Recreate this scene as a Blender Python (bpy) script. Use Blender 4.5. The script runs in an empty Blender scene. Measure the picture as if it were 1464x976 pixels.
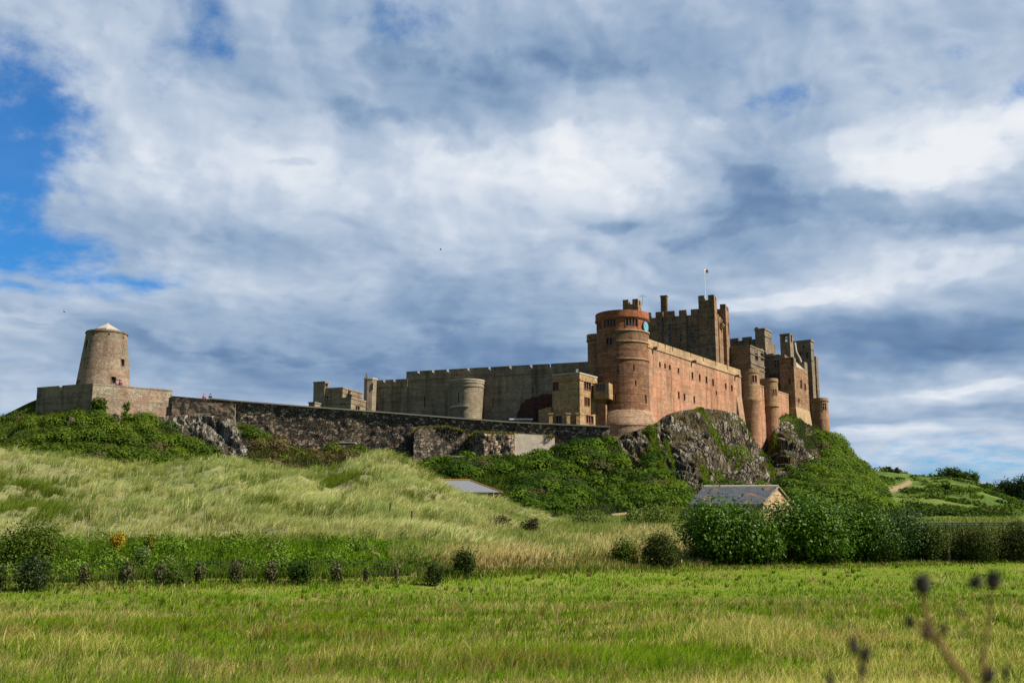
import bpy, math, random
import numpy as np
from mathutils import Vector

random.seed(7)
RNG = np.random.default_rng(11)
SC = bpy.context.scene
COL = SC.collection
rad = math.radians

# ------------------------------------------------------------------ camera
FPX, W0, H0, YH = 1500.0, 1464.0, 976.0, 772.0
TH = math.atan((YH - H0 / 2) / FPX)
CT, ST = math.cos(TH), math.sin(TH)
EYE = np.array([0.0, 0.0, 2.0])
cam_d = bpy.data.cameras.new('camera')
cam = bpy.data.objects.new('camera', cam_d)
COL.objects.link(cam)
SC.camera = cam
cam.location = EYE
cam.rotation_euler = (math.pi / 2 + TH, 0, 0)
cam_d.sensor_width = 36.0
cam_d.lens = 36.0 * FPX / W0
cam_d.clip_start = 0.05
cam_d.clip_end = 30000
cam_d.dof.use_dof = True
cam_d.dof.focus_distance = 165.0
cam_d.dof.aperture_fstop = 3.3

SUN_AZ, SUN_EL = 74.0, 41.0          # degrees right of the direction back to the camera; elevation
sx, sy = math.sin(rad(SUN_AZ)), -math.cos(rad(SUN_AZ))
SUN = Vector((sx * math.cos(rad(SUN_EL)), sy * math.cos(rad(SUN_EL)), math.sin(rad(SUN_EL))))
sun_d = bpy.data.lights.new('sun', 'SUN')
sun_d.energy = 5.0
sun_d.angle = rad(0.5)
sun_d.color = (1.0, 0.93, 0.82)
sun = bpy.data.objects.new('sun', sun_d)
COL.objects.link(sun)
sun.rotation_euler = (-SUN).to_track_quat('-Z', 'Y').to_euler()
sun.location = (80, -60, 120)

SC.view_settings.view_transform = 'Standard'
SC.view_settings.look = 'None'
SC.view_settings.exposure = 0.70
SC.view_settings.gamma = 1.0
SC.render.engine = 'CYCLES'
SC.cycles.max_bounces = 5
SC.cycles.diffuse_bounces = 2
SC.cycles.glossy_bounces = 2
SC.cycles.transmission_bounces = 3
SC.cycles.transparent_max_bounces = 4
SC.cycles.use_denoising = True
SC.cycles.use_adaptive_sampling = False
SC.render.use_persistent_data = False

# ------------------------------------------------------------------ node helper
class NT:
    def __init__(s, tree):
        s.t = tree
    def n(s, typ, **kw):
        nd = s.t.nodes.new(typ)
        for k, v in kw.items():
            setattr(nd, k, v)
        return nd
    def put(s, sock, v):
        if hasattr(v, 'is_output'):
            s.t.links.new(v, sock)
        elif v is not None:
            if sock.type == 'RGBA' and len(v) == 3:
                v = (*v, 1)
            sock.default_value = v
    def math(s, op, a, b=None, c=None, clamp=False):
        nd = s.n('ShaderNodeMath', operation=op, use_clamp=clamp)
        for i, v in enumerate((a, b, c)):
            if v is not None:
                s.put(nd.inputs[i], v)
        return nd.outputs[0]
    def vm(s, op, a, b=None, scale=None):
        nd = s.n('ShaderNodeVectorMath', operation=op)
        s.put(nd.inputs[0], a)
        if b is not None:
            s.put(nd.inputs[1], b)
        if scale is not None:
            s.put(nd.inputs['Scale'], scale)
        return nd.outputs['Value'] if op in ('DOT_PRODUCT', 'LENGTH', 'DISTANCE') else nd.outputs[0]
    def mix(s, f, a, b, blend='MIX'):
        nd = s.n('ShaderNodeMix', data_type='RGBA', blend_type=blend)
        s.put(nd.inputs[0], f); s.put(nd.inputs[6], a); s.put(nd.inputs[7], b)
        return nd.outputs[2]
    def mixf(s, f, a, b):
        nd = s.n('ShaderNodeMix', data_type='FLOAT')
        s.put(nd.inputs[0], f); s.put(nd.inputs[2], a); s.put(nd.inputs[3], b)
        return nd.outputs[0]
    def noise(s, vec, scale, detail=4, rough=0.55, dist=0.0):
        nd = s.n('ShaderNodeTexNoise')
        s.put(nd.inputs['Vector'], vec)
        nd.inputs['Scale'].default_value = scale
        nd.inputs['Detail'].default_value = detail
        nd.inputs['Roughness'].default_value = rough
        nd.inputs['Distortion'].default_value = dist
        return nd.outputs
    def ramp(s, f, stops, interp='LINEAR'):
        nd = s.n('ShaderNodeValToRGB')
        r = nd.color_ramp
        r.interpolation = interp
        while len(r.elements) > 1:
            r.elements.remove(r.elements[-1])
        for i, (p, c) in enumerate(stops):
            e = r.elements[0] if i == 0 else r.elements.new(p)
            e.position = p
            e.color = (*c, 1) if len(c) == 3 else c
        s.put(nd.inputs[0], f)
        return nd.outputs[0]
    def smooth(s, f, lo, hi, a=0.0, b=1.0):
        nd = s.n('ShaderNodeMapRange', interpolation_type='SMOOTHSTEP')
        s.put(nd.inputs[0], f)
        nd.inputs[1].default_value = lo; nd.inputs[2].default_value = hi
        nd.inputs[3].default_value = a; nd.inputs[4].default_value = b
        return nd.outputs[0]
    def mapping(s, vec, scale=(1, 1, 1), loc=(0, 0, 0)):
        nd = s.n('ShaderNodeMapping')
        s.put(nd.inputs[0], vec)
        nd.inputs['Scale'].default_value = scale
        nd.inputs['Location'].default_value = loc
        return nd.outputs[0]
# ------------------------------------------------------------------ sky
world = bpy.data.worlds.new('World')
SC.world = world
world.use_nodes = True
wt = world.node_tree
wt.nodes.clear()
S = NT(wt)
SKYSTR = 0.1
sky = S.n('ShaderNodeTexSky', sky_type='NISHITA', sun_disc=False)
sky.sun_elevation = rad(SUN_EL)
sky.sun_rotation = math.atan2(SUN.x, SUN.y)
sky.air_density = 1.0
sky.dust_density = 0.6
sky.ozone_density = 2.0
gen = S.n('ShaderNodeTexCoord').outputs['Generated']
sep = S.n('ShaderNodeSeparateXYZ')
S.put(sep.inputs[0], gen)
dx, dy, dz = sep.outputs
# bearing and elevation of the looked-at direction, in degrees
az = S.math('MULTIPLY', S.math('ARCTAN2', dx, dy), 57.2958)
el = S.math('MULTIPLY', S.math('ARCSINE', S.math('MINIMUM', S.math('MAXIMUM', dz, -1.0), 1.0)), 57.2958)
# a flat cloud deck seen in perspective: detail gets finer and flatter to the horizon
# banks flatten toward the horizon: the height coordinate runs with the logarithm of the elevation
cmb = S.n('ShaderNodeCombineXYZ')
S.put(cmb.inputs[0], S.math('MULTIPLY', az, 0.060))
S.put(cmb.inputs[1], S.math('MULTIPLY', S.math('LOGARITHM', S.math('ADD', S.math('MAXIMUM', el, -4.0), 6.0), 2.71828), 2.4))
deck = cmb.outputs[0]
cae = S.n('ShaderNodeCombineXYZ')
S.put(cae.inputs[0], az); S.put(cae.inputs[1], el)
ae = cae.outputs[0]
# domain warp
w1 = S.noise(deck, 1.6, 3, 0.5)[1]
w2 = S.noise(deck, 5.0, 5, 0.5)[1]
wv = S.vm('ADD', S.vm('SCALE', S.vm('SUBTRACT', w1, (0.5, 0.5, 0.5)), scale=9.0),
          S.vm('SCALE', S.vm('SUBTRACT', w2, (0.5, 0.5, 0.5)), scale=2.4))
wv = S.vm('MULTIPLY', wv, (1.0, 0.5, 0.0))
aw = S.vm('ADD', ae, wv)

def px_dir(px, py):
    xc, yc = (px - W0 / 2) / FPX, (H0 / 2 - py) / FPX
    d = np.array([xc, CT - yc * ST, ST + yc * CT])
    d /= np.linalg.norm(d)
    return math.degrees(math.atan2(d[0], d[1])), math.degrees(math.asin(d[2]))

def banks(lst, warped):
    acc = None
    for (px, py, rx, ry, amp) in lst:
        a, e = px_dir(px, py)
        d = S.vm('MULTIPLY', S.vm('SUBTRACT', warped, (a, e, 0)), (1 / (rx * 0.0376), 1 / (ry * 0.0376), 0))
        g = S.math('POWER', 2.71828, S.math('MULTIPLY', S.vm('DOT_PRODUCT', d, d), -1.0))
        acc = S.math('MULTIPLY', g, amp) if acc is None else S.math('MULTIPLY_ADD', g, amp, acc)
    return acc

# how bright each bank of cloud is (thin bright tops +, thick grey bases -)
bright = banks([
    (330, 215, 330, 85, 0.22), (600, 245, 260, 60, 0.22), (860, 235, 150, 70, 0.36), (1010, 290, 90, 60, -0.16),
    (1330, 235, 150, 70, 0.52), (1420, 190, 160, 60, 0.18), (1230, 150, 120, 40, -0.05),
    (660, 120, 330, 60, -0.24), (880, 60, 240, 60, -0.16), (560, 170, 130, 34, -0.14), (1200, 60, 220, 60, 0.04),
    (90, 50, 170, 60, 0.02), (330, 320, 190, 36, -0.16), (1080, 250, 100, 60, -0.20), (1210, 290, 130, 48, -0.28),
    (1420, 325, 120, 45, -0.26), (870, 318, 46, 17, -0.30), (650, 340, 160, 60, 0.12), (300, 385, 160, 30, 0.18), (420, 420, 180, 26, 0.06),
    (640, 440, 260, 55, -0.20), (800, 400, 80, 30, 0.10), (1180, 424, 120, 26, 0.34), (1370, 400, 180, 34, 0.22), (1300, 490, 420, 48, -0.58),
    (1120, 350, 110, 26, -0.10), (1300, 372, 160, 20, 0.10),
    (300, 510, 420, 60, -0.30), (30, 480, 110, 36, 0.20), (160, 420, 160, 26, 0.02), (60, 560, 160, 26, 0.18), (640, 520, 260, 40, -0.24),
    (1380, 565, 190, 17, 0.34), (1200, 552, 80, 10, 0.12), (1330, 592, 230, 11, -0.22), (1250, 620, 130, 15, 0.32), (1420, 622, 120, 12, 0.10), (1400, 612, 70, 8, -0.12),
    (1330, 655, 260, 16, 0.24),
], aw)
wq = S.vm('SCALE', S.vm('SUBTRACT', w1, (0.5, 0.5, 0.5)), scale=0.35)
nz1 = S.noise(S.vm('ADD', deck, wq), 2.0, 7, 0.47)[0]
nz2 = S.noise(S.vm('ADD', deck, wq), 7.0, 5, 0.48)[0]
# relief: density here against density a step toward the sun
shift = S.vm('ADD', deck, (0.035, 0.03, 0.0))
nz1b = S.noise(S.vm('ADD', deck, wq), 3.0, 4, 0.45)[0]
nz1s = S.noise(S.vm('ADD', shift, wq), 3.0, 4, 0.45)[0]
relief = S.math('MULTIPLY', S.math('SUBTRACT', nz1b, nz1s), 0.8)
b = S.math('MULTIPLY_ADD', bright, 0.56, 0.595)
b = S.math('MULTIPLY_ADD', S.math('SUBTRACT', nz1, 0.5), 0.25, b)
b = S.math('MULTIPLY_ADD', S.math('SUBTRACT', nz2, 0.5), 0.07, b)
b = S.math('ADD', b, relief)
# ragged scud under the deck and crisp puffs on it
nzs = S.noise(S.vm('ADD', deck, S.vm('SCALE', w2, scale=0.12)), 3.6, 8, 0.55)[0]
scud = S.smooth(nzs, 0.52, 0.66)
puff = S.smooth(nzs, 0.50, 0.36)
b = S.math('MULTIPLY_ADD', scud, -0.035, b)
b = S.math('MULTIPLY_ADD', puff, 0.02, b)
b = S.math('MULTIPLY_ADD', S.smooth(el, 31.0, 46.0), -0.42, b)  # sky above the view darkened to cut the fill light
b = S.math('MULTIPLY_ADD', S.smooth(dy, 0.2, -0.2), -0.30, b)  # unseen sky behind the camera darkened as well, for deeper shadows
lowf = S.smooth(el, -2.0, 9.0, 1.0, 0.0)
# single clouds with firm, billowing edges: lit heads and dark ragged scud
nzp = S.math('SUBTRACT', S.noise(S.vm('ADD', deck, (7.3, 2.2, 0)), 6.5, 9, 0.58)[0], 0.5)
heads = banks([(1335, 238, 130, 62, 1.0), (1425, 190, 110, 46, .9), (1245, 195, 50, 26, .9), (1150, 422, 95, 17, 1.0), (1050, 432, 60, 14, .7), (1390, 398, 120, 20, .7), (880, 250, 110, 60, .8), (750, 215, 80, 40, .7),
               (600, 220, 110, 30, .6), (250, 235, 130, 60, .55), (40, 268, 50, 10, .9), (280, 352, 120, 22, .7), (60, 440, 80, 16, .8), (700, 130, 40, 16, .6), (1010, 175, 60, 18, .5), (790, 400, 46, 20, .6),
               (1400, 562, 150, 12, .9), (1240, 612, 90, 12, .9), (130, 60, 90, 40, .5)], aw)
scuds = banks([(868, 320, 56, 17, 1.0), (1085, 300, 70, 46, .9), (1040, 240, 46, 30, .8), (1215, 300, 100, 40, 1.0), (1320, 300, 40, 20, .7), (1415, 338, 90, 34, 1.0), (428, 222, 22, 8, .9), (858, 186, 38, 13, .9), (540, 165, 130, 26, .8),
               (700, 90, 140, 40, .75), (880, 110, 80, 40, .7), (560, 70, 60, 30, .5), (330, 320, 120, 20, .6), (480, 410, 90, 16, .6), (1000, 340, 60, 18, .6), (150, 470, 120, 22, .7), (420, 500, 170, 30, .7), (640, 470, 130, 26, .6), (200, 420, 60, 10, .6)], aw)
hm_ = S.smooth(S.math('MULTIPLY_ADD', nzp, 1.5, heads), 0.40, 0.78)
sm_ = S.smooth(S.math('MULTIPLY_ADD', nzp, -1.6, scuds), 0.42, 0.80)
b = S.math('MULTIPLY_ADD', hm_, 0.085, b)
b = S.math('MULTIPLY_ADD', sm_, -0.10, b)
# cumulus edges: the deck steps where one bank overlaps the next
be = S.math('MULTIPLY_ADD', S.math('SUBTRACT', S.noise(deck, 6.0, 8, 0.6)[0], 0.5), 0.42, b)
for lo, hi in ((0.38, 0.46), (0.54, 0.63), (0.70, 0.80)):
    b = S.math('MULTIPLY_ADD', S.smooth(be, lo, hi, -0.5, 0.5), 0.030, b)
tone = S.ramp(b, [(0.0, (0.085, 0.155, 0.30)), (0.24, (0.155, 0.255, 0.43)), (0.44, (0.265, 0.378, 0.545)),
                  (0.62, (0.415, 0.515, 0.66)), (0.82, (0.63, 0.70, 0.805)), (1.0, (0.84, 0.87, 0.91))])
# gaps of blue
gaps = banks([
    (8, 150, 82, 72, 1.0), (20, 255, 62, 46, 0.9), (5, 320, 50, 34, 0.7), (85, 354, 80, 20, 0.85), (205, 386, 70, 13, 0.95), (20, 400, 130, 14, 0.7),
    (310, 40, 62, 48, 0.72), (350, 85, 30, 20, 0.4), (240, 110, 40, 40, 0.4), (585, 32, 60, 26, 0.60), (1100, 142, 90, 17, 0.62), (1150, 130, 30, 10, 0.3), (1350, 80, 26, 12, 0.42),
    (1450, 125, 40, 22, 0.70), (1300, 612, 200, 8, 0.25), (1240, 655, 120, 20, 0.40), (1440, 670, 120, 24, 0.55), (1300, 130, 60, 10, 0.3),
    (20, 590, 60, 20, 0.35), (-250, 200, 200, 120, 0.9), (1900, 100, 220, 90, 0.7),
], aw)
nz3 = S.noise(S.vm('ADD', deck, (3.1, 1.7, 0)), 9.0, 8, 0.62)[0]
gp = S.math('ADD', gaps, S.math('MULTIPLY', S.math('SUBTRACT', nz3, 0.5), 1.7))
gp = S.math('ADD', gp, S.math('MULTIPLY', S.math('SUBTRACT', nz1, 0.5), -0.5))
gap = S.smooth(gp, 0.08, 1.25, 0.0, 0.93)
blue = S.mix(1.0, sky.outputs[0], (0.10, 0.50, 0.86), 'MULTIPLY')
cloud = S.vm('SCALE', tone, scale=0.62 / SKYSTR)
fin = S.mix(gap, cloud, blue)
below = S.smooth(el, -3.0, -0.5, 1.0, 0.0)
fin = S.mix(below, fin, (2.0, 2.3, 2.6))
bg = S.n('ShaderNodeBackground')
S.put(bg.inputs[0], fin)
bg.inputs[1].default_value = SKYSTR
out = S.n('ShaderNodeOutputWorld')
wt.links.new(bg.outputs[0], out.inputs[0])
world.cycles.sampling_method = 'MANUAL'
world.cycles.sample_map_resolution = 512
# ------------------------------------------------------------------ pixel <-> world
def ray(px, py):
    xc, yc = (px - W0 / 2) / FPX, (H0 / 2 - py) / FPX
    return np.array([xc, CT - yc * ST, ST + yc * CT])
def P(px, py, Y):
    d = ray(px, py)
    return EYE + d * (Y / d[1])
def PZ(px, py, z):
    d = ray(px, py)
    return EYE + d * ((z - EYE[2]) / d[2])
def hit(px, py, p0, u):
    """where the line of sight meets the upright plane through p0 along u: (distance along u, height)"""
    d = ray(px, py)
    # t*dx - s*ux = p0x - ex ; t*dy - s*uy = p0y - ey
    A = np.array([[d[0], -u[0]], [d[1], -u[1]]])
    t, s = np.linalg.solve(A, np.array([p0[0] - EYE[0], p0[1] - EYE[1]]))
    return s, EYE[2] + t * d[2]
def project(p):
    p = np.asarray(p, float) - EYE
    zc = p[:, 1] * CT + p[:, 2] * ST
    yc = -p[:, 1] * ST + p[:, 2] * CT
    return W0 / 2 + FPX * p[:, 0] / zc, H0 / 2 - FPX * yc / zc

# ------------------------------------------------------------------ noise in numpy
def _h(ix, iy, iz):
    n = (ix.astype(np.int64) * 374761393 + iy.astype(np.int64) * 668265263 + iz.astype(np.int64) * 2147483647 + 1013)
    n = (n ^ (n >> 13)) * 1274126177
    n = n & 0x7fffffffffff
    n = (n ^ (n >> 16)) & 0xffffff
    return n / float(0xffffff)
def vnoise(p):
    p = np.asarray(p, float)
    i = np.floor(p).astype(np.int64)
    f = p - i
    f = f * f * (3 - 2 * f)
    r = 0
    for a in (0, 1):
        for b in (0, 1):
            for c in (0, 1):
                w = (f[:, 0] if a else 1 - f[:, 0]) * (f[:, 1] if b else 1 - f[:, 1]) * (f[:, 2] if c else 1 - f[:, 2])
                r = r + w * _h(i[:, 0] + a, i[:, 1] + b, i[:, 2] + c)
    return r
def fbm(p, oct=4, gain=0.5):
    p = np.asarray(p, float)
    r, a, t = 0, 1.0, 0
    for k in range(oct):
        r = r + a * vnoise(p * (2.03 ** k) + 17.3 * k)
        t += a
        a *= gain
    return r / t
def xyz(x, y, z=None):
    x = np.asarray(x, float)
    return np.stack([x, np.broadcast_to(y, x.shape), np.broadcast_to(0.0 if z is None else z, x.shape)], 1)

# ------------------------------------------------------------------ objects
def tag(o, label=None, cat=None, group=None, kind=None):
    if label: o['label'] = label
    if cat: o['category'] = cat
    if group: o['group'] = group
    if kind: o['kind'] = kind
    return o
def thing(name, loc, label, cat, group=None):
    o = bpy.data.objects.new(name, None)
    o.empty_display_size = 0.5
    COL.objects.link(o)
    o.location = loc
    return tag(o, label, cat, group)
def link(name, me, mat, parent=None):
    o = bpy.data.objects.new(name, me)
    COL.objects.link(o)
    if mat is not None and not me.materials:
        me.materials.append(mat)
    if parent is not None:
        o.parent = parent
        if parent.parent is None:
            pl = parent.location
        else:
            pl = parent.location + parent.parent.location
        o.location = -Vector(pl) if parent.type == 'EMPTY' else (0, 0, 0)
    return o
def np_mesh(name, co, loops, sizes, uv=None, cols=None, smooth=False, attrs=None):
    """mesh from flat numpy arrays (loops: vertex index per corner, sizes: corners per face)"""
    me = bpy.data.meshes.new(name)
    co = np.asarray(co, np.float32)
    loops = np.asarray(loops, np.int32); sizes = np.asarray(sizes, np.int32)
    me.vertices.add(len(co)); me.vertices.foreach_set('co', co.ravel())
    me.loops.add(len(loops)); me.loops.foreach_set('vertex_index', loops)
    me.polygons.add(len(sizes))
    st = np.zeros(len(sizes), np.int32); st[1:] = np.cumsum(sizes)[:-1]
    me.polygons.foreach_set('loop_start', st)
    me.polygons.foreach_set('loop_total', sizes)
    if smooth:
        me.polygons.foreach_set('use_smooth', np.ones(len(sizes), bool))
    if uv is not None:
        l = me.uv_layers.new(name='UVMap')
        l.data.foreach_set('uv', np.asarray(uv, np.float32).ravel())
    if cols is not None:
        a = me.color_attributes.new('Col', 'FLOAT_COLOR', 'POINT')
        c = np.ones((len(co), 4), np.float32); c[:, :3] = cols
        a.data.foreach_set('color', c.ravel())
    if attrs:
        for k, v in attrs.items():
            a = me.attributes.new(k, 'FLOAT', 'POINT')
            a.data.foreach_set('value', np.asarray(v, np.float32))
    me.update(calc_edges=True)
    return me

class MB:
    """collects polygons with UVs in metres; build() links them as one mesh object"""
    def __init__(s):
        s.v, s.f, s.uv, s.sm = [], [], [], []
    def poly(s, pts, uvs=None, smooth=False):
        i = len(s.v)
        pts = [np.asarray(p, float) for p in pts]
        s.v += pts
        s.f.append(list(range(i, i + len(pts))))
        s.sm.append(smooth)
        if uvs is None:
            n = np.cross(pts[1] - pts[0], pts[2] - pts[0])
            l = np.linalg.norm(n)
            n = n / l if l > 1e-12 else np.array([0, 0, 1.0])
            if abs(n[2]) > 0.9:
                uvs = [(p[0], p[1]) for p in pts]
            else:
                t = np.array([-n[1], n[0], 0]); t /= np.linalg.norm(t)
                bb = np.cross(n, t)
                if bb[2] < 0: bb = -bb
                uvs = [(p @ t, p @ bb) for p in pts]
        s.uv += list(uvs)
    def box(s, o, a, b, c):
        """box from corner o with edge vectors a, b, c"""
        o, a, b, c = (np.asarray(q, float) for q in (o, a, b, c))
        q = [o, o + a, o + a + b, o + b, o + c, o + a + c, o + a + b + c, o + b + c]
        for f in ((3, 2, 1, 0), (4, 5, 6, 7), (0, 1, 5, 4), (1, 2, 6, 5), (2, 3, 7, 6), (3, 0, 4, 7)):
            s.poly([q[k] for k in f])
    def prism(s, poly, z0, z1, bottom=False):
        n = len(poly)
        for i in range(n):
            a, b = poly[i], poly[(i + 1) % n]
            s.poly([(a[0], a[1], z0), (b[0], b[1], z0), (b[0], b[1], z1), (a[0], a[1], z1)])
        s.poly([(p[0], p[1], z1) for p in poly])
        if bottom: s.poly([(p[0], p[1], z0) for p in poly][::-1])
    def lathe(s, c, prof, n=40, a0=0.0, a1=2 * math.pi):
        r0 = max(r for r, z in prof)
        for k in range(n):
            t0, t1 = a0 + (a1 - a0) * k / n, a0 + (a1 - a0) * (k + 1) / n
            for (ra, za), (rb, zb) in zip(prof[:-1], prof[1:]):
                q = [(ra, t0, za), (ra, t1, za), (rb, t1, zb), (rb, t0, zb)]
                if ra < 1e-6: q = q[1:] if False else [q[0], q[2], q[3]]
                elif rb < 1e-6: q = [q[0], q[1], q[2]]
                s.poly([(c[0] + r * math.cos(t), c[1] + r * math.sin(t), z) for r, t, z in q],
                       [(t * r0, z) for r, t, z in q], smooth=True)
    def tube(s, pts, radii, n=7):
        pts = [np.asarray(p, float) for p in pts]
        if np.isscalar(radii): radii = [radii] * len(pts)
        rings = []
        for i, p in enumerate(pts):
            d = pts[min(i + 1, len(pts) - 1)] - pts[max(i - 1, 0)]
            d = d / (np.linalg.norm(d) + 1e-12)
            h = np.array([1.0, 0, 0]) if abs(d[0]) < 0.8 else np.array([0, 1.0, 0])
            u = np.cross(d, h); u /= np.linalg.norm(u); w = np.cross(d, u)
            rings.append([p + radii[i] * (u * math.cos(2 * math.pi * k / n) + w * math.sin(2 * math.pi * k / n)) for k in range(n)])
        for a, b in zip(rings[:-1], rings[1:]):
            for k in range(n):
                s.poly([a[k], a[(k + 1) % n], b[(k + 1) % n], b[k]], smooth=True)
        s.poly(rings[0][::-1]); s.poly(rings[-1])
    def build(s, name, mat, parent=None, weld=False):
        me = np_mesh(name, np.array(s.v), np.concatenate([np.array(f) for f in s.f]), [len(f) for f in s.f], s.uv)
        me.polygons.foreach_set('use_smooth', np.array(s.sm, bool))
        if weld or any(s.sm):
            import bmesh
            bm = bmesh.new(); bm.from_mesh(me)
            bmesh.ops.remove_doubles(bm, verts=bm.verts, dist=1e-4)
            bm.to_mesh(me); bm.free()
            if any(s.sm):
                me.set_sharp_from_angle(angle=rad(35))
        return link(name, me, mat, parent)

# surfaces with real openings ---------------------------------------------------------------
class Plane:
    def __init__(s, p0, u):
        s.p0 = np.array([p0[0], p0[1]]); u = np.array(u[:2], float)
        s.u = u / np.linalg.norm(u)
        s.n = np.array([s.u[1], -s.u[0]])          # outward (to the right of u)
    def __call__(s, u, v, d=0.0):
        q = s.p0 + s.u * u - s.n * d
        return np.array([q[0], q[1], v])
    def at(s, px, py):
        return hit(px, py, s.p0, s.u)
class Round:
    """lathe surface; u is arc length measured from the side that faces the camera, to the right"""
    def __init__(s, c, prof):
        s.c = np.array(c[:2], float); s.prof = sorted(prof, key=lambda q: q[1])
        s.zs = [z for r, z in s.prof]; s.rs = [r for r, z in s.prof]
        s.R0 = max(s.rs)
        b = (EYE[:2] - s.c); s.b = b / np.linalg.norm(b)
        s.r = np.array([-s.b[1], s.b[0]])
    def __call__(s, u, v, d=0.0):
        f = u / s.R0
        R = np.interp(v, s.zs, s.rs) - d
        q = s.c + R * (s.b * math.cos(f) + s.r * math.sin(f))
        return np.array([q[0], q[1], v])
def skin(mb, Sf, us, vs, ops=(), depth=0.35, smooth=False):
    us = sorted(set([round(x, 4) for x in us] + [round(x, 4) for o in ops for x in o[:2]]))
    vs = sorted(set([round(x, 4) for x in vs] + [round(x, 4) for o in ops for x in o[2:4]]))
    def q(u0, u1, v0, v1, d0, d1):
        pass
    for i in range(len(us) - 1):
        for j in range(len(vs) - 1):
            um, vm_ = (us[i] + us[i + 1]) / 2, (vs[j] + vs[j + 1]) / 2
            if any(o[0] < um < o[1] and o[2] < vm_ < o[3] for o in ops): continue
            c = [(us[i], vs[j]), (us[i + 1], vs[j]), (us[i + 1], vs[j + 1]), (us[i], vs[j + 1])]
            mb.poly([Sf(*k) for k in c], c, smooth)
    for o in ops:
        u0, u1, v0, v1 = o[:4]
        for u in (u0, u1):
            mb.poly([Sf(u, v0), Sf(u, v1), Sf(u, v1, depth), Sf(u, v0, depth)])
        for v in (v0, v1):
            mb.poly([Sf(u0, v), Sf(u1, v), Sf(u1, v, depth), Sf(u0, v, depth)])
def sbox(mb, Sf, u0, u1, v0, v1, d0, d1):
    c = [Sf(u, v, d) for d in (d0, d1) for (u, v) in ((u0, v0), (u1, v0), (u1, v1), (u0, v1))]
    for f in ((0, 1, 2, 3), (7, 6, 5, 4), (0, 4, 5, 1), (1, 5, 6, 2), (2, 6, 7, 3), (3, 7, 4, 0)):
        mb.poly([c[k] for k in f])
def add_windows(parent, Sf, ops, depth, frame_mat, pane_mat, name='window', mull=None, proud=0.05, fw=0.10, hood=False):
    """one part per opening: stone frame with mullions, and its pane as sub-part"""
    for o in ops:
        u0, u1, v0, v1 = o[:4]
        kind = o[4] if len(o) > 4 else 'win'
        pn = MB(); sbox(pn, Sf, u0 - 0.02, u1 + 0.02, v0 - 0.02, v1 + 0.02, depth - 0.05, depth + 0.02)
        if kind == 'slit':
            pn.build('slit', pane_mat, parent); continue
        fr = MB()
        w = min(fw, 0.25 * (u1 - u0))
        sbox(fr, Sf, u0 - w, u0, v0 - w, v1 + w, -proud, 0.10)
        sbox(fr, Sf, u1, u1 + w, v0 - w, v1 + w, -proud, 0.10)
        sbox(fr, Sf, u0, u1, v0 - w, v0, -proud - 0.03, 0.10)
        sbox(fr, Sf, u0, u1, v1, v1 + w, -proud, 0.10)
        n = mull if mull is not None else max(1, int(round((u1 - u0) / 0.62)))
        for k in range(1, n):
            um = u0 + (u1 - u0) * k / n
            sbox(fr, Sf, um - 0.06, um + 0.06, v0, v1, 0.02, depth - 0.05)
        if v1 - v0 > 1.5 and kind == 'win':
            vm_ = v0 + 0.6 * (v1 - v0)
            sbox(fr, Sf, u0, u1, vm_ - 0.05, vm_ + 0.05, 0.03, depth - 0.05)
        f = fr.build(name, frame_mat, parent)
        pn.build('pane', pane_mat, f)
def px_ops(Sf, lst):
    """openings given as (px, py, width px, height px[, kind]) on a Plane"""
    r = []
    for o in lst:
        ul, zl = Sf.at(o[0] - o[2] / 2, o[1]); ur, _ = Sf.at(o[0] + o[2] / 2, o[1])
        _, zt = Sf.at(o[0], o[1] - o[3] / 2); _, zb = Sf.at(o[0], o[1] + o[3] / 2)
        r.append((min(ul, ur), max(ul, ur), zb, zt) + tuple(o[4:]))
    return r
def merlons(parent, Sf, u0, u1, z, h, thick, w, gap, mat, cap=None):
    """battlement blocks, each a part"""
    L = u1 - u0
    n = max(1, int(round((L + gap) / (w + gap))))
    w = (L + gap) / n - gap
    for k in range(n):
        a = u0 + k * (w + gap)
        m = MB(); sbox(m, Sf, a, a + w, z, z + h, 0.0, thick)
        m.build('merlon', mat, parent)
# ------------------------------------------------------------------ materials
def new_mat(name):
    m = bpy.data.materials.new(name)
    m.use_nodes = True
    m.node_tree.nodes.clear()
    T = NT(m.node_tree)
    o = T.n('ShaderNodeOutputMaterial')
    bs = T.n('ShaderNodeBsdfPrincipled')
    T.t.links.new(bs.outputs[0], o.inputs[0])
    bs.inputs['Specular IOR Level'].default_value = 0.2
    bs.inputs['Roughness'].default_value = 0.9
    T.out = o
    return m, T, bs
def flat(name, c, rough=0.8, metal=0.0, spec=0.3, var=0.12, scale=4.0):
    m, T, bs = new_mat(name)
    g = T.n('ShaderNodeNewGeometry').outputs['Position']
    nz = T.noise(g, scale, 4)[0]
    lo = tuple(x * (1 - var) for x in c); hi = tuple(min(1, x * (1 + var)) for x in c)
    T.put(bs.inputs['Base Color'], T.mix(nz, lo, hi))
    bs.inputs['Roughness'].default_value = rough
    bs.inputs['Metallic'].default_value = metal
    bs.inputs['Specular IOR Level'].default_value = spec
    return m
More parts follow.
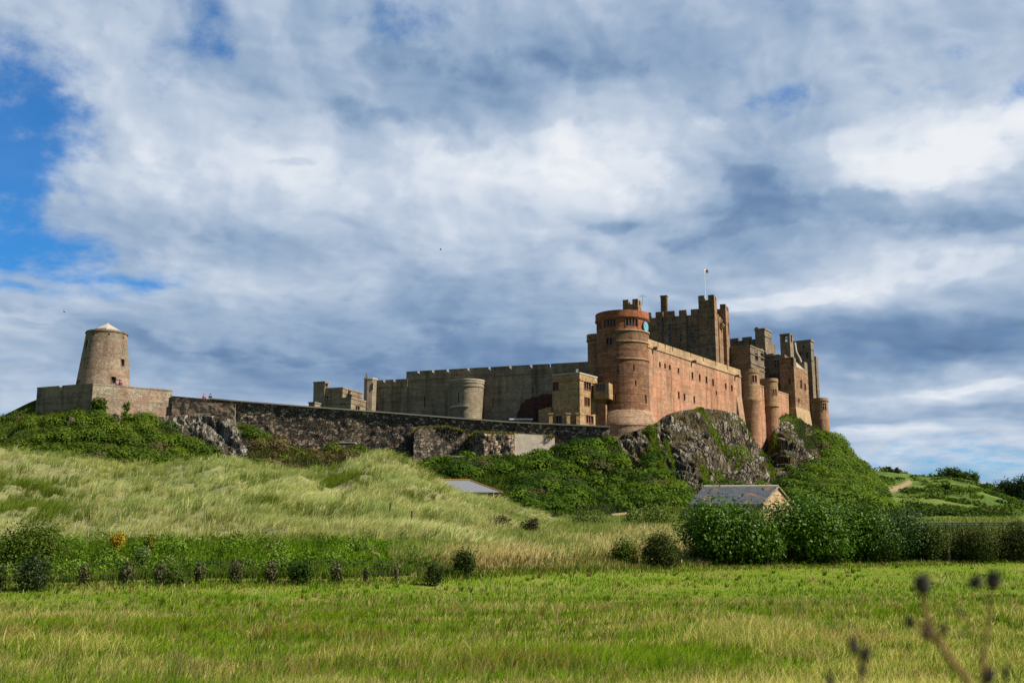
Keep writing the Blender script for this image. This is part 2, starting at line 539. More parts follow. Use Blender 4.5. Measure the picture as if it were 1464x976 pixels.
def stone(name, c1, c2, patch=None, patch_amt=0.5, patch_scale=0.12, streak=0.5, row=0.33, bw=0.75, mortar=None, top=None, bump=0.5, high=None, dark=0.55, var=0.42, hn=7.0, band=0.0):
    """coursed stone: c1/c2 block colours, patch = weathered areas, high = (z0, z1, colour) a change of stone with height"""
    m, T, bs = new_mat(name)
    uv = T.n('ShaderNodeUVMap').outputs[0]
    pos = T.n('ShaderNodeNewGeometry').outputs['Position']
    wob = T.vm('SCALE', T.vm('SUBTRACT', T.noise(uv, 0.8, 2)[1], (0.5, 0.5, 0.5)), scale=0.12)
    br = T.n('ShaderNodeTexBrick')
    T.put(br.inputs['Vector'], T.vm('ADD', uv, wob))
    br.inputs['Color1'].default_value = (*c1, 1)
    br.inputs['Color2'].default_value = (*c2, 1)
    mo = mortar or tuple(0.55 * (a + b) / 2 for a, b in zip(c1, c2))
    br.inputs['Mortar'].default_value = (*mo, 1)
    br.inputs['Scale'].default_value = 1.0
    br.inputs['Mortar Size'].default_value = 0.022
    br.inputs['Mortar Smooth'].default_value = 0.4
    br.inputs['Bias'].default_value = -0.1
    br.inputs['Brick Width'].default_value = bw
    br.inputs['Row Height'].default_value = row
    col = br.outputs[0]
    big = T.noise(pos, patch_scale, 6, 0.6)[0]
    if high:
        z = T.n('ShaderNodeSeparateXYZ'); T.put(z.inputs[0], pos)
        zz = T.math('MULTIPLY_ADD', T.math('SUBTRACT', T.noise(pos, 0.35, 4, 0.6)[0], 0.5), hn, z.outputs[2])
        f = T.smooth(zz, high[0], high[1])
        col = T.mix(T.math('MULTIPLY', f, 0.85), col, T.mix(br.outputs[1], high[2], mo))
    if patch:
        col = T.mix(T.math('MULTIPLY', T.smooth(big, 0.42, 0.66), patch_amt), col, patch)
    # single odd blocks: a second, shifted coursing picks a few
    cell = T.n('ShaderNodeTexWhiteNoise', noise_dimensions='2D')
    fl = T.vm('FLOOR', T.vm('DIVIDE', T.vm('ADD', uv, wob), (bw * 0.5, row, 1)))
    T.put(cell.inputs['Vector'], fl)
    k = T.math('MULTIPLY_ADD', cell.outputs[0], var, 1.02 - var / 2)
    col = T.mix(1.0, col, T.vm('SCALE', (1, 1, 1), scale=k), 'MULTIPLY')
    # rain streaks and soot
    st = T.noise(T.mapping(pos, (0.9, 0.9, 0.09)), 1.0, 5, 0.62)[0]
    col = T.mix(T.math('MULTIPLY', T.smooth(st, 0.46, 0.70), streak), col, T.mix(1.0, col, (dark, dark * 0.98, dark * 0.95), 'MULTIPLY'))
    if band:                                    # weathered courses
        cb = T.noise(T.mapping(pos, (0.16, 0.16, 2.2)), 1.0, 4, 0.6)[0]
        col = T.mix(T.math('MULTIPLY', T.smooth(cb, 0.47, 0.62), band), col, T.mix(1.0, col, (0.45, 0.43, 0.40), 'MULTIPLY'))
    mid = T.noise(pos, 0.42, 6, 0.68)[0]
    col = T.mix(1.0, col, T.vm('SCALE', (1, 1, 1), scale=T.math('MULTIPLY_ADD', mid, 1.3, 0.36)), 'MULTIPLY')
    fine = T.noise(pos, 2.6, 5, 0.65)[0]
    col = T.mix(1.0, col, T.vm('SCALE', (1, 1, 1), scale=T.math('MULTIPLY_ADD', fine, 0.9, 0.55)), 'MULTIPLY')
    T.put(bs.inputs['Base Color'], col)
    bs.inputs['Roughness'].default_value = 0.92
    bs.inputs['Specular IOR Level'].default_value = 0.12
    bp = T.n('ShaderNodeBump')
    bp.inputs['Strength'].default_value = bump
    bp.inputs['Distance'].default_value = 0.12
    hgt = T.math('ADD', T.math('MULTIPLY', br.outputs[1], -0.5), T.math('ADD', T.math('MULTIPLY', cell.outputs[0], 0.35), fine))
    T.put(bp.inputs['Height'], hgt)
    T.put(bs.inputs['Normal'], bp.outputs[0])
    return m
def rubble(name, cols, scale=1.7, moss=None, moss_amt=0.0, edge=0.35):
    m, T, bs = new_mat(name)
    pos = T.n('ShaderNodeNewGeometry').outputs['Position']
    wob = T.vm('SCALE', T.vm('SUBTRACT', T.noise(pos, 1.5, 3)[1], (0.5, 0.5, 0.5)), scale=0.35)
    q = T.mapping(T.vm('ADD', pos, wob), (1.0, 1.0, 1.35))
    vo = T.n('ShaderNodeTexVoronoi'); T.put(vo.inputs['Vector'], q); vo.inputs['Scale'].default_value = scale
    ve = T.n('ShaderNodeTexVoronoi', feature='DISTANCE_TO_EDGE'); T.put(ve.inputs['Vector'], q); ve.inputs['Scale'].default_value = scale
    sp = T.n('ShaderNodeSeparateXYZ'); T.put(sp.inputs[0], vo.outputs['Color'])
    n = len(cols)
    col = T.ramp(sp.outputs[0], [(i / n, c) for i, c in enumerate(cols)], 'CONSTANT')
    big = T.noise(pos, 0.16, 5, 0.6)[0]
    col = T.mix(1.0, col, T.vm('SCALE', (1, 1, 1), scale=T.math('MULTIPLY_ADD', big, 1.0, 0.5)), 'MULTIPLY')
    ed = T.smooth(ve.outputs['Distance'], 0.0, 0.12)
    col = T.mix(ed, T.mix(1.0, col, (edge, edge, edge), 'MULTIPLY'), col)
    if moss:
        col = T.mix(T.math('MULTIPLY', T.smooth(T.noise(pos, 0.45, 6, 0.65)[0], 0.52, 0.68), moss_amt), col, moss)
    fine = T.noise(pos, 4.0, 4, 0.65)[0]
    col = T.mix(1.0, col, T.vm('SCALE', (1, 1, 1), scale=T.math('MULTIPLY_ADD', fine, 0.8, 0.6)), 'MULTIPLY')
    T.put(bs.inputs['Base Color'], col)
    bp = T.n('ShaderNodeBump'); bp.inputs['Strength'].default_value = 0.9; bp.inputs['Distance'].default_value = 0.3
    T.put(bp.inputs['Height'], T.math('ADD', ed, T.math('MULTIPLY', sp.outputs[1], 0.6)))
    T.put(bs.inputs['Normal'], bp.outputs[0])
    return m
def foliage(name, trans=0.3, spec=0.25, rough=0.55, sat=1.0):
    """leaf or blade: colour per leaf from the mesh, lit through"""
    m, T, bs = new_mat(name)
    c = T.n('ShaderNodeVertexColor', layer_name='Col').outputs[0]
    T.put(bs.inputs['Base Color'], c)
    bs.inputs['Roughness'].default_value = rough
    bs.inputs['Specular IOR Level'].default_value = spec
    tr = T.n('ShaderNodeBsdfTranslucent')
    T.put(tr.inputs[0], T.mix(1.0, c, (1.0, 1.0, 0.6), 'MULTIPLY'))
    mx = T.n('ShaderNodeMixShader'); mx.inputs[0].default_value = trans
    T.t.links.new(bs.outputs[0], mx.inputs[1]); T.t.links.new(tr.outputs[0], mx.inputs[2])
    T.t.links.new(mx.outputs[0], T.out.inputs[0])
    return m
def earth(name, cols, scale=0.5, bump=0.4, attr=None, attr_col=None, fine_scale=6.0):
    m, T, bs = new_mat(name)
    pos = T.n('ShaderNodeNewGeometry').outputs['Position']
    nz = T.noise(pos, scale, 7, 0.65)[0]
    n = len(cols)
    col = T.ramp(nz, [(0.3 + 0.4 * i / max(1, n - 1), c) for i, c in enumerate(cols)])
    fine = T.noise(pos, fine_scale, 5, 0.7)[0]
    col = T.mix(1.0, col, T.vm('SCALE', (1, 1, 1), scale=T.math('MULTIPLY_ADD', fine, 1.0, 0.5)), 'MULTIPLY')
    T.put(bs.inputs['Base Color'], col)
    bs.inputs['Roughness'].default_value = 1.0
    bs.inputs['Specular IOR Level'].default_value = 0.05
    bp = T.n('ShaderNodeBump'); bp.inputs['Strength'].default_value = bump; bp.inputs['Distance'].default_value = 0.3
    T.put(bp.inputs['Height'], fine); T.put(bs.inputs['Normal'], bp.outputs[0])
    return m

M = {}
M['keep'] = stone('keep_sandstone', (0.282, 0.166, 0.092), (0.217, 0.129, 0.075), (0.212, 0.152, 0.092), 0.55, 0.10, 0.7, row=0.4, bw=0.9, band=0.5)
M['clock_body'] = stone('tower_red_sandstone', (0.254, 0.125, 0.067), (0.211, 0.104, 0.059), (0.157, 0.097, 0.059), 0.75, 0.20, 0.55, row=0.42, bw=1.1, high=(30.5, 38.5, (0.143, 0.084, 0.049)), mortar=(0.082, 0.052, 0.036), band=0.5)
M['clock_top'] = stone('tower_rust_sandstone', (0.296, 0.104, 0.046), (0.252, 0.090, 0.042), (0.178, 0.090, 0.053), 0.5, 0.3, 0.5)
M['salmon'] = stone('salmon_sandstone', (0.405, 0.202, 0.118), (0.368, 0.182, 0.109), (0.333, 0.209, 0.133), 0.85, 0.22, 0.95, row=0.3, bw=0.7, var=0.25, high=(31.0, 35.0, (0.339, 0.214, 0.138)), mortar=(0.305, 0.163, 0.101), dark=0.5, band=0.3)
M['salmon_pale'] = stone('pale_salmon_sandstone', (0.338, 0.218, 0.137), (0.310, 0.195, 0.121), (0.352, 0.244, 0.160), 0.5, 0.2, 0.45, var=0.3, band=0.4)
M['buff'] = stone('buff_parapet_stone', (0.389, 0.267, 0.149), (0.338, 0.227, 0.127), (0.251, 0.174, 0.102), 0.45, 0.3, 0.5, var=0.3)
M['turret'] = stone('turret_sandstone', (0.308, 0.172, 0.095), (0.274, 0.153, 0.086), (0.329, 0.149, 0.082), 0.5, 0.35, 0.4, high=(27.0, 30.0, (0.287, 0.191, 0.103)), var=0.3, hn=1.5, band=0.3)
M['grey'] = stone('grey_curtain_stone', (0.312, 0.236, 0.148), (0.277, 0.211, 0.138), (0.159, 0.128, 0.096), 0.85, 0.10, 0.8, dark=0.42, var=0.25, band=0.4)
M['pale_grey'] = stone('pale_grey_stone', (0.271, 0.219, 0.148), (0.242, 0.195, 0.132), (0.189, 0.151, 0.105), 0.5, 0.3, 0.5, var=0.25)  # separate grey stone for the bastion, octagonal turret and copings
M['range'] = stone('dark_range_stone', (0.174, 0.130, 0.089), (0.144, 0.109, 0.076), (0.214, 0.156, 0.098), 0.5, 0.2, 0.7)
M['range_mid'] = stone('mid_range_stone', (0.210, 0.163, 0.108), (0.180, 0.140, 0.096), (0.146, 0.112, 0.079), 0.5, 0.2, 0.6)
M['trim'] = stone('range_pale_trim', (0.216, 0.178, 0.133), (0.192, 0.159, 0.122), None, 0, 1, 0.4)
M['turret_frame'] = flat('turret_window_stone', (0.33, 0.19, 0.12), 0.9)
M['house'] = stone('house_yellow_stone', (0.363, 0.243, 0.120), (0.318, 0.212, 0.106), (0.247, 0.167, 0.089), 0.6, 0.35, 0.55, band=0.3)
M['brick_red'] = stone('old_red_stone', (0.116, 0.039, 0.026), (0.088, 0.035, 0.026), (0.072, 0.048, 0.034), 0.8, 0.5, 0.6)
M['mill'] = stone('mill_stone', (0.259, 0.200, 0.139), (0.214, 0.164, 0.116), (0.282, 0.171, 0.120), 0.55, 0.35, 0.6, row=0.28, bw=0.6, high=(30.0, 33.5, (0.191, 0.158, 0.110)), hn=3.0, band=0.3)
M['platform'] = stone('platform_stone', (0.297, 0.232, 0.159), (0.245, 0.191, 0.135), (0.290, 0.162, 0.109), 0.6, 0.4, 0.5, row=0.3, bw=0.65, high=(23.9, 25.2, (0.297, 0.260, 0.185)), hn=1.2, band=0.4)
M['whin'] = rubble('dark_whinstone_rubble', [(0.096, 0.071, 0.052), (0.166, 0.118, 0.078), (0.243, 0.177, 0.119), (0.128, 0.097, 0.073), (0.320, 0.230, 0.151), (0.083, 0.066, 0.054), (0.410, 0.307, 0.205)], 1.75, (0.109, 0.100, 0.032), 0.35)
M['ruin'] = rubble('ruined_sandstone_rubble', [(0.30, 0.22, 0.14), (0.38, 0.28, 0.18), (0.16, 0.115, 0.08), (0.42, 0.32, 0.22), (0.10, 0.075, 0.055), (0.33, 0.22, 0.15)], 1.9, (0.09, 0.09, 0.035), 0.25)
M['ruin_brown'] = rubble('brown_rubble', [(0.10, 0.08, 0.058), (0.20, 0.155, 0.11), (0.075, 0.06, 0.048), (0.26, 0.205, 0.145), (0.14, 0.11, 0.082)], 1.9, (0.085, 0.085, 0.03), 0.3)
M['render_panel'] = flat('weathered_render', (0.36, 0.305, 0.235), 0.95, var=0.35, scale=0.9)
M['coping'] = flat('pale_coping', (0.36, 0.325, 0.255), 0.95, var=0.25, scale=1.5)
M['slate'] = None
M['glass'] = flat('dark_glass', (0.03, 0.035, 0.045), 0.25, spec=0.5)
M['glass_blue'] = flat('sky_glass', (0.055, 0.068, 0.085), 0.2, spec=0.5)
M['void'] = flat('recess_shade', (0.03, 0.022, 0.018), 0.9)
M['red_frame'] = flat('red_stone_frame', (0.20, 0.085, 0.055), 0.9)
M['lead'] = flat('pale_lead', (0.38, 0.325, 0.255), 0.7, var=0.2)
M['clock_face'] = flat('clock_face_blue', (0.105, 0.30, 0.43), 0.5, var=0.05)
M['gold'] = flat('clock_gilding', (0.55, 0.38, 0.10), 0.4)
M['white'] = flat('white_paint', (0.75, 0.75, 0.73), 0.5, var=0.05)
M['iron'] = flat('dark_iron', (0.05, 0.05, 0.05), 0.5)
M['flag_red'] = flat('flag_cloth', (0.62, 0.12, 0.14), 0.8)
# ------------------------------------------------------------------ castle: round towers
def round_tower(name, label, px, py_mid, Y, prof, mat, zbase, ops=(), extra=(), group=None, cat='tower', pane='glass', frame='trim', roof_py=None, depth=0.35, n=44, hollow=0.0):
    """prof: (half width in px, py) from top to foot as seen in front; opens: (px, py, w px, h px[, kind])"""
    c = P(px, py_mid, Y)
    sc = Y / (FPX * (CT - ((H0 / 2 - py_mid) / FPX) * ST))
    Yf = Y - 0.85 * max(h for h, _ in prof) * sc
    zof = lambda py: P(px, py, Yf)[2]
    pr = [(hw * sc, zof(py)) for hw, py in prof]
    if pr[-1][1] > zbase: pr.append((pr[-1][0], zbase))
    Sf = Round(c, pr)
    t = thing(name, (c[0], c[1], zbase), label, cat, group)
    us = [2 * math.pi * Sf.R0 * (k / n - 0.5) for k in range(n + 1)]
    o2 = []
    for o in ops:
        z = zof(o[1]); R = np.interp(z, Sf.zs, Sf.rs)
        ph = math.asin(max(-0.98, min(0.98, (o[0] - px) * sc / R)))
        du = 0.5 * o[2] * sc * Sf.R0 / R / max(0.45, math.cos(ph))
        dz = 0.5 * o[3] * sc
        o2.append((ph * Sf.R0 - du, ph * Sf.R0 + du, z - dz, z + dz) + tuple(o[4:]))
    mb = MB(); skin(mb, Sf, us, Sf.zs, o2, depth, True)
    rt = pr[0][0]; zt = pr[0][1]
    w = min(0.45, rt * 0.3)
    drop = 0.8
    mb.lathe(c, [(rt, zt), (rt - w, zt), (rt - w, zt - drop), (0.0, zt - drop + 0.05)], n)
    mb.build('wall', M[mat], t)
    add_windows(t, Sf, o2, depth, M[frame], M[pane])
    t['_r'] = 0.0; del t['_r']
    return t, Sf, c, sc, zof
def ring(parent, Sf, z0, z1, proud, mat, name='string_course', a0=-1.7, a1=1.7, n=40):
    mb = MB()
    us = np.linspace(a0 * Sf.R0, a1 * Sf.R0, n + 1)
    for i in range(n):
        sbox(mb, Sf, us[i], us[i + 1], z0, z1, -proud, 0.02)
    return mb.build(name, M[mat], parent)

U = np.array([0.55, 0.835]); U /= np.linalg.norm(U)          # along the sunlit wall, away from the camera
UP = np.array([U[1], -U[0]])                                 # its outward side
KA = np.array([0.937, -0.35]); KB = np.array([0.35, 0.937])  # the keep's axes

# clock tower --------------------------------------------------------------------------------
t, Sf, c, sc, zof = round_tower('clock_tower',
    'round red sandstone tower with a blue clock and rust coloured top storey', 891, 530, 172.5,
    [(37.6, 472), (37.6, 512), (37.8, 560), (38.4, 583)], 'clock_body', 18.0,
    [(872.2, 487.5, 8.5, 10), (884, 529, 2.2, 11, 'slit'), (906, 526, 2.0, 9, 'slit'), (908, 548, 2.0, 8, 'slit'), (880, 570, 2.0, 14, 'slit'), (922, 569, 2.0, 12, 'slit')],
    frame='red_frame')
CT_C = c
top_pr = [(38.6 * sc, zof(443.5)), (38.6 * sc, zof(453.5)), (37.2 * sc, zof(455)), (37.2 * sc, zof(472))]
St = Round(c, top_pr)
def tops(px, w, py, h, hw=37.2):
    ph = math.asin((px - 891) / hw); du = 0.5 * w * sc / math.cos(ph) * St.R0 / (hw * sc)
    return (ph * St.R0 - du, ph * St.R0 + du, zof(py + h / 2), zof(py - h / 2))
op = [tops(873.2, 17, 461.6, 10), tops(904.6, 17, 461.6, 10), tops(857.5, 6, 461.6, 10)]
mb = MB(); skin(mb, St, [2 * math.pi * St.R0 * (k / 48 - 0.5) for k in range(49)], St.zs, op, 0.3, True)
r0 = 38.6 * sc
mb.lathe(c, [(r0, zof(443.5)), (r0 - 0.5, zof(443.5)), (r0 - 0.5, zof(443.5) - 0.9), (0.0, zof(443.5) - 0.8)], 48)
up = mb.build('upper_storey', M['clock_top'], t)
add_windows(up, St, op, 0.3, M['red_frame'], M['glass_blue'], mull=4)
ring(t, St, zof(455.2), zof(453.2), 0.12, 'red_frame', 'cornice')
for py, m_ in ((472, 'buff'), (487.6, 'buff'), (512.5, 'salmon_pale')):
    ring(t, Sf, zof(py + 0.9), zof(py - 0.9), 0.16, m_, a0=-0.25, a1=1.9)
# battered foot of the tower
ft = Round(c, [(38.2 * sc, zof(585.5)), (42.0 * sc, zof(590)), (43.6 * sc, zof(599)), (44.8 * sc, zof(600.5)), (46.5 * sc, zof(608)), (46.5 * sc, zof(608.6)), (45.6 * sc, zof(609.2)), (46.2 * sc, 17.5)])
mb = MB(); skin(mb, ft, [2 * math.pi * ft.R0 * (k / 48 - 0.5) for k in range(49)], ft.zs, (), 0.3, True)
mb.build('battered_foot', M['salmon_pale'], t)
# clock: dial, rim, hands and hour marks facing along the sunlit wall
ph = math.asin((923.6 - 891) / 37.4)
nd = Sf.b * math.cos(ph) + Sf.r * math.sin(ph)
nd = np.array([nd[0], nd[1], 0.0]); tg = np.array([-nd[1], nd[0], 0.0]); zz = np.array([0, 0, 1.0])
cc = np.array([c[0], c[1], zof(464.5)]) + nd * (37.2 * sc + 0.12)
R = 7.4 * sc
mb = MB()
ringp = [cc + R * (tg * math.cos(a) + zz * math.sin(a)) for a in np.linspace(0, 2 * math.pi, 33)[:-1]]
back = [p - nd * 0.5 for p in ringp]
mb.poly(ringp)
for i in range(32):
    mb.poly([ringp[i], back[i], back[(i + 1) % 32], ringp[(i + 1) % 32]])
dial = mb.build('clock_face', M['clock_face'], t)
mb = MB()
for i in range(32):
    a, b2 = np.array(ringp[i]), np.array(ringp[(i + 1) % 32])
    a2, b3 = cc + (a - cc) * 1.1, cc + (b2 - cc) * 1.1
    mb.poly([a + nd * .06, b2 + nd * .06, b3 + nd * .06, a2 + nd * .06]); mb.poly([a2 + nd * .06, b3 + nd * .06, b3 - nd * .4, a2 - nd * .4])
mb.build('clock_rim', M['iron'], dial)
for ang, ln in ((1.05, 0.55), (2.3, 0.8)):
    mb = MB(); dv = tg * math.cos(ang) + zz * math.sin(ang); sd = np.cross(nd, dv)
    mb.box(cc - sd * 0.05 + nd * 0.03, sd * 0.10, dv * R * ln, nd * 0.03)
    mb.build('clock_hand', M['gold'], dial)

# stair turret on the tower's left -------------------------------------------------------------
t, Sf, c, sc, zof = round_tower('stair_turret', 'narrow grey brown stair turret clinging to the shaded left side of the clock tower', 851.5, 500, 174.5,
    [(12.6, 477), (12.6, 486), (11.4, 487), (11.4, 600)], 'keep', 18.0, [(843.5, 482, 2.2, 3.2, 'slit')], n=24)
ring(t, Sf, zof(487.2), zof(485.6), 0.10, 'clock_top', a0=-1.7, a1=1.7, n=20)

# blocks with two visible faces ------------------------------------------------------------------
def block(parent, name, C, a, b, La, Lb, z0, z1, mat, opsL=(), opsR=(), depth=0.35, roof_drop=0.6, frame='trim', pane='glass', mull=None):
    """C = the corner nearest the camera; left face runs back along -a, right face along b"""
    a = np.array(a); b = np.array(b); C = np.array(C[:2])
    mb = MB()
    SL = Plane(C - a * La, a)          # left face, u from far left to C
    SR = Plane(C, b)
    oL = px_ops(SL, opsL); oR = px_ops(SR, opsR)
    skin(mb, SL, [0, La], [z0, z1], oL, depth)
    skin(mb, SR, [0, Lb], [z0, z1], oR, depth)
    p = [C, C + b * Lb, C + b * Lb - a * La, C - a * La]
    for i in (1, 2):
        q, r = p[i], p[i + 1]
        mb.poly([(q[0], q[1], z0), (r[0], r[1], z0), (r[0], r[1], z1), (q[0], q[1], z1)])
    mb.poly([(q[0], q[1], z1) for q in p])
    o = mb.build(name, M[mat], parent)
    add_windows(o if parent.type == 'EMPTY' and False else parent, SL, oL, depth, M[frame], M[pane], mull=mull)
    add_windows(parent, SR, oR, depth, M[frame], M[pane], mull=mull)
    return SL, SR, o
def band(parent, Sf, u0, u1, z0, z1, proud, mat, name='string_course'):
    mb = MB(); sbox(mb, Sf, u0, u1, z0, z1, -proud, 0.05)
    return mb.build(name, M[mat], parent)
def zat(px, py, Y): return P(px, py, Y)[2]

# square turret behind the clock tower
C = P(912, 436, 181)
t = thing('square_turret', (C[0], C[1], 22), 'small square battlemented turret rising just behind the clock tower roof', 'turret')
z1 = zat(905, 434, 181)
SL, SR, o = block(t, 'wall', C, KA, KB, 2.75, 2.6, 22, z1, 'keep')
hm = zat(905, 427, 181) - z1
for Sx, L in ((SL, 2.75), (SR, 2.6)):
    merlons(t, Sx, 0, L, z1, hm, 0.4, 0.95, 0.75, M['keep'])
B0 = Plane(SR(2.6, 0)[:2], -KA); merlons(t, B0, 0.42, 2.75, z1, hm, 0.4, 0.95, 0.75, M['keep'])
mb = MB(); q = P(918.5, 436, 182); mb.tube([q, q + [0, 0, 1.9]], 0.03)
for dzz, w in ((1.75, 0.5), (1.5, 0.7)):
    mb.tube([q + [-w, 0, dzz], q + [w, 0, dzz]], 0.02)
    for k in (-1, -.5, 0.5, 1): mb.tube([q + [w * k, -.25, dzz], q + [w * k, .25, dzz]], 0.015, 5)
mb.build('aerial', M['iron'], t)

# the long sunlit wall ----------------------------------------------------------------------------
A = P(925, 483.7, 170.5); B = PZ(1058.8, 528.8, A[2])
ul = (B - A)[:2]; LL = np.linalg.norm(ul)
SW = Plane(A, ul); zW = A[2]
t = thing('sunlit_wall', (A[0], A[1], 14), 'long sunlit salmon stone wall with rows of small windows and a buff parapet', 'wall')
lw = px_ops(SW, [(943.4, 521, 2.4, 7.5), (950.8, 523.3, 2.4, 7.5), (957.6, 525.3, 2.4, 7.5), (970, 529.6, 2.4, 7.5), (990, 537, 2.6, 10), (1000.4, 540, 2.6, 10), (1010, 543, 2.6, 10),
                  (1019.5, 546.5, 2.6, 10), (1037.7, 552, 2.2, 9), (1046.3, 554.6, 2.2, 9), (970.5, 565, 2.4, 10.5), (978.6, 567.4, 2.4, 10.5), (992.6, 571, 2.4, 10), (1024, 562, 1.6, 6)])
lw = [o + ('slit',) for o in lw]
zs_ = SW.at(930.7, 497)[1]
mb = MB(); skin(mb, SW, list(np.linspace(0, LL, 9)), [10, zs_], lw, 0.5)
E0 = SW(0, 0)[:2]; E1 = SW(LL, 0)[:2]; nn = SW.n
for za, zb_ in ((10, zs_),):
    mb.poly([(*E1, za), (*(E1 - nn * 2.5), za), (*(E1 - nn * 2.5), zb_), (*E1, zb_)])
    mb.poly([(*(E1 - nn * 2.5), za), (*(E0 - nn * 2.5), za), (*(E0 - nn * 2.5), zb_), (*(E1 - nn * 2.5), zb_)])
mb.build('wall', M['salmon'], t)
for o in lw:
    mb = MB(); sbox(mb, SW, o[0] - .02, o[1] + .02, o[2] - .02, o[3] + .02, 0.42, 0.5); mb.build('window_slit', M['void'], t)
    mb = MB(); sbox(mb, SW, o[0] - .12, o[1] + .12, o[2] - .16, o[2], -0.05, 0.1); mb.build('sill', M['salmon_pale'], t)
band(t, SW, 0, LL, zs_ - 0.12, zs_ + 0.12, 0.14, 'buff')
# parapet in lengths, parted by narrow crenels
gaps_ = [SW.at(px, py)[0] for px, py in ((940.5, 487), (951, 491), (961.5, 494.5), (987.5, 503.5), (1005.5, 509.5), (1023, 516), (1040, 522))]
e = [0] + gaps_ + [LL]
mb = MB(); sbox(mb, SW, 0, LL, zs_ + 0.12, zW - 0.75, 0.0, 0.9); mb.build('parapet', M['buff'], t)
for i in range(len(e) - 1):
    mb = MB(); sbox(mb, SW, e[i] + (0.13 if i else 0), e[i + 1] - 0.13, zW - 0.75, zW, 0.0, 0.6)
    mb.build('merlon', M['buff'], t)
for px, py in ((933.5, 497.5), (989, 516.5), (1051, 537)):
    u, z = SW.at(px, py); mb = MB(); sbox(mb, SW, u - 0.2, u + 0.2, z - 0.25, z + 0.15, -0.9, 0.0); mb.build('waterspout', M['keep'], t)
# splayed buttress at the wall's far foot
mb = MB()
f0, f1 = SW(LL - 2.6, 0)[:2], SW(LL, 0)[:2]
zb0, zb1 = 14.0, SW.at(1056, 566)[1]
for (q0, q1) in ((f0, f1),):
    o0, o1 = q0 + nn * 1.7, q1 + nn * 1.7
    mb.poly([(*o0, zb0), (*o1, zb0), (*q1, zb1), (*q0, zb1)])
    mb.poly([(*o1, zb0), (*q1, zb0), (*q1, zb1)]); mb.poly([(*q0, zb0), (*o0, zb0), (*q0, zb1)])
mb.build('buttress', M['salmon_pale'], t)

# keep ------------------------------------------------------------------------------------------
KY = 213.0
C = P(1023.5, 500, KY)
t = thing('keep', (C[0], C[1], 24), 'massive square brown keep with battlements and corner towers, highest castle building', 'castle keep')
zc = zat(1010, 421 + 7, KY); zm = zat(960, 450, 215)
La = 23.2 * KY / (FPX * .937 + 268 * .35) * 1.0
SL, SR, o = block(t, 'corner_tower', C, KA, KB, La, 3.2, 24, zc, 'keep', opsL=[(1012, 463, 1.4, 7, 'slit'), (1012, 500, 1.4, 6, 'slit')])
hm = zat(1010, 421, KY) - zc
merlons(t, SL, 0, La, zc, hm, 0.5, 1.25, 0.8, M['keep']); merlons(t, SR, 0, 3.2, zc, hm, 0.5, 1.2, 0.8, M['keep'])
B0 = Plane(SR(3.2, 0)[:2], -KA); merlons(t, B0, 0.5, La, zc, hm, 0.5, 1.2, 0.8, M['keep'])
# main body, its faces set back a little behind the tower
Cm = C[:2] - KA * 0.5 + KB * 0.6
LM, LD = 17.5, 17.0
SLm, SRm, o = block(t, 'main_wall', Cm, KA, KB, LM, LD, 24, zm, 'keep',
    opsL=[(957.5, 468, 3.0, 9), (958, 483, 4.5, 13), (973.5, 483, 2.6, 11), (990, 481.5, 5.2, 11), (989.5, 464, 1.4, 8, 'slit'), (941, 463, 2.2, 4)],
    opsR=[(1031.2, 466, 1.4, 18, 'slit'), (1035.2, 490, 1.2, 9, 'slit')], pane='glass_blue')
hm2 = zat(960, 441.8, 215) - zm
merlons(t, SLm, 0.4, LM - La + 0.3, zm, hm2, 0.6, 1.65, 0.95, M['keep'])
merlons(t, SRm, 3.4, LD - 3.6, zm, hm2, 0.6, 1.5, 0.95, M['keep'])
band(t, SLm, 0, LM - La + 0.2, zm - 0.25, zm, 0.12, 'keep')
# far right tower and its pilaster
C2 = Cm + KB * 12.6 + KA * 0.75
zr = zat(1041, 442, KY + 13)
SL2, SR2, o = block(t, 'rear_tower', C2, KA, KB, 3.4, 4.6, 24, zr, 'keep', opsR=[(1041.8, 470, 1.0, 16, 'slit')])
hm3 = zat(1041, 435.4, KY + 13) - zr
merlons(t, SL2, 0, 3.4, zr, hm3, 0.5, 1.2, 1.0, M['keep']); merlons(t, SR2, 0, 4.6, zr, hm3, 0.5, 1.5, 1.4, M['keep'])
for Sx, u_, za_, zb2_ in ((SLm, LM - La - 2.2, 30, zm - .3), (SLm, LM - La - 7.4, 30, zm - .3), (SRm, 6.4, 28, zm - .3)):
    mb = MB(); sbox(mb, Sx, u_, u_ + .16, za_, zb2_, -.18, -.02); mb.build('rain_pipe', M['iron'], t)
# hood over the recess between the towers
u0, z0 = SRm.at(1030, 466)
mb = MB()
zh = zat(1034, 461, KY + 8)
for k in range(3):
    sbox(mb, SRm, 8.2, 11.0, zh - 1.0 + k * 0.35, zh - 0.65 + k * 0.35, -0.3 - 0.2 * k, 0.05)
mb.build('corbelled_hood', M['keep'], t)
# chimney stack on the keep roof
Cc = P(953.5, 440, 220)
mbz = zat(950, 423.5, 220)
SLc, SRc, o = block(t, 'chimney', Cc, KA, KB, 1.35, 1.2, zm - 0.5, mbz, 'keep')
mb = MB(); sbox(mb, SLc, -0.1, 1.45, mbz, mbz + 0.25, -0.1, 1.3); mb.build('chimney_cap', M['keep'], t)

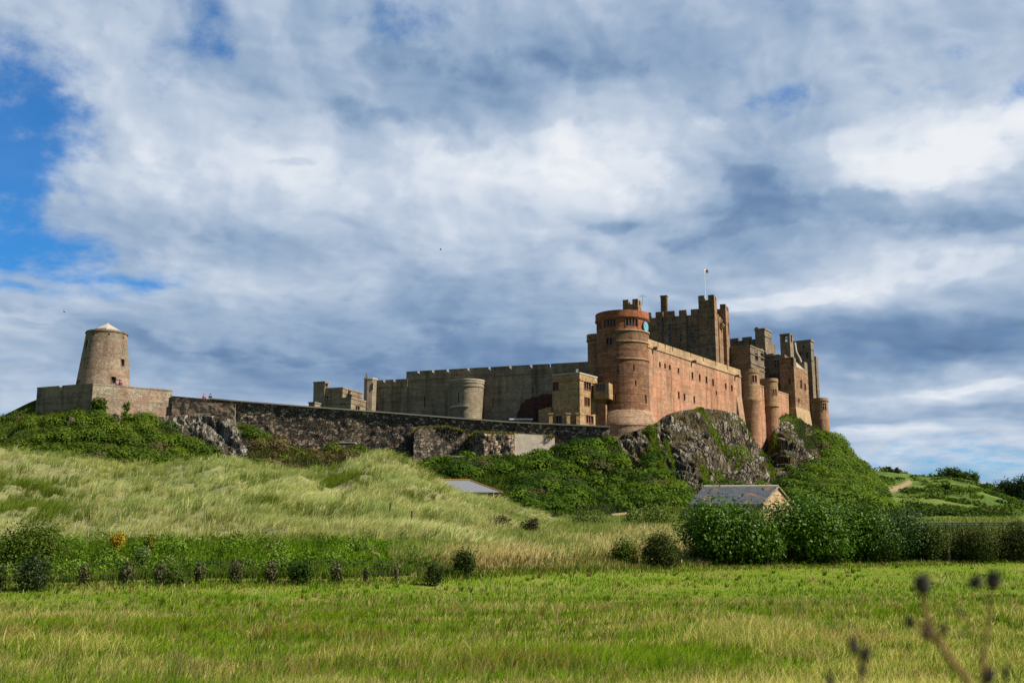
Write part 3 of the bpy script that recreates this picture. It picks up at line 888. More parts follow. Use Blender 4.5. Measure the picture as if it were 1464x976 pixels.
# flagpole
q = P(1008.4, 421, KY + 1.4)
t = thing('flagpole', (q[0], q[1], zc), 'thin white flagpole with a tiny red and white flag on top of the keep', 'flagpole')
zt = zat(1008.4, 384, KY + 1.4)
mb = MB(); mb.tube([(q[0], q[1], zc), (q[0], q[1], zt)], [0.07, 0.04]); mb.build('pole', M['white'], t)
mb = MB()
fl = lambda u, v: np.array([q[0] + 0.05 + u * .7, q[1] + 0.12 * math.sin(4 * u), zt - v - 0.15 * u])
for i in range(6):
    u0, u1 = i * .17, (i + 1) * .17
    mb.poly([fl(u0, .85), fl(u1, .85), fl(u1, .1), fl(u0, .1)])
f = mb.build('flag', M['white'], t)
mb = MB()
for i in range(6):
    u0, u1 = i * .17, (i + 1) * .17
    for dd in (-0.03, 0.03):
        off = np.array([0, dd, 0]); mb.poly([fl(u0, .56) + off, fl(u1, .56) + off, fl(u1, .36) + off, fl(u0, .36) + off])
for dd in (-0.03, 0.03):
    off = np.array([0, dd, 0]); mb.poly([fl(.4, .84) + off, fl(.62, .84) + off, fl(.62, .11) + off, fl(.4, .11) + off])
mb.build('red_cross', M['flag_red'], f)

# range behind the turrets -------------------------------------------------------------------------
C = P(1090, 500, 239)
t = thing('battlemented_range', (C[0], C[1], 22), 'dark grey battlemented range with a short square tower, between keep and chimney stack', 'castle range')
z1 = zat(1070, 484.5, 239)
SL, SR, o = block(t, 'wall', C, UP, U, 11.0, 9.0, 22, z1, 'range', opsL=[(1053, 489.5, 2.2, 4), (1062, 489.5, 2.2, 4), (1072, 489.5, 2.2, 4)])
band(t, SL, 0, 11.0, z1 - 1.35, z1 - 1.15, .14, 'trim')
hm = zat(1070, 479.3, 239) - z1
merlons(t, SL, 0.0, 8.4, z1, hm, 0.5, 2.1, 0.9, M['range'])
Ct_ = P(1094.3, 500, 237)
z2 = zat(1090, 471, 237)
SLt, SRt, o = block(t, 'square_tower', Ct_, UP, U, 2.3, 4.4, 22, z2, 'range_mid')
merlons(t, SLt, 0, .8, z2 + .34, .4, .5, .8, .35, M['range_mid'])
band(t, SRt, 0, 4.4, z2 - 1.6, z2 - 1.4, .12, 'trim'); band(t, SLt, 0, 2.3, z2 - 1.6, z2 - 1.4, .12, 'trim')
mb = MB(); p_ = [Ct_[:2] + UP * .15 - U * .15, Ct_[:2] + UP * .15 + U * 4.6, Ct_[:2] - UP * 2.45 + U * 4.6, Ct_[:2] - UP * 2.45 - U * .15]
mb.prism(p_, z2, z2 + 0.35, True); mb.build('coping', M['trim'], t)

Cb = P(1073, 510, 226)
t = thing('bay_tower', (Cb[0], Cb[1], 22), 'squat dark bay tower with pale string bands and two arched windows, right of the keep', 'bay tower')
z1 = zat(1073, 493.5, 226); zl = zat(1073, 546, 226)
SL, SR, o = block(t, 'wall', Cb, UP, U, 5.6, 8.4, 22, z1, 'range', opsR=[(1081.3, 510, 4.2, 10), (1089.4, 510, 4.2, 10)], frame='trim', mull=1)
for py, hh in ((494, 1.5), (504.5, 0.8), (517.8, 1.6), (524.5, 0.7)):
    z = zat(1073, py, 226)
    band(t, SL, -0.1, 5.6, z - .1 * hh, z + .1 * hh, 0.15, 'trim'); band(t, SR, -0.14, 8.5, z - .1 * hh, z + .1 * hh, 0.16, 'trim')
for px in (1081.3, 1089.4):
    u, z = SR.at(px, 504)
    mb = MB()
    for k in range(6):
        a0, a1 = math.pi * k / 6, math.pi * (k + 1) / 6
        q = [(u + r * math.cos(a), z + r * math.sin(a)) for a, r in ((a0, .62), (a1, .62), (a1, .92), (a0, .92))]
        mb.poly([SR(x, y, -0.12) for x, y in q]); mb.poly([SR(q[3][0], q[3][1], -0.12), SR(q[2][0], q[2][1], -0.12), SR(q[2][0], q[2][1], 0.02), SR(q[3][0], q[3][1], 0.02)])
    mb.build('window_arch', M['trim'], t)

Cd = P(1122.5, 520, 233)
t = thing('stepped_range', (Cd[0], Cd[1], 22), 'dark shaded range with tall mullioned windows below the chimney stack', 'castle range')
zd = zat(1110, 507.5, 233)
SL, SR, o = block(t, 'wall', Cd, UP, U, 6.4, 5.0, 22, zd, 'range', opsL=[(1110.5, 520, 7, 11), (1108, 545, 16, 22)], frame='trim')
mb = MB()
for k, (u0, u1, hh) in enumerate(((0.6, 2.2, 1.0), (2.2, 3.9, 0.62), (3.9, 5.3, 0.3), (5.3, 6.4, 0.1))):
    sbox(mb, SL, u0, u1, zd, zd + hh, -0.2, 0.7)
mb.build('stepped_parapet', M['trim'], t)
band(t, SL, 0.4, 6.4, zat(1110, 513, 233) - .12, zat(1110, 513, 233) + .12, 0.14, 'trim')

# chimney stack with its open top
Ck = P(1130, 500, 240)
t = thing('chimney_stack', (Ck[0], Ck[1], 22), 'tall square stone chimney stack with an openwork top against the sky', 'chimney')
za, zb_ = zat(1125, 488, 240), zat(1125, 478.2, 240)
SL, SR, o = block(t, 'shaft', Ck, UP, U, 2.35, 2.2, 22, za, 'range_mid')
for a_, b_ in ((0, 0), (1.75, 0), (0, 1.6), (1.75, 1.6)):
    o_ = Ck[:2] - UP * (2.35 - a_) + U * b_
    mb = MB(); mb.box((*o_, za), (*(UP * .6), 0), (*(U * .6), 0), (0, 0, zb_ - za)); mb.build('pier', M['range_mid'], t)
o_ = Ck[:2] - UP * 2.42 - U * .07
mb = MB(); mb.box((*o_, zb_), (*(UP * 2.49), 0), (*(U * 2.34), 0), (0, 0, .35)); mb.build('cap', M['range_mid'], t)
o_ = Ck[:2] - UP * 1.72 + U * .05
mb = MB(); mb.box((*o_, (za + zb_) / 2 - .15), (*(UP * 1.09), 0), (*(U * .3), 0), (0, 0, .3)); mb.build('crossbar', M['range_mid'], t)

# gabled block on its battered foot
Ce = P(1136.6, 560, 226)
t = thing('gabled_block', (Ce[0], Ce[1], 16), 'tall stone block with sloping pale roof edge and battered foot, before last turret', 'castle block')
ze = zat(1136.6, 523, 226); zf = zat(1136.6, 581, 226)
SL, SR, o = block(t, 'wall', Ce, UP, U, 3.2, 9.6, 16, ze, 'keep', opsL=[(1129, 545, 1.6, 8), (1128, 565, 1.6, 6)], opsR=[(1145.3, 549, 2.6, 11), (1150.9, 553, 1.8, 9), (1142, 572, 1.6, 5)], frame='red_frame', pane='void')
zt1 = zat(1136.6, 510, 226)
mb = MB(); sbox(mb, SL, 0, 3.2, ze, zt1, 0, 0.6); mb.build('front_parapet', M['keep'], t)
mb = MB(); sbox(mb, SR, 0.0, 1.6, ze, zt1 - 0.05, 0, 0.6); mb.build('corner_parapet', M['range_mid'], t)
mb = MB(); a_ = [SR(1.6, zt1 - .9), SR(7.6, ze + .05), SR(7.6, ze + .05, 2.5), SR(1.6, zt1 - .9, 2.5)]
mb.poly(a_); mb.poly([SR(1.6, ze, -.05), SR(7.6, ze, -.05), SR(7.6, ze + .05, -.05), SR(1.6, zt1 - .9, -.05)]); mb.poly([SR(1.6, ze, -.05), SR(1.6, zt1 - .9, -.05), a_[0]])
mb.build('sloping_roof_edge', M['lead'], t)
mb = MB(); sbox(mb, SR, 7.6, 9.6, ze, zat(1155, 517.5, 233), 0, 1.2); mb.build('end_pier', M['range_mid'], t)
mb = MB()
A0, A1, A2_ = SL(0, 0), SL(3.2, 0), SR(9.6, 0)
of = lambda p, n, d: (p[0] + n[0] * d, p[1] + n[1] * d)
kk = 1.6
n1, n2 = SL.n, SR.n
pA, pB, pC = of(A0, n1, kk), of(of(A1, n1, kk), n2, kk), of(A2_, n2, kk)
mb.poly([(*pA, 15), (*pB, 15), (A1[0], A1[1], zf), (A0[0], A0[1], zf)]); mb.poly([(*pB, 15), (*pC, 15), (A2_[0], A2_[1], zf), (A1[0], A1[1], zf)])
mb.poly([(*pC, 15), (A2_[0], A2_[1], 15), (A2_[0], A2_[1], zf)])
mb.build('battered_foot', M['buff'], t)
# pale flue rising along the gable
mb = MB(); mb.tube([P(1146.5, 521, 233), P(1143.5, 512, 234), P(1138.5, 503, 234), P(1136.5, 490, 235)], 0.22); mb.build('flue', M['lead'], t)

Cf = P(1160.5, 520, 248)
t = thing('end_tower', (Cf[0], Cf[1], 16), 'plain dark square tower at the far right end of the castle range', 'tower')
z1 = zat(1155, 487.5, 248)
SL, SR, o = block(t, 'wall', Cf, UP, U, 4.2, 2.2, 16, z1, 'range_mid', opsL=[(1144, 508, 3, 8), (1154, 508, 3, 8), (1149, 496, 2, 4)])
for py_ in (499, 515):
    z_ = zat(1150, py_, 248); band(t, SL, 0, 4.2, z_ - .1, z_ + .1, .12, 'trim'); band(t, SR, 0, 2.2, z_ - .1, z_ + .1, .12, 'trim')
mb = MB(); p_ = [Cf[:2] + UP * .2 - U * .2, Cf[:2] + UP * .2 + U * 2.4, Cf[:2] - UP * 4.4 + U * 2.4, Cf[:2] - UP * 4.4 - U * .2]
mb.prism(p_, z1, z1 + 0.4, True); mb.build('coping', M['trim'], t)
C6 = P(1167.3, 530, 250)
SL, SR, o = block(t, 'side_stair', C6, UP, U, 1.3, 1.6, 16, zat(1166, 509, 250), 'range')
for py in (522, 536, 548, 556):
    z = zat(1166, py, 250); band(t, SL, -0.05, 1.3, z - .12, z + .12, 0.15, 'trim')

# small turrets along the crag ---------------------------------------------------------------------
tur = [
    ('first', 1072, 580, 205.5, [(15.6, 527), (15.6, 532.6), (15.0, 533.2), (15.0, 568), (15.6, 570.0), (15.6, 572), (14.2, 574), (13.4, 600), (11.5, 640)], [(1080.3, 541.5, 6.5, 10.5), (1060.8, 561, 4.5, 13)], 5.0,
     'tallest round salmon turret, right beside the far end of the long wall'),
    ('second', 1100.5, 570, 216, [(12.8, 540.5), (12.8, 545), (12.2, 545.6), (12.2, 577.5), (12.7, 579), (12.7, 580.6), (11.2, 582), (10.6, 606)], [(1108.2, 560.5, 5.0, 9)], 8.0,
     'middle round turret on the crag, standing on bare black rock'),
    ('third', 1173, 596, 244, [(12.3, 568.5), (12.3, 573), (11.6, 573.6), (11.6, 596.5), (12.2, 598), (12.2, 600), (12.6, 632)], [(1179.3, 581, 5.2, 10)], 8.0,
     'last round turret at the far right end, outlined against the sky'),
]
for nm, px, pm, Y, pr, ops, zb, lab in tur:
    t, Sf, c, sc, zof = round_tower('round_turret', lab, px, pm, Y, pr, 'turret', zb, ops, group='round turrets along the crag', n=32, frame='turret_frame', cat='turret')
    ring(t, Sf, zof(pr[1][1] + .6), zof(pr[1][1] - .6), 0.10, 'buff', n=26)
# low wall linking the turrets
A = P(1088, 556, 210); t = thing('link_wall', (A[0], A[1], 10), 'low salmon wall linking the middle round turret to the gabled block', 'wall')
Slk = Plane(A[:2] - SW.n * 1.2, SW.u); zk = zat(1118, 559, 220)
Lk = 24
mb = MB(); skin(mb, Slk, [0, Lk], [8, zk]); p_ = [Slk(0, 0)[:2], Slk(Lk, 0)[:2], Slk(Lk, 0, .8)[:2], Slk(0, 0, .8)[:2]]
mb.prism(p_, zk - .02, zk + .02); mb.build('wall', M['salmon'], t)
band(t, Slk, 0, Lk, zk + .02, zk + .25, .08, 'buff', 'coping')
# ground floor wing between keep and bay so no gap opens behind the parapet
# ------------------------------------------------------------------ castle: shaded curtain wall, lodge, bastion, house
R_ = P(846, 516.7, 174.0); zR = R_[2]
L_ = PZ(581, 531.3, zR)
uC = (R_ - L_)[:2]; LC = np.linalg.norm(uC)
SC_ = Plane(L_, uC)
t = thing('curtain_wall', (L_[0], L_[1], 16), 'long shaded grey curtain wall with narrow pale crenels, left of the clock tower', 'wall')
zst = SC_.at(590, 542.6)[1]
ops = [o + ('slit',) for o in px_ops(SC_, [(607, 574, 1.3, 16), (705, 575, 1.2, 14), (762, 560, 1.2, 14)])]
mb = MB(); skin(mb, SC_, list(np.linspace(0, LC, 8)), [16, zst], ops, 0.4)
mb.poly([SC_(0, 16), SC_(0, zst), SC_(0, zst, 2.2), SC_(0, 16, 2.2)]); mb.poly([SC_(0, 16, 2.2), SC_(LC, 16, 2.2), SC_(LC, zst, 2.2), SC_(0, zst, 2.2)])
mb.build('wall', M['grey'], t)
add_windows(t, SC_, ops, 0.4, M['grey'], M['void'])
band(t, SC_, 0, LC, zst - .12, zst + .14, .16, 'grey')
zcr = zR - 0.62
mb = MB(); sbox(mb, SC_, 0, LC, zst + .14, zcr, 0, .8); mb.build('parapet', M['grey'], t)
g_ = [SC_.at(px, 528)[0] for px in (598.6, 619.5, 640.5, 670, 700, 730, 759.7, 786)]
e = [0] + g_ + [LC]
for i in range(len(e) - 1):
    mb = MB(); sbox(mb, SC_, e[i] + (.2 if i else 0), e[i + 1] - (.2 if i < len(e) - 2 else 0), zcr, zR - .12, 0, .8); m_ = mb.build('merlon', M['grey'], t)
    mb = MB(); sbox(mb, SC_, e[i] + (.2 if i else 0), e[i + 1] - (.2 if i < len(e) - 2 else 0), zR - .12, zR + .02, -.06, .86); mb.build('coping', M['pale_grey'], m_)
# lower length to the left
L2 = PZ(538, 543.6, zat(560, 542.5, L_[1] + 2)); 
SD = Plane(np.array(L_[:2]) - SC_.u * 7.2 + SC_.n * 0.25, SC_.u); LD2 = 7.6
zD = SD.at(560, 542.4)[1]; zD2 = SD.at(560, 552.5)[1]
mb = MB(); skin(mb, SD, [0, LD2], [16, zD2]); mb.poly([SD(0, zD2), SD(LD2, zD2), SD(LD2, zD2, 2), SD(0, zD2, 2)]); mb.build('lower_wall', M['grey'], t)
band(t, SD, 0, LD2, zD2 - .1, zD2 + .12, .14, 'grey')
mb = MB(); sbox(mb, SD, 0, LD2, zD2 + .12, zD - .55, 0, .7); mb.build('parapet', M['grey'], t)
g_ = [SD.at(px, 543)[0] for px in (549.5, 564)]
e = [0] + g_ + [LD2]
for i in range(3):
    mb = MB(); sbox(mb, SD, e[i] + (.2 if i else 0), e[i + 1] - (.2 if i < 2 else 0), zD - .55, zD, 0, .7); mb.build('merlon', M['grey'], t)

# octagonal turret at its end
C = P(529.5, 562, SD(0, 0)[1] - .4)
Yo = C[1]; ro = 9.9 * Yo / 1545
t = thing('octagonal_turret', (C[0], C[1], 16), 'slim eight sided grey turret with finial at the curtain wall left end', 'turret')
zo = zat(529.5, 543, Yo)
pol = [(C[0] + ro * math.cos(a), C[1] + ro * math.sin(a)) for a in np.arange(8) * math.pi / 4 + math.pi / 8]
mb = MB(); mb.prism(pol, 16, zo); mb.build('wall', M['pale_grey'], t)
pol2 = [(C[0] + ro * 1.07 * math.cos(a), C[1] + ro * 1.07 * math.sin(a)) for a in np.arange(8) * math.pi / 4 + math.pi / 8]
mb = MB(); mb.prism(pol2, zo, zo + .25, True); mb.build('coping', M['coping'], t)
q = P(524, 540, Yo); mb = MB(); mb.box((q[0] - .25, q[1] - .25, zo), (.5, 0, 0), (0, .5, 0), (0, 0, .75)); mb.box((q[0] - .15, q[1] - .15, zo + .75), (.3, 0, 0), (0, .3, 0), (0, 0, .4)); mb.build('finial', M['pale_grey'], t)
q = P(532.5, 552, Yo - ro * 1.05); mb = MB(); mb.box((q[0] - .08, q[1], q[2] - .6), (.16, 0, 0), (0, .3, 0), (0, 0, 1.2)); mb.build('slit', M['void'], t)

# lodge with low flat roofed blocks
C = P(502, 575, 181)
t = thing('stone_lodge', (C[0], C[1], 18), 'cluster of flat roofed grey stone blocks behind the left part of the dark wall', 'lodge')
def lodge(px, py, Y, La, Lb, mat, oL=(), oR=(), nm='block'):
    Cc = P(px, py, Y); z1 = zat(px, py, Y)
    SL, SR, o = block(t, nm, Cc, KA, KB, La, Lb, 18, z1 - .25, mat, oL, oR, frame='pale_grey')
    p_ = [Cc[:2] + KA * .1 - KB * .1, Cc[:2] + KA * .1 + KB * (Lb + .1), Cc[:2] - KA * (La + .1) + KB * (Lb + .1), Cc[:2] - KA * (La + .1) - KB * .1]
    mb = MB(); mb.prism([tuple(q) for q in p_], z1 - .25, z1, True); mb.build('coping', M['pale_grey'], t)
    band(t, SL, 0, La, z1 - 1.05, z1 - .9, .08, 'grey'); band(t, SR, 0, Lb, z1 - 1.05, z1 - .9, .08, 'grey')
lodge(464.5, 544.8, 186.5, 2.3, 1.4, 'pale_grey', (), [(466.5, 550.5, 3.6, 5.0)], 'corner_turret')
lodge(490, 553.3, 185.5, 5.9, 7.4, 'grey', [(466, 571, 7, 9), (472.5, 571, 2, 8)], [(500.3, 558.5, 2.2, 5)])
lodge(502, 567.6, 180.5, 5.4, 6.2, 'grey', [(490, 577, 8, 3)], [(511, 583, 5.5, 6)], 'front_block')
lodge(450, 574.2, 183.5, 1.2, 2, 'grey', (), (), 'side_wall')

# round bastion in front of the curtain wall
t, Sf, c, sc, zof = round_tower('round_bastion', 'squat pale grey round bastion wider at the top, standing before the shaded curtain wall', 668.3, 568, SC_(SC_.at(668, 560)[0], 0)[1] - 1.2,
    [(24.2, 541.5), (24.2, 547), (23.4, 547.6), (23.0, 557), (22.0, 575), (21.0, 596), (20.8, 606)], 'pale_grey', 16.0, [(655.5, 568.5, 1.6, 16, 'slit')], cat='bastion', frame='pale_grey', pane='void')
ring(t, Sf, zof(552.3), zof(550.6), .12, 'pale_grey'); ring(t, Sf, zof(581.5), zof(578.5), .28, 'coping', 'ledge', -1.5, .1)
ring(t, Sf, zof(543), zof(541.3), .06, 'coping', 'coping')

# house against the tower
hY = 164.0
C = P(827.2, 560, hY)
zh = zat(827, 533.2, hY); z0h = 16.5
HA, HB = UP, U
t = thing('stone_house', (C[0], C[1], z0h), 'yellow three storey stone house with mullioned windows at the clock tower foot', 'house')
chm = 1.35
Cl = C[:2] - HA * chm
SLh = Plane(Cl - HA * 3.5, HA); SRh = Plane(C[:2] + HB * .0, HB)
# left face, narrow chamfered bay, sunlit right face
oL = px_ops(SLh, [(794.5, 551.5, 7, 12.5), (799, 600, 7.5, 10)])
cv = (C[:2] + HB * .0) - (Cl - (-HB) * 0.0)
Sch = Plane(Cl, HA * 1.0 + HB * .12)
Sch = Plane(Cl, (C[:2] + HB * .35) - Cl)
SRh = Plane(C[:2] + HB * .35, HB)
oR = px_ops(SRh, [(839.8, 551, 9.4, 11.5), (839.2, 574, 7.2, 11.5), (843, 599.3, 10, 10.5)])
LRh = 5.9
mb = MB()
skin(mb, SLh, [0, 3.5], [z0h, zh], oL, .3); skin(mb, Sch, [0, np.linalg.norm((C[:2] + HB * .35) - Cl)], [z0h, zh]); skin(mb, SRh, [0, LRh], [z0h, zh], oR, .3)
pol = [Cl - HA * 3.5, Cl, C[:2] + HB * .35, C[:2] + HB * (.35 + LRh), C[:2] + HB * (.35 + LRh) - HA * 4.9, Cl - HA * 3.5 + HB * 4]
mb.poly([(*p, zh) for p in pol])
for i in (3, 4, 5):
    a_, b_ = pol[i], pol[(i + 1) % 6]; mb.poly([(*a_, z0h), (*b_, z0h), (*b_, zh), (*a_, zh)])
mb.build('wall', M['house'], t)
add_windows(t, SLh, oL, .3, M['red_frame'], M['glass'], mull=2); add_windows(t, SRh, oR, .3, M['red_frame'], M['glass_blue'], mull=3)
zcn = zat(827, 542, hY)
for Sx, L in ((SLh, 3.5), (Sch, 1.45), (SRh, LRh)):
    band(t, Sx, -.02, L + .05, zcn - .1, zcn + .12, .14, 'house', 'cornice')
    band(t, Sx, -.02, L + .02, zh - .02, zh + .2, .08, 'coping', 'coping')
q = P(825.3, 533, hY + .6); mb = MB(); mb.box((q[0] - .2, q[1], zh), (.4, 0, 0), (0, .4, 0), (0, 0, .75)); mb.build('chimney', M['coping'], t)
for px in (787.5, 812.5, 826.5):
    q = P(px, 590, hY - .6); mb = MB(); mb.box((q[0] - .28, q[1] - .1, z0h), (.56, 0, 0), (0, .8, 0), (0, 0, zat(px, 590, hY - .6) - z0h)); mb.box((q[0] - .4, q[1] - .2, zat(px, 592, hY - .6)), (.8, 0, 0), (0, 1, 0), (0, 0, .2)); mb.build('gate_pier', M['house'], t)
# oriel between house and tower
Co = P(870.5, 557, 166.4)
zo0, zo1 = zat(862, 569, 166.4), zat(862, 546.5, 166.4)
SLo = Plane(Co[:2] - KA * 2.55, KA); op = px_ops(SLo, [(859.2, 553.5, 12.5, 8.5)])
mb = MB(); skin(mb, SLo, [0, 2.55], [zo0, zo1], op, .25); skin(mb, Plane(Co, KB), [0, 3], [zo0, zo1])
pp = [Co[:2] - KA * 2.55, Co[:2], Co[:2] + KB * 3, Co[:2] - KA * 2.55 + KB * 3]
mb.poly([(*p, zo1) for p in pp]); mb.poly([(*p, zo0) for p in pp])
mb.poly([(*pp[0], zo0), (*pp[3], zo0), (*pp[3], zo1), (*pp[0], zo1)])
orl = mb.build('oriel', M['house'], t); add_windows(t, SLo, op, .25, M['red_frame'], M['glass_blue'], mull=3)
# lower wing between house and tower
Cw = P(866, 590, 168); mb = MB(); pp = [Cw[:2] - KA * 2.2, Cw[:2], Cw[:2] + KB * 3, Cw[:2] - KA * 2.2 + KB * 3]; mb.prism([tuple(p) for p in pp], z0h, zo0 + .3); mb.build('wing', M['keep'], t)
# brown lean-to on the house's left and red masonry on the curtain wall
Cn = P(787, 595, 166); mb = MB(); pp = [Cn[:2] - KA * 2.0, Cn[:2], Cn[:2] + KB * 2, Cn[:2] - KA * 2.0 + KB * 2]
zl0, zl1 = zat(770, 585, 166), zat(787, 581.5, 166)
for a_, b_, za, zb_ in ((pp[0], pp[1], zl0, zl1), (pp[1], pp[2], zl1, zl1), (pp[2], pp[3], zl1, zl0), (pp[3], pp[0], zl0, zl0)):
    mb.poly([(*a_, z0h), (*b_, z0h), (*b_, zb_), (*a_, za)])
mb.poly([(*pp[0], zl0), (*pp[1], zl1), (*pp[2], zl1), (*pp[3], zl0)]); mb.build('lean_to', M['house'], t)

t = thing('red_masonry', tuple(P(765, 595, 172)), 'dark red patch of old sloping masonry on the curtain wall beside the house', 'masonry')
Sr = Plane(SC_(0, 0)[:2] + SC_.n * .55, SC_.u)
out_ = [(738, 604), (739, 590), (743, 585), (744, 578), (749, 576), (751, 571), (757, 570), (760, 567), (770, 567.5), (773, 563.5), (796, 563), (796, 604)]
pts = [Sr.at(*q) for q in out_]
mb = MB(); mb.poly([Sr(u, z) for u, z in pts])
for i in range(len(pts) - 1):
    a_, b_ = pts[i], pts[i + 1]; mb.poly([Sr(*a_), Sr(*a_, .5), Sr(*b_, .5), Sr(*b_)])
mb.build('wall', M['brick_red'], t)
t = thing('flat_roofed_shed', tuple(P(745, 602, 168)), 'low shed with a pale flat roof peeping over the dark wall', 'shed')
q = P(745, 599, 168); mb = MB(); mb.box((q[0] - 1.7, q[1], 17), (3.4, 0, 0), (0, 2, 0), (0, 0, q[2] - 17 - .12)); mb.build('wall', M['grey'], t)
mb = MB(); mb.box((q[0] - 1.9, q[1] - .3, q[2] - .12), (3.8, 0, 0), (0, 2.6, 0), (0, 0, .2)); mb.build('roof', M['white'], t)

# ------------------------------------------------------------------ dark outer wall
WTOP = [(244, 564.6), (300, 569.3), (329, 571.8), (438, 580.7), (540, 588.3), (635, 595.8), (730, 603.0), (790, 605.8), (872, 609.8)]
WY = [(244, 170.2), (330, 168.5), (540, 166), (730, 163.2), (872, 160.2)]
def wall_top(px): return np.interp(px, [a for a, b in WTOP], [b for a, b in WTOP])
def wall_Y(px): return np.interp(px, [a for a, b in WY], [b for a, b in WY])
def wall_piece(mb, px0, px1, top_off, foot, dY=0.0, n=40, rough=0.14, thick=1.1, tilt=0.0):
    """face with uneven stones from top_off px under the wall's line down to foot(px); tilt leans the foot outward"""
    xs = np.linspace(px0, px1, n + 1); rows = 14
    g = {}
    for i, px in enumerate(xs):
        Y = wall_Y(px) + (dY(px) if callable(dY) else dY)
        z1 = zat(px, wall_top(px) + top_off(px), Y); z0 = zat(px, foot(px), Y) - 0.6
        X = P(px, (wall_top(px) + foot(px)) / 2, Y)[0]
        for j in range(rows + 1):
            f = j / rows
            g[i, j] = np.array([X, Y - tilt * (1 - f), z0 + (z1 - z0) * f])
    pts = np.array([g[i, j] for i in range(n + 1) for j in range(rows + 1)])
    ds = (fbm(pts * 1.3, 3) - .5) * 2 * rough + (fbm(pts * .35, 2) - .5) * 2 * rough
    k = 0
    for i in range(n + 1):
        for j in range(rows + 1):
            g[i, j][1] += ds[k]; k += 1
    for i in range(n):
        for j in range(rows):
            mb.poly([g[i, j], g[i + 1, j], g[i + 1, j + 1], g[i, j + 1]], smooth=False)
    off = np.array([0, thick, 0])
    for i in range(n):
        mb.poly([g[i, rows], g[i + 1, rows], g[i + 1, rows] + off, g[i, rows] + off])
        mb.poly([g[i, 0] + off, g[i + 1, 0] + off, g[i + 1, rows] + off, g[i, rows] + off])
    for i in (0, n):
        for j in range(rows):
            mb.poly([g[i, j], g[i, j + 1], g[i, j + 1] + off, g[i, j] + off])
q = P(560, 640, 165.5)
t = thing('whinstone_wall', tuple(q), 'long dark rubble wall of black and brown stones sloping down from the windmill platform to the tower', 'wall')
FOOT = [(244, 600), (330, 604), (345, 640), (420, 652), (500, 656), (600, 672), (680, 662), (800, 662), (872, 645)]
ft_ = lambda px: np.interp(px, [a for a, b in FOOT], [b for a, b in FOOT])
mb = MB(); wall_piece(mb, 332, 872, lambda p: 1.2, ft_, 0, 190); mb.build('wall', M['whin'], t)
mb = MB(); wall_piece(mb, 244, 334, lambda p: 1.0, lambda p: 578.0, 0, 30, .08); mb.build('dark_capping', M['whin'], t)
mb = MB(); wall_piece(mb, 246, 336.3, lambda p: np.interp(p, [246, 300, 336], [9.5, 6.0, 4.5]), lambda p: np.interp(p, [246, 300, 318, 336], [588, 588, 596, 598]), -.35, 40, .16, .5); mb.build('pale_patched_wall', M['platform'], t)
mb = MB()
xs = np.linspace(300, 872, 60)
for a_, b_ in zip(xs[:-1], xs[1:]):
    za, zb_ = zat(a_, wall_top(a_) + 1.3, wall_Y(a_)), zat(b_, wall_top(b_) + 1.3, wall_Y(b_))
    pa, pb = P(a_, wall_top(a_), wall_Y(a_)), P(b_, wall_top(b_), wall_Y(b_))
    q = [(pa[0], pa[1] - .3, za), (pb[0], pb[1] - .3, zb_), (pb[0], pb[1] + 1.2, zb_), (pa[0], pa[1] + 1.2, za)]
    h = np.array([0, 0, .2]); q = [np.array(k) for k in q]
    mb.poly([k + h for k in q]); mb.poly([q[0], q[1], q[1] + h, q[0] + h]); mb.poly([q[2], q[3], q[3] + h, q[2] + h])
mb.build('coping', M['coping'], t)
# projecting bastions of the wall, each different
def bastion(name, label, px0, px1, top, foot, dY, mat, rough, tilt, cat='bastion', n=40):
    q = P((px0 + px1) / 2, foot((px0 + px1) / 2), wall_Y((px0 + px1) / 2) + dY((px0 + px1) / 2))
    t = thing(name, tuple(q), label, cat)
    mb = MB(); wall_piece(mb, px0, px1, lambda p: top(p) - wall_top(p), foot, dY, n, rough, 3.0, tilt); mb.build('wall', M[mat], t)
    return t
bastion('rubble_bastion', 'broad brown rubble bastion right of the dark gap in the whinstone wall', 592, 664, lambda p: np.interp(p, [592, 600, 640, 664], [618, 612, 611, 617]), lambda p: np.interp(p, [592, 615, 664], [664, 672, 662]), lambda p: np.interp(p, [592, 600, 664], [-3.6, -3.4, -1.6]), 'ruin_brown', .22, .8)
bastion('ruined_bastion', 'crumbling pale sandstone bastion with holes in its face, between brown bastion and smooth rendered panel', 671, 736, lambda p: np.interp(p, [671, 680, 700, 736], [624, 619, 619.5, 621]), lambda p: np.interp(p, [671, 700, 736], [660, 672, 672]), lambda p: np.interp(p, [671, 678, 692, 736], [-.8, -3.2, -5.2, -4.0]), 'ruin', .55, .3)
bastion('rendered_panel', 'smooth pale rendered panel on the dark wall above the green slope', 735.5, 793, lambda p: np.interp(p, [735, 785, 793], [619.5, 622.5, 625]), lambda p: np.interp(p, [735, 750, 770, 780, 793], [664, 667, 672, 672, 654]), lambda p: np.interp(p, [735, 793], [-4.0, -.9]), 'render_panel', .05, .2, 'wall')
mb = MB(); ar = [(580.5, 666), (581, 636), (583.5, 627), (585.5, 624), (588, 628), (590, 637), (592, 666)]
fr_ = [P(px, py, wall_Y(px) - .35) for px, py in ar]; bk_ = [p + np.array([0, .6, 0]) for p in fr_]
mb.poly(fr_)
for i in range(len(ar) - 1): mb.poly([fr_[i], bk_[i], bk_[i + 1], fr_[i + 1]])
mb.build('recess_shade', M['void'], bpy.data.objects['whinstone_wall'])  # dark slab proud of the wall, painted shade in place of a recess
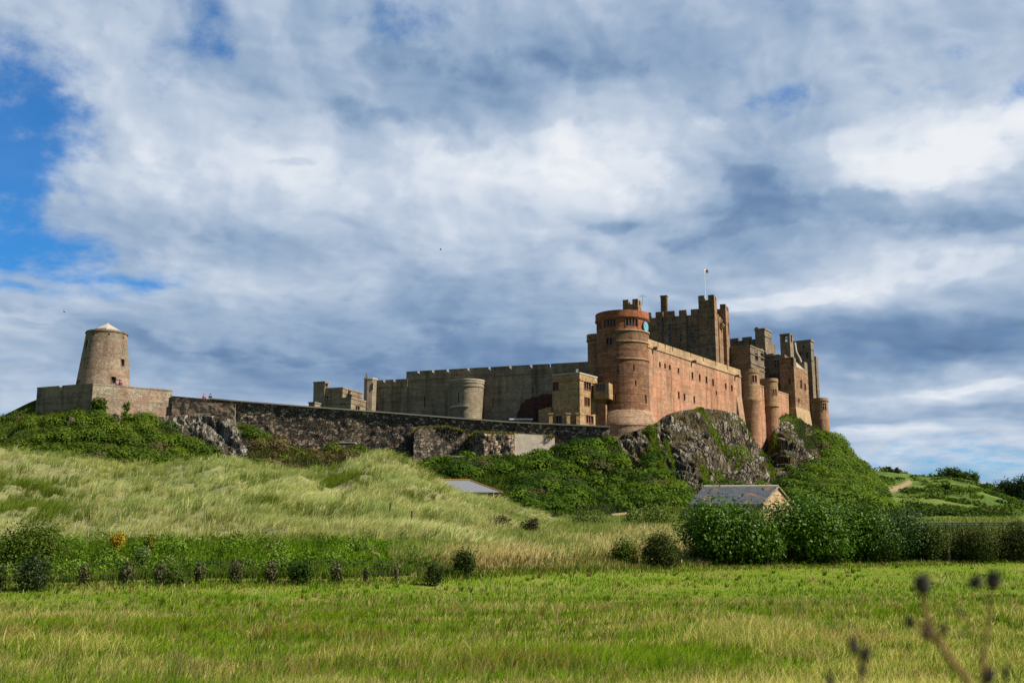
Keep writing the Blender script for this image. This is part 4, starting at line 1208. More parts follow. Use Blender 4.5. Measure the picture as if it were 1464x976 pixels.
# little pale stone boxes at the wall's foot
def stone_box(px, py0, py1, w, Y, lab, door):
    q = P(px, py1, Y); h = zat(px, py0, Y) - q[2]; ww = w * Y / 1520
    t = thing('stone_hut', tuple(q), lab, 'stone hut')
    mb = MB(); mb.box((q[0] - ww / 2, q[1], q[2] - 1), (ww, 0, 0), (0, 1.8, 0), (0, 0, h + 1)); mb.build('wall', M['ruin'], t)
    mb = MB(); mb.box((q[0] - ww / 2 - .1, q[1] - .1, q[2] + h), (ww + .2, 0, 0), (0, 2, 0), (0, 0, .15)); mb.build('roof', M['coping'], t)
stone_box(496, 633, 648, 21, 163.5, 'small pale stone hut against the dark wall, behind the dune top', True)
stone_box(655, 653, 664, 18, 156, 'low crumbling stone hut half buried in green scrub below the brown bastion', False)

# ------------------------------------------------------------------ windmill and its platform
pc = P(133, 547.6, 163.0); zp = pc[2]
pl = PZ(53.3, 553.7, zp); pr_ = PZ(246.5, 557.4, zp)
t = thing('windmill_platform', (pc[0], pc[1], 12), 'battlement platform of pale and reddish stone carrying the old windmill tower', 'platform')
SPl = Plane(pl, (pc - pl)[:2]); SPr = Plane(pc, (pr_ - pc)[:2])
L1, L2p = np.linalg.norm((pc - pl)[:2]), np.linalg.norm((pr_ - pc)[:2])
un = SPl.at(87, 556)[0]
znot = SPl.at(87, 560)[1]
mb = MB(); skin(mb, SPl, [0, L1], [12, zp - .2], [], .3)
mb.poly([SPl(0, 12), SPl(0, zp - .2), SPl(0, zp - .2, 16), SPl(0, 12, 16)])
mb.build('shaded_wall', M['grey'], t)
mb = MB(); skin(mb, SPr, list(np.linspace(0, L2p, 6)), [12, zp - .2]); mb.poly([SPr(L2p, 12), SPr(L2p, zp - .2), SPr(L2p, zp - .2, 2), SPr(L2p, 12, 2)]); mb.build('sunlit_wall', M['platform'], t)
for Sx, a_, b_ in ((SPl, 0, un - .3), (SPl, un + .3, L1), (SPr, 0, L2p)):
    mb = MB(); sbox(mb, Sx, a_, b_, zp - .2, zp, -.06, .9); mb.build('coping', M['platform'], t)
mb = MB(); sbox(mb, SPl, un - .25, un + .25, zp - .75, zp - .2, -.02, .02); mb.build('notch_cheek', M['coping'], t)
mb = MB(); pf = [pl[:2], pc[:2], pr_[:2], pr_[:2] + np.array([3, 14]), pl[:2] + np.array([0, 16])]; mb.poly([(*p, zp - 1.1) for p in pf]); mb.build('deck', M['coping'], t)

t, Sf, c, sc, zof = round_tower('windmill_tower', 'tapering round stone windmill tower without sails, on the walled platform at left', 150.5, 510, 171.5,
    [(28.0, 469.5), (28.3, 472), (27.9, 472.6), (36.0, 545), (37.0, 554)], 'mill', zp - 1.1,
    [(174, 515, 4.6, 10.5), (163.6, 542.3, 6.5, 9.5), (153.3, 476.5, 2.2, 2.6, 'slit'), (133, 477, 2.0, 2.6, 'slit'), (173, 478.5, 2.0, 2.6, 'slit'), (125.0, 490, 3.0, 11), (117.6, 545, 5, 6)], n=48, cat='windmill', frame='pale_grey', pane='void', depth=.5)
ring(t, Sf, zof(472.5), zof(471.2), .12, 'range', 'cornice', -3.1, 3.1, 44)
zc0 = zat(150.5, 468.8, 171.5) - .15
mb = MB(); nseg = 8; rc = 18.5 * sc
for k in range(nseg):
    a0, a1 = 2 * math.pi * k / nseg + .3, 2 * math.pi * (k + 1) / nseg + .3
    mb.poly([(c[0] + rc * math.cos(a0), c[1] + rc * math.sin(a0), zc0 - .25), (c[0] + rc * math.cos(a1), c[1] + rc * math.sin(a1), zc0 - .25), (c[0], c[1], zat(150.5, 462.0, 171.5))])
    mb.poly([(c[0] + rc * math.cos(a0), c[1] + rc * math.sin(a0), zc0 - .9), (c[0] + rc * math.cos(a1), c[1] + rc * math.sin(a1), zc0 - .9), (c[0] + rc * math.cos(a1), c[1] + rc * math.sin(a1), zc0 - .25), (c[0] + rc * math.cos(a0), c[1] + rc * math.sin(a0), zc0 - .25)])
cp = mb.build('cap', M['lead'], t)
mb = MB(); mb.tube([(c[0], c[1], zat(150.5, 462.3, 171.5)), (c[0], c[1], zat(150.5, 461, 171.5))], .12); mb.build('finial', M['lead'], cp)
# ------------------------------------------------------------------ terrain
def cr(ctrl, n):
    """Catmull-Rom through ctrl (k, ...) -> n samples"""
    ctrl = np.asarray(ctrl, float); k = len(ctrl)
    t = np.linspace(0, k - 1, n); i = np.minimum(t.astype(int), k - 2); f = t - i
    f = f.reshape(-1, *([1] * (ctrl.ndim - 1)))
    p0 = ctrl[np.maximum(i - 1, 0)]; p1 = ctrl[i]; p2 = ctrl[i + 1]; p3 = ctrl[np.minimum(i + 2, k - 1)]
    return 0.5 * (2 * p1 + (p2 - p0) * f + (2 * p0 - 5 * p1 + 4 * p2 - p3) * f ** 2 + (3 * p1 - p0 - 3 * p2 + p3) * f ** 3)
def lin(ctrl, n):
    ctrl = np.asarray(ctrl, float); k = len(ctrl)
    t = np.linspace(0, k - 1, n); i = np.minimum(t.astype(int), k - 2); f = (t - i).reshape(-1, *([1] * (ctrl.ndim - 1)))
    return ctrl[i] * (1 - f) + ctrl[i + 1] * f
def blur_rows(G, it, lo=0, hi=None):
    for _ in range(it):
        H = G.copy()
        H[:, 1:-1] = .25 * G[:, :-2] + .5 * G[:, 1:-1] + .25 * G[:, 2:]
        G[:, lo + 1:hi - 1 if hi else -1] = H[:, lo + 1:hi - 1 if hi else -1]
    return G
def grid_normals(G):
    du = np.gradient(G, axis=0); dv = np.gradient(G, axis=1)
    n = np.cross(du, dv); n /= np.linalg.norm(n, axis=2, keepdims=True) + 1e-12
    return n
def grid_mesh(name, G, mat, attrs=None, kind='structure'):
    a, b = G.shape[:2]
    idx = np.arange(a * b).reshape(a, b)
    q = np.stack([idx[:-1, :-1], idx[1:, :-1], idx[1:, 1:], idx[:-1, 1:]], -1).reshape(-1, 4)
    me = np_mesh(name, G.reshape(-1, 3), q.ravel(), np.full(len(q), 4), smooth=True, attrs={k: v.ravel() for k, v in (attrs or {}).items()})
    return tag(link(name, me, mat), kind=kind)

# open ground: a height field through measured points ------------------------------------------------
GP = []
for q in [(0, 845, 50), (240, 842, 50), (480, 838, 52), (620, 833, 55), (760, 823, 60), (900, 815, 65), (1100, 811, 68), (1300, 806, 71), (1464, 803, 73), (-220, 850, 48), (1720, 797, 75),
          (0, 795, 60), (240, 791, 60), (480, 788, 61), (620, 784, 63), (760, 778, 71), (900, 774, 80), (900, 756, 96), (800, 748, 100), (900, 746, 112), (1000, 766, 82), (1000, 750, 100), (1100, 765, 85),
          (1200, 765, 85), (1300, 763, 86), (1464, 761, 86), (1700, 758, 88), (1100, 752, 110), (1250, 750, 110), (1464, 748, 110), (-200, 795, 58)]:
    GP.append(P(*q))
GP += [np.array(q, float) for q in [(0, 0, 0), (-9, 14, 0.02), (0, 14, 0.04), (9, 14, .06), (-25, 5, 0), (25, 5, 0), (0, -30, 0), (-40, -20, 0), (40, -20, 0), (-14, 30, -.2), (0, 30, -.05), (16, 30, .15),
                                    (-70, 30, -.6), (80, 40, .8), (-60, 140, 3), (0, 140, 4), (70, 140, 4), (-140, 100, 2), (150, 100, 3)]]
GP = np.array(GP)
def _tps(r2): return 0.5 * r2 * np.log(np.maximum(r2, 1e-9))
_n = len(GP)
_K = _tps(((GP[:, None, :2] - GP[None, :, :2]) ** 2).sum(-1)) + np.eye(_n) * 40.0
_Q = np.c_[np.ones(_n), GP[:, :2]]
_A = np.block([[_K, _Q], [_Q.T, np.zeros((3, 3))]])
_w = np.linalg.solve(_A, np.r_[GP[:, 2], 0, 0, 0])
def ground(x, y):
    x = np.asarray(x, float); y = np.asarray(y, float)
    xc, yc = np.clip(x, -150, 150), np.clip(y, -35, 145)
    out = np.zeros(x.shape).ravel(); X, Y = xc.ravel(), yc.ravel()
    for s in range(0, len(X), 20000):
        e = slice(s, s + 20000)
        r2 = (X[e, None] - GP[None, :, 0]) ** 2 + (Y[e, None] - GP[None, :, 1]) ** 2
        out[e] = _tps(r2) @ _w[:_n] + _w[_n] + _w[_n + 1] * X[e] + _w[_n + 2] * Y[e]
    out = np.clip(out, -1.2, 5.0).reshape(x.shape)
    out = out + 0.10 * (fbm(np.stack([x.ravel() * .45, y.ravel() * .45, 0 * x.ravel()], 1), 3).reshape(x.shape) - .5)
    far = np.clip((np.hypot(x, y) - 150) / 150, 0, 1)
    return out * (1 - far) + 2.0 * far
def axis(lo, hi, step, far):
    a = list(np.arange(lo, hi + .01, step)); d = step
    while a[-1] < far: d *= 1.35; a.append(a[-1] + d)
    d = step
    while a[0] > -far: d *= 1.35; a.insert(0, a[0] - d)
    return np.array(a)
gx, gy = axis(-70, 80, .8, 9000), axis(-8, 120, .8, 9000)
GXX, GYY = np.meshgrid(gx, gy, indexing='ij')
GG = np.stack([GXX, GYY, ground(GXX, GYY)], -1)
M['soil'] = earth('meadow_soil', [(0.085, 0.15, 0.010), (0.135, 0.19, 0.015), (0.23, 0.205, 0.055)], .35)
tag(grid_mesh('ground', GG, M['soil']), 'mown green and straw coloured meadow running up to the dunes')

# castle mount -------------------------------------------------------------------------------------
# columns: px, [(px, py, Y) from the foot of the walls down to the flat], plateau rim as py or None
CM = [
    (-260, [(-260, 650, 178), (-262, 672, 162), (-262, 700, 145), (-262, 722, 128), (-262, 745, 100)], None),
    (-60, [(-60, 613, 174), (-62, 640, 160), (-62, 680, 144), (-62, 705, 128), (-62, 745, 100)], None),
    (40, [(44, 584, 172), (36, 606, 160), (35, 650, 147), (35, 695, 130), (35, 745, 102)], 556),
    (90, [(92, 582, 167), (88, 606, 158), (86, 648, 147), (86, 695, 130), (86, 745, 102)], 555),
    (133, [(133, 592, 161.5), (132, 608, 157), (130, 648, 147), (130, 695, 130), (130, 745, 102)], 554),
    (175, [(176, 598, 164.3), (180, 612, 158), (184, 650, 148), (186, 695, 130), (186, 745, 102)], 556),
    (215, [(216, 597, 166.6), (220, 608, 163), (226, 648, 154), (230, 695, 132), (230, 745, 102)], 560),
    (262, [(262, 593, 168.5), (268, 606, 165), (276, 652, 157), (280, 695, 134), (280, 745, 102)], 567),
    (330, [(333, 600, 167.5), (338, 622, 163), (345, 656, 156), (348, 695, 135), (348, 745, 102)], 573),
    (420, [(420, 643, 166.5), (420, 652, 160), (420, 672, 150), (420, 700, 132), (420, 745, 102)], 581),
    (500, [(500, 644, 165.3), (500, 652, 160), (500, 668, 150), (500, 700, 132), (500, 745, 102)], 587),
    (600, [(600, 664, 163.0), (600, 672, 158), (600, 685, 147), (600, 708, 130), (600, 745, 102)], 595),
    (680, [(680, 655, 158.6), (668, 668, 153), (660, 686, 143), (655, 708, 128), (655, 745, 102)], 601),
    (740, [(742, 660, 158.4), (728, 674, 152), (720, 692, 143), (715, 714, 128), (715, 747, 104)], 605),
    (792, [(794, 642, 160.6), (784, 664, 153), (778, 692, 143), (775, 720, 126), (775, 748, 104)], 607),
    (850, [(852, 633, 159.4), (846, 652, 153), (840, 692, 143), (836, 724, 126), (836, 749, 106)], 611),
    (905, [(903, 617, 165.0), (914, 650, 158), (926, 692, 146), (932, 722, 128), (932, 749, 108)], 612),
    (935, [(934, 606, 168.5), (944, 640, 161), (956, 684, 149), (964, 716, 132), (964, 748, 108)], 600),
    (962, [(958, 591, 173.0), (970, 630, 165), (984, 672, 153), (992, 706, 137), (992, 747, 108)], 590),
    (1000, [(1000, 584, 182.5), (1012, 622, 173), (1026, 668, 159), (1034, 704, 141), (1034, 746, 109)], 584),
    (1040, [(1040, 588, 194.0), (1050, 626, 183), (1062, 668, 167), (1070, 704, 146), (1070, 746, 110)], 588),
    (1064, [(1060, 599, 200.5), (1069, 645, 194), (1088, 674, 174), (1096, 706, 149), (1096, 746, 110)], None),
    (1090, [(1095, 650, 206.5), (1102, 664, 198), (1112, 680, 178), (1118, 706, 151), (1118, 746, 111)], None),
    (1116, [(1114, 598, 218.0), (1126, 640, 203), (1136, 678, 181), (1142, 707, 153), (1142, 746, 112)], None),
    (1140, [(1140, 594, 228.0), (1152, 638, 211), (1162, 678, 186), (1168, 708, 155), (1168, 746, 112)], None),
    (1165, [(1164, 608, 238.0), (1174, 644, 217), (1182, 680, 190), (1186, 709, 156), (1186, 746, 112)], None),
    (1190, [(1187, 627, 246.0), (1197, 652, 224), (1203, 682, 194), (1206, 710, 157), (1206, 747, 112)], 627),
    (1210, [(1206, 648, 252.0), (1214, 662, 230), (1220, 686, 196), (1224, 711, 158), (1224, 747, 112)], 648),
    (1226, [(1224, 674, 258.0), (1234, 681, 234), (1241, 696, 198), (1248, 720, 158), (1244, 747, 112)], 672),
    (1260, [(1250, 706, 262.0), (1256, 712, 238), (1260, 722, 200), (1264, 738, 158), (1264, 750, 112)], None),
    (1330, [(1330, 730, 262.0), (1330, 730, 238), (1330, 736, 200), (1330, 744, 158), (1330, 750, 112)], None),
]
ctrl = []
for px, rows, rim in CM:
    r = [P(*q) for q in rows][::-1]                     # flat -> wall foot
    top = r[-1]
    if rim is None:
        a = np.array([top[0], top[1] + 2.0, top[2]]); zz_ = top[2]
    else:
        zr_ = P(px, rim, top[1])[2] - 1.3
        zz_ = max(zr_, top[2])
        yin = float(wall_Y(px)) + .8 if 244 <= px <= 880 else top[1] + (4.4 if 100 < px < 240 else 2.4)
        a = np.array([top[0], yin + .2, zz_])
    fin = np.array([top[0], a[1] - .2, top[2]])
    ctrl.append(r + [fin, a, np.array([a[0] * 1.12, a[1] + 34, zz_]), np.array([a[0] * 1.3, a[1] + 80, 1.0])])
ctrl = np.array(ctrl)                                    # (cols, 9, 3)
NCOL = 900
Gc = cr(ctrl, NCOL)
seg = [30, 40, 40, 32, 3, 6, 14, 12]
rowsG = []
for k, s in enumerate(seg):
    for j in range(s):
        rowsG.append(Gc[:, k] * (1 - j / s) + Gc[:, k + 1] * (j / s))
rowsG.append(Gc[:, -1])
Gm = np.stack(rowsG, 1)
KW = sum(seg[:4])                                        # row index of the wall foot
Gm = blur_rows(Gm, 5, 0, KW)
nrm = grid_normals(Gm); nrm[nrm[..., 1] > 0] *= -1
pxm, pym = project(Gm.reshape(-1, 3)); pxm = pxm.reshape(Gm.shape[:2]); pym = pym.reshape(Gm.shape[:2])
def seg_dist(px, py, a, b):
    ax, ay, bx, by = *a, *b
    t = np.clip(((px - ax) * (bx - ax) + (py - ay) * (by - ay)) / ((bx - ax) ** 2 + (by - ay) ** 2), 0, 1)
    return np.hypot(px - ax - t * (bx - ax), py - ay - t * (by - ay))
def in_poly(px, py, poly):
    r = np.zeros(px.shape, bool); n = len(poly)
    for i in range(n):
        (x0, y0), (x1, y1) = poly[i], poly[(i + 1) % n]
        c = ((y0 > py) != (y1 > py)) & (px < (x1 - x0) * (py - y0) / (y1 - y0 + 1e-9) + x0)
        r ^= c
    return r
def soft_poly(px, py, poly, w):
    d = np.min([seg_dist(px, py, poly[i], poly[(i + 1) % len(poly)]) for i in range(len(poly))], axis=0)
    return np.clip(.5 + np.where(in_poly(px, py, poly), d, -d) / (2 * w), 0, 1)
# where bare rock shows on the mount (as regions of its face), and the green gullies that cross it
flatm = Gm.reshape(-1, 3)
wob = ((fbm(flatm * .35, 4) - .5) * 26).reshape(pxm.shape); wob2 = ((fbm(flatm * .35 + 50, 4) - .5) * 22).reshape(pxm.shape)
qx, qy = pxm + wob, pym + wob2
rock = np.zeros(pxm.shape)
for poly, w, amt in [
    ([(932, 585), (1000, 575), (1066, 588), (1080, 640), (1104, 668), (1116, 714), (996, 716), (966, 694), (944, 645)], 6, 1),
    ([(862, 608), (930, 608), (938, 622), (924, 634), (922, 668), (906, 672), (890, 640), (868, 628)], 5, 1),
    ([(1096, 600), (1126, 602), (1130, 652), (1104, 648)], 4, 1), ([(1128, 602), (1154, 608), (1176, 664), (1146, 668), (1134, 648)], 6, .95),
    ([(200, 586), (250, 584), (336, 596), (356, 640), (350, 664), (300, 640), (262, 616), (225, 604)], 6, 1),
    ([(1088, 640), (1128, 650), (1150, 668), (1122, 692), (1098, 704)], 7, .85), ([(92, 604), (106, 604), (108, 614), (92, 614)], 3, .9), ([(160, 592), (182, 592), (180, 604), (163, 606)], 3, .9),
    ([(790, 640), (804, 640), (800, 668), (784, 672)], 5, .6), ([(1146, 660), (1160, 662), (1158, 676), (1146, 674)], 4, .7),
]:
    rock = np.maximum(rock, soft_poly(qx, qy, poly, w) * amt)
for a_, b_, w in [((998, 584), (1018, 614), 4.5), ((1018, 614), (1038, 655), 4), ((1060, 598), (1080, 630), 4.2), ((1080, 630), (1106, 680), 3.5), ((1098, 604), (1110, 640), 3.5), ((928, 616), (936, 640), 5), ((936, 640), (966, 696), 3),
                  ((1006, 672), (1014, 706), 6), ((1026, 678), (1046, 706), 5), ((1130, 592), (1160, 640), 5), ((950, 632), (964, 668), 3), ((1086, 694), (1094, 712), 6), ((1046, 645), (1054, 668), 2.5)]:
    d = seg_dist(pxm + wob * .35, pym + wob2 * .35, a_, b_)
    rock *= np.clip((d - w * .75) / 3.5, 0, 1)
ledge = fbm(flatm * np.array([.55, .55, .9]), 4).reshape(pxm.shape)
rock = np.clip(rock * 1.25 - np.clip((ledge - .56) * 6, 0, 1) * .75, 0, 1)
litter_shade = np.clip((pxm - 150) / 20, 0, 1) * np.clip((930 - pxm) / 12, 0, 1) * np.clip((pym - 612) / 14, 0, 1) + np.clip((pxm - 1125) / 20, 0, 1)  # mask of the ground under scrub, to be darkened like shade between bushes
# broken, columnar rock: steep blocks with deep joints
hx = flatm[:, 0] * .82 + flatm[:, 1] * .57
qv = np.stack([hx * .62 + flatm[:, 2] * .10, flatm[:, 2] * .20, flatm[:, 1] * .05], 1)
col1 = np.abs(fbm(qv, 4) - .5) * 2
col2 = vnoise(np.stack([hx * 1.7 + flatm[:, 2] * .25, flatm[:, 2] * .45, 0 * hx], 1))
step_ = np.floor(vnoise(np.stack([hx * .5, flatm[:, 2] * .55, 0 * hx + 3], 1)) * 4) / 4
disp = (1.3 * (1 - np.clip(col1 * 2.2, 0, 1)) * -1 + .7 * col2 + 1.1 * step_ - .2).reshape(pxm.shape)
soft = ((fbm(flatm * .22, 4) - .5) * 3.2).reshape(pxm.shape)
fade = np.ones(Gm.shape[1]); fade[:10] = np.linspace(0, 1, 10); fade[KW - 6:KW + 1] = np.linspace(1, 0, 7); fade[KW:] = 0
off = (rock * disp * 1.35 + (1 - rock) * soft * .55) * fade[None, :]
Gm = Gm + nrm * off[..., None]
m, T, bs = new_mat('crag_rock_and_turf')
pos = T.n('ShaderNodeNewGeometry').outputs['Position']
at_ = T.n('ShaderNodeAttribute', attribute_name='rock').outputs['Fac']
# tall, leaning blocks split by deep joints
tilt = T.n('ShaderNodeMapping'); T.put(tilt.inputs[0], T.vm('ADD', pos, T.vm('SCALE', T.vm('SUBTRACT', T.noise(pos, .7, 4, .6)[1], (.5, .5, .5)), scale=.9)))
tilt.inputs['Rotation'].default_value = (0, rad(16), 0); tilt.inputs['Scale'].default_value = (1.7, 1.0, .20)
vo = T.n('ShaderNodeTexVoronoi'); T.put(vo.inputs['Vector'], tilt.outputs[0]); vo.inputs['Scale'].default_value = 1.15
ve = T.n('ShaderNodeTexVoronoi', feature='DISTANCE_TO_EDGE'); T.put(ve.inputs['Vector'], tilt.outputs[0]); ve.inputs['Scale'].default_value = 1.15
vs_ = T.n('ShaderNodeSeparateXYZ'); T.put(vs_.inputs[0], vo.outputs['Color'])
big_ = T.noise(T.mapping(pos, (.30, .30, .12)), 1.0, 5, .65)[0]
st = T.math('ADD', T.math('MULTIPLY', vs_.outputs[0], .42), T.math('MULTIPLY_ADD', big_, .9, -.18))
crack = T.smooth(ve.outputs['Distance'], .0, .13)
rk = T.ramp(st, [(.20, (.020, .018, .022)), (.34, (.075, .064, .054)), (.45, (.18, .152, .112)), (.56, (.31, .265, .195)), (.72, (.50, .45, .35))])
rk = T.mix(crack, T.mix(1.0, rk, (.14, .13, .14), 'MULTIPLY'), rk)
rk = T.mix(T.smooth(T.noise(pos, .35, 6, .7)[0], .44, .60, 0, .9), rk, T.mix(T.noise(pos, 1.1, 5, .7)[0], (.085, .075, .022), (.16, .12, .055)))
pal = T.n('ShaderNodeSeparateXYZ'); T.put(pal.inputs[0], pos)
leftrock = T.smooth(pal.outputs[0], -20, -44)
rk = T.mix(T.math('MULTIPLY', leftrock, .45), rk, T.mix(T.smooth(st, .35, .6), (.10, .085, .065), (.44, .40, .32)))
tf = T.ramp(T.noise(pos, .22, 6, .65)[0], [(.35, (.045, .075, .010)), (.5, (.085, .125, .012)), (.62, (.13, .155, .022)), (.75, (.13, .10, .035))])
tf = T.mix(T.n('ShaderNodeAttribute', attribute_name='litter_shade').outputs['Fac'], tf, (.022, .030, .008))  # shade under the scrub put into the turf colour, along with leaf litter
sel = T.smooth(T.math('MULTIPLY_ADD', T.math('SUBTRACT', T.noise(pos, 1.4, 6, .7)[0], .5), 1.1, at_), .30, .55)
col = T.mix(sel, tf, rk)
fine = T.noise(pos, 3.0, 6, .7)[0]
col = T.mix(1.0, col, T.vm('SCALE', (1, 1, 1), scale=T.math('MULTIPLY_ADD', fine, 1.3, .35)), 'MULTIPLY')
T.put(bs.inputs['Base Color'], col); bs.inputs['Roughness'].default_value = .95; bs.inputs['Specular IOR Level'].default_value = .1
bp = T.n('ShaderNodeBump'); bp.inputs['Strength'].default_value = 1.0; bp.inputs['Distance'].default_value = .9
T.put(bp.inputs['Height'], T.math('ADD', T.math('ADD', T.math('MULTIPLY', crack, .7), T.math('MULTIPLY', vs_.outputs[1], .9)), fine)); T.put(bs.inputs['Normal'], bp.outputs[0])
tag(grid_mesh('castle_hill', Gm, m, {'rock': rock, 'litter_shade': litter_shade}), 'steep castle crag of grey columnar rock with green gullies and scrub')

# dune ------------------------------------------------------------------------------------------------
DC = [
    (-330, [(775, 58), (715, 70), (665, 82), (610, 94)]), (-160, [(775, 58), (718, 71), (668, 84), (617, 96)]), (0, [(776, 60), (726, 72), (678, 85), (634, 98)]),
    (100, [(776, 60), (730, 72), (688, 84), (648, 97)]), (200, [(776, 60), (735, 72), (697, 84), (660, 97)]), (300, [(776, 60.5), (738, 72), (700, 84), (663, 97)]),
    (370, [(775, 61), (739, 72), (702, 84), (669, 98)]), (420, [(775, 61), (740, 72), (708, 82), (676, 98)]), (462, [(774, 61.5), (742, 72), (722, 80), (670, 103)]),
    (515, [(774, 62), (741, 72), (700, 84), (655, 105)]), (555, [(773, 62), (740, 73), (692, 86), (649, 106)]), (600, [(772, 62.5), (743, 73), (706, 86), (673, 104)]),
    (650, [(771, 63), (749, 73), (727, 85), (700, 102)]), (700, [(771, 64), (754, 74), (739, 85), (718, 99)]), (760, [(773, 66), (762, 75), (751, 85), (741, 95)]),
    (830, [(776, 69), (768, 77), (760, 85), (759, 92)]), (900, [(778, 72), (770, 80), (764, 87), (765, 93)]),
]
ctrl = []
for px, rows in DC:
    r = [P(px, py, Y) for py, Y in rows]
    base = r[0] + np.array([0, -2.5, -1.0]); c_ = r[-1]
    ctrl.append([base] + r + [np.array([c_[0] * 1.05, c_[1] + 7, c_[2] - 1.0]), np.array([c_[0] * 1.15, c_[1] + 24, 1.5])])
Gc = cr(np.array(ctrl), 420)
Gd = np.stack([Gc[:, k] * (1 - j / s) + Gc[:, k + 1] * (j / s) for k, s in enumerate([4, 26, 26, 26, 10, 12]) for j in range(s)] + [Gc[:, -1]], 1)
Gd = blur_rows(Gd, 14, 0, Gd.shape[1])
fd = Gd.reshape(-1, 3)
lump = ((fbm(fd * np.array([.16, .16, 0]) + 9, 4) - .5) * 2.0 + (fbm(fd * np.array([.5, .5, 0]), 3) - .5) * .8).reshape(Gd.shape[:2])
rowf = np.ones(Gd.shape[1]); rowf[:8] = np.linspace(0, 1, 8)
Gd[..., 2] += lump * rowf[None, :] * 1.15
M['dune'] = earth('dune_turf', [(0.12, 0.135, 0.045), (0.19, 0.19, 0.08), (0.27, 0.245, 0.125)], .25)
tag(grid_mesh('dune', Gd, M['dune']), 'long rounded sand dune thatched with pale marram grass')

# hill to the right, far off ----------------------------------------------------------------------------
HC = [(1130, [(752, 95), (738, 125), (722, 180), (716, 240), (712, 300)]), (1215, [(752, 95), (737, 125), (714, 185), (694, 250), (682, 320)]), (1250, [(752, 95), (737, 125), (716, 185), (698, 255), (675, 325)]),
      (1285, [(751, 95), (738, 125), (718, 185), (698, 255), (677, 330)]), (1320, [(750, 95), (738, 125), (718, 185), (697, 255), (681, 330)]), (1355, [(750, 95), (738, 125), (720, 185), (698, 250), (681, 325)]),
      (1392, [(749, 95), (739, 125), (722, 180), (702, 240), (688, 310)]), (1425, [(749, 95), (740, 125), (727, 175), (713, 225), (702, 290)]), (1464, [(749, 95), (742, 125), (734, 165), (728, 205), (722, 260)]),
      (1530, [(750, 95), (746, 120), (742, 150), (740, 185), (738, 230)]), (1800, [(752, 95), (750, 120), (748, 150), (746, 185), (745, 230)])]
ctrl = []
for px, rows in HC:
    r = [P(px, py, Y) for py, Y in rows]; c_ = r[-1]
    ctrl.append([r[0] + np.array([0, -14, -2.5])] + r + [np.array([c_[0] * 1.03, c_[1] + 12, c_[2] - .8]), np.array([c_[0] * 1.2, c_[1] + 90, 0])])
Gc = cr(np.array(ctrl), 260)
Gh = np.stack([Gc[:, k] * (1 - j / s) + Gc[:, k + 1] * (j / s) for k, s in enumerate([8, 14, 20, 22, 22, 8, 12]) for j in range(s)] + [Gc[:, -1]], 1)
Gh = blur_rows(Gh, 6, 0, Gh.shape[1])
fh = Gh.reshape(-1, 3)
Gh[..., 2] += ((fbm(fh * np.array([.07, .07, 0]) + 4, 5) - .5) * 3.2).reshape(Gh.shape[:2]) * np.r_[np.linspace(0, 1, 20), np.ones(Gh.shape[1] - 20)][None, :]
hpx, hpy = project(Gh.reshape(-1, 3)); hpx = hpx.reshape(Gh.shape[:2]); hpy = hpy.reshape(Gh.shape[:2])
PATH = [((1258, 746), (1264, 724)), ((1264, 724), (1268, 712)), ((1268, 712), (1252, 704)), ((1264, 706), (1276, 700)), ((1276, 700), (1300, 690))]
dpath = np.min([seg_dist(hpx, hpy, a, b) for a, b in PATH], axis=0)
sand = np.clip(1.5 - dpath / 3.2 + (fbm(fh * .5, 3).reshape(hpx.shape) - .5) * 1.2, 0, 1)
m, T, bs = new_mat('dune_hill_turf')
pos = T.n('ShaderNodeNewGeometry').outputs['Position']
tf = T.ramp(T.noise(pos, .06, 7, .68)[0], [(.30, (.028, .050, .008)), (.42, (.065, .110, .009)), (.56, (.100, .150, .012)), (.68, (.145, .165, .028))])
tf = T.mix(1.0, tf, T.vm('SCALE', (1, 1, 1), scale=T.math('MULTIPLY_ADD', T.noise(pos, .9, 6, .7)[0], 1.2, .4)), 'MULTIPLY')
sd = T.n('ShaderNodeAttribute', attribute_name='sand').outputs['Fac']
T.put(bs.inputs['Base Color'], T.mix(sd, tf, (.34, .235, .13)))
bp = T.n('ShaderNodeBump'); bp.inputs['Distance'].default_value = .8; bp.inputs['Strength'].default_value = .7; T.put(bp.inputs['Height'], T.noise(pos, .7, 6, .7)[0]); T.put(bs.inputs['Normal'], bp.outputs[0])
tag(grid_mesh('dune_hill', Gh, m, {'sand': sand}), 'green dune hill with a sandy footpath, right of the crag')
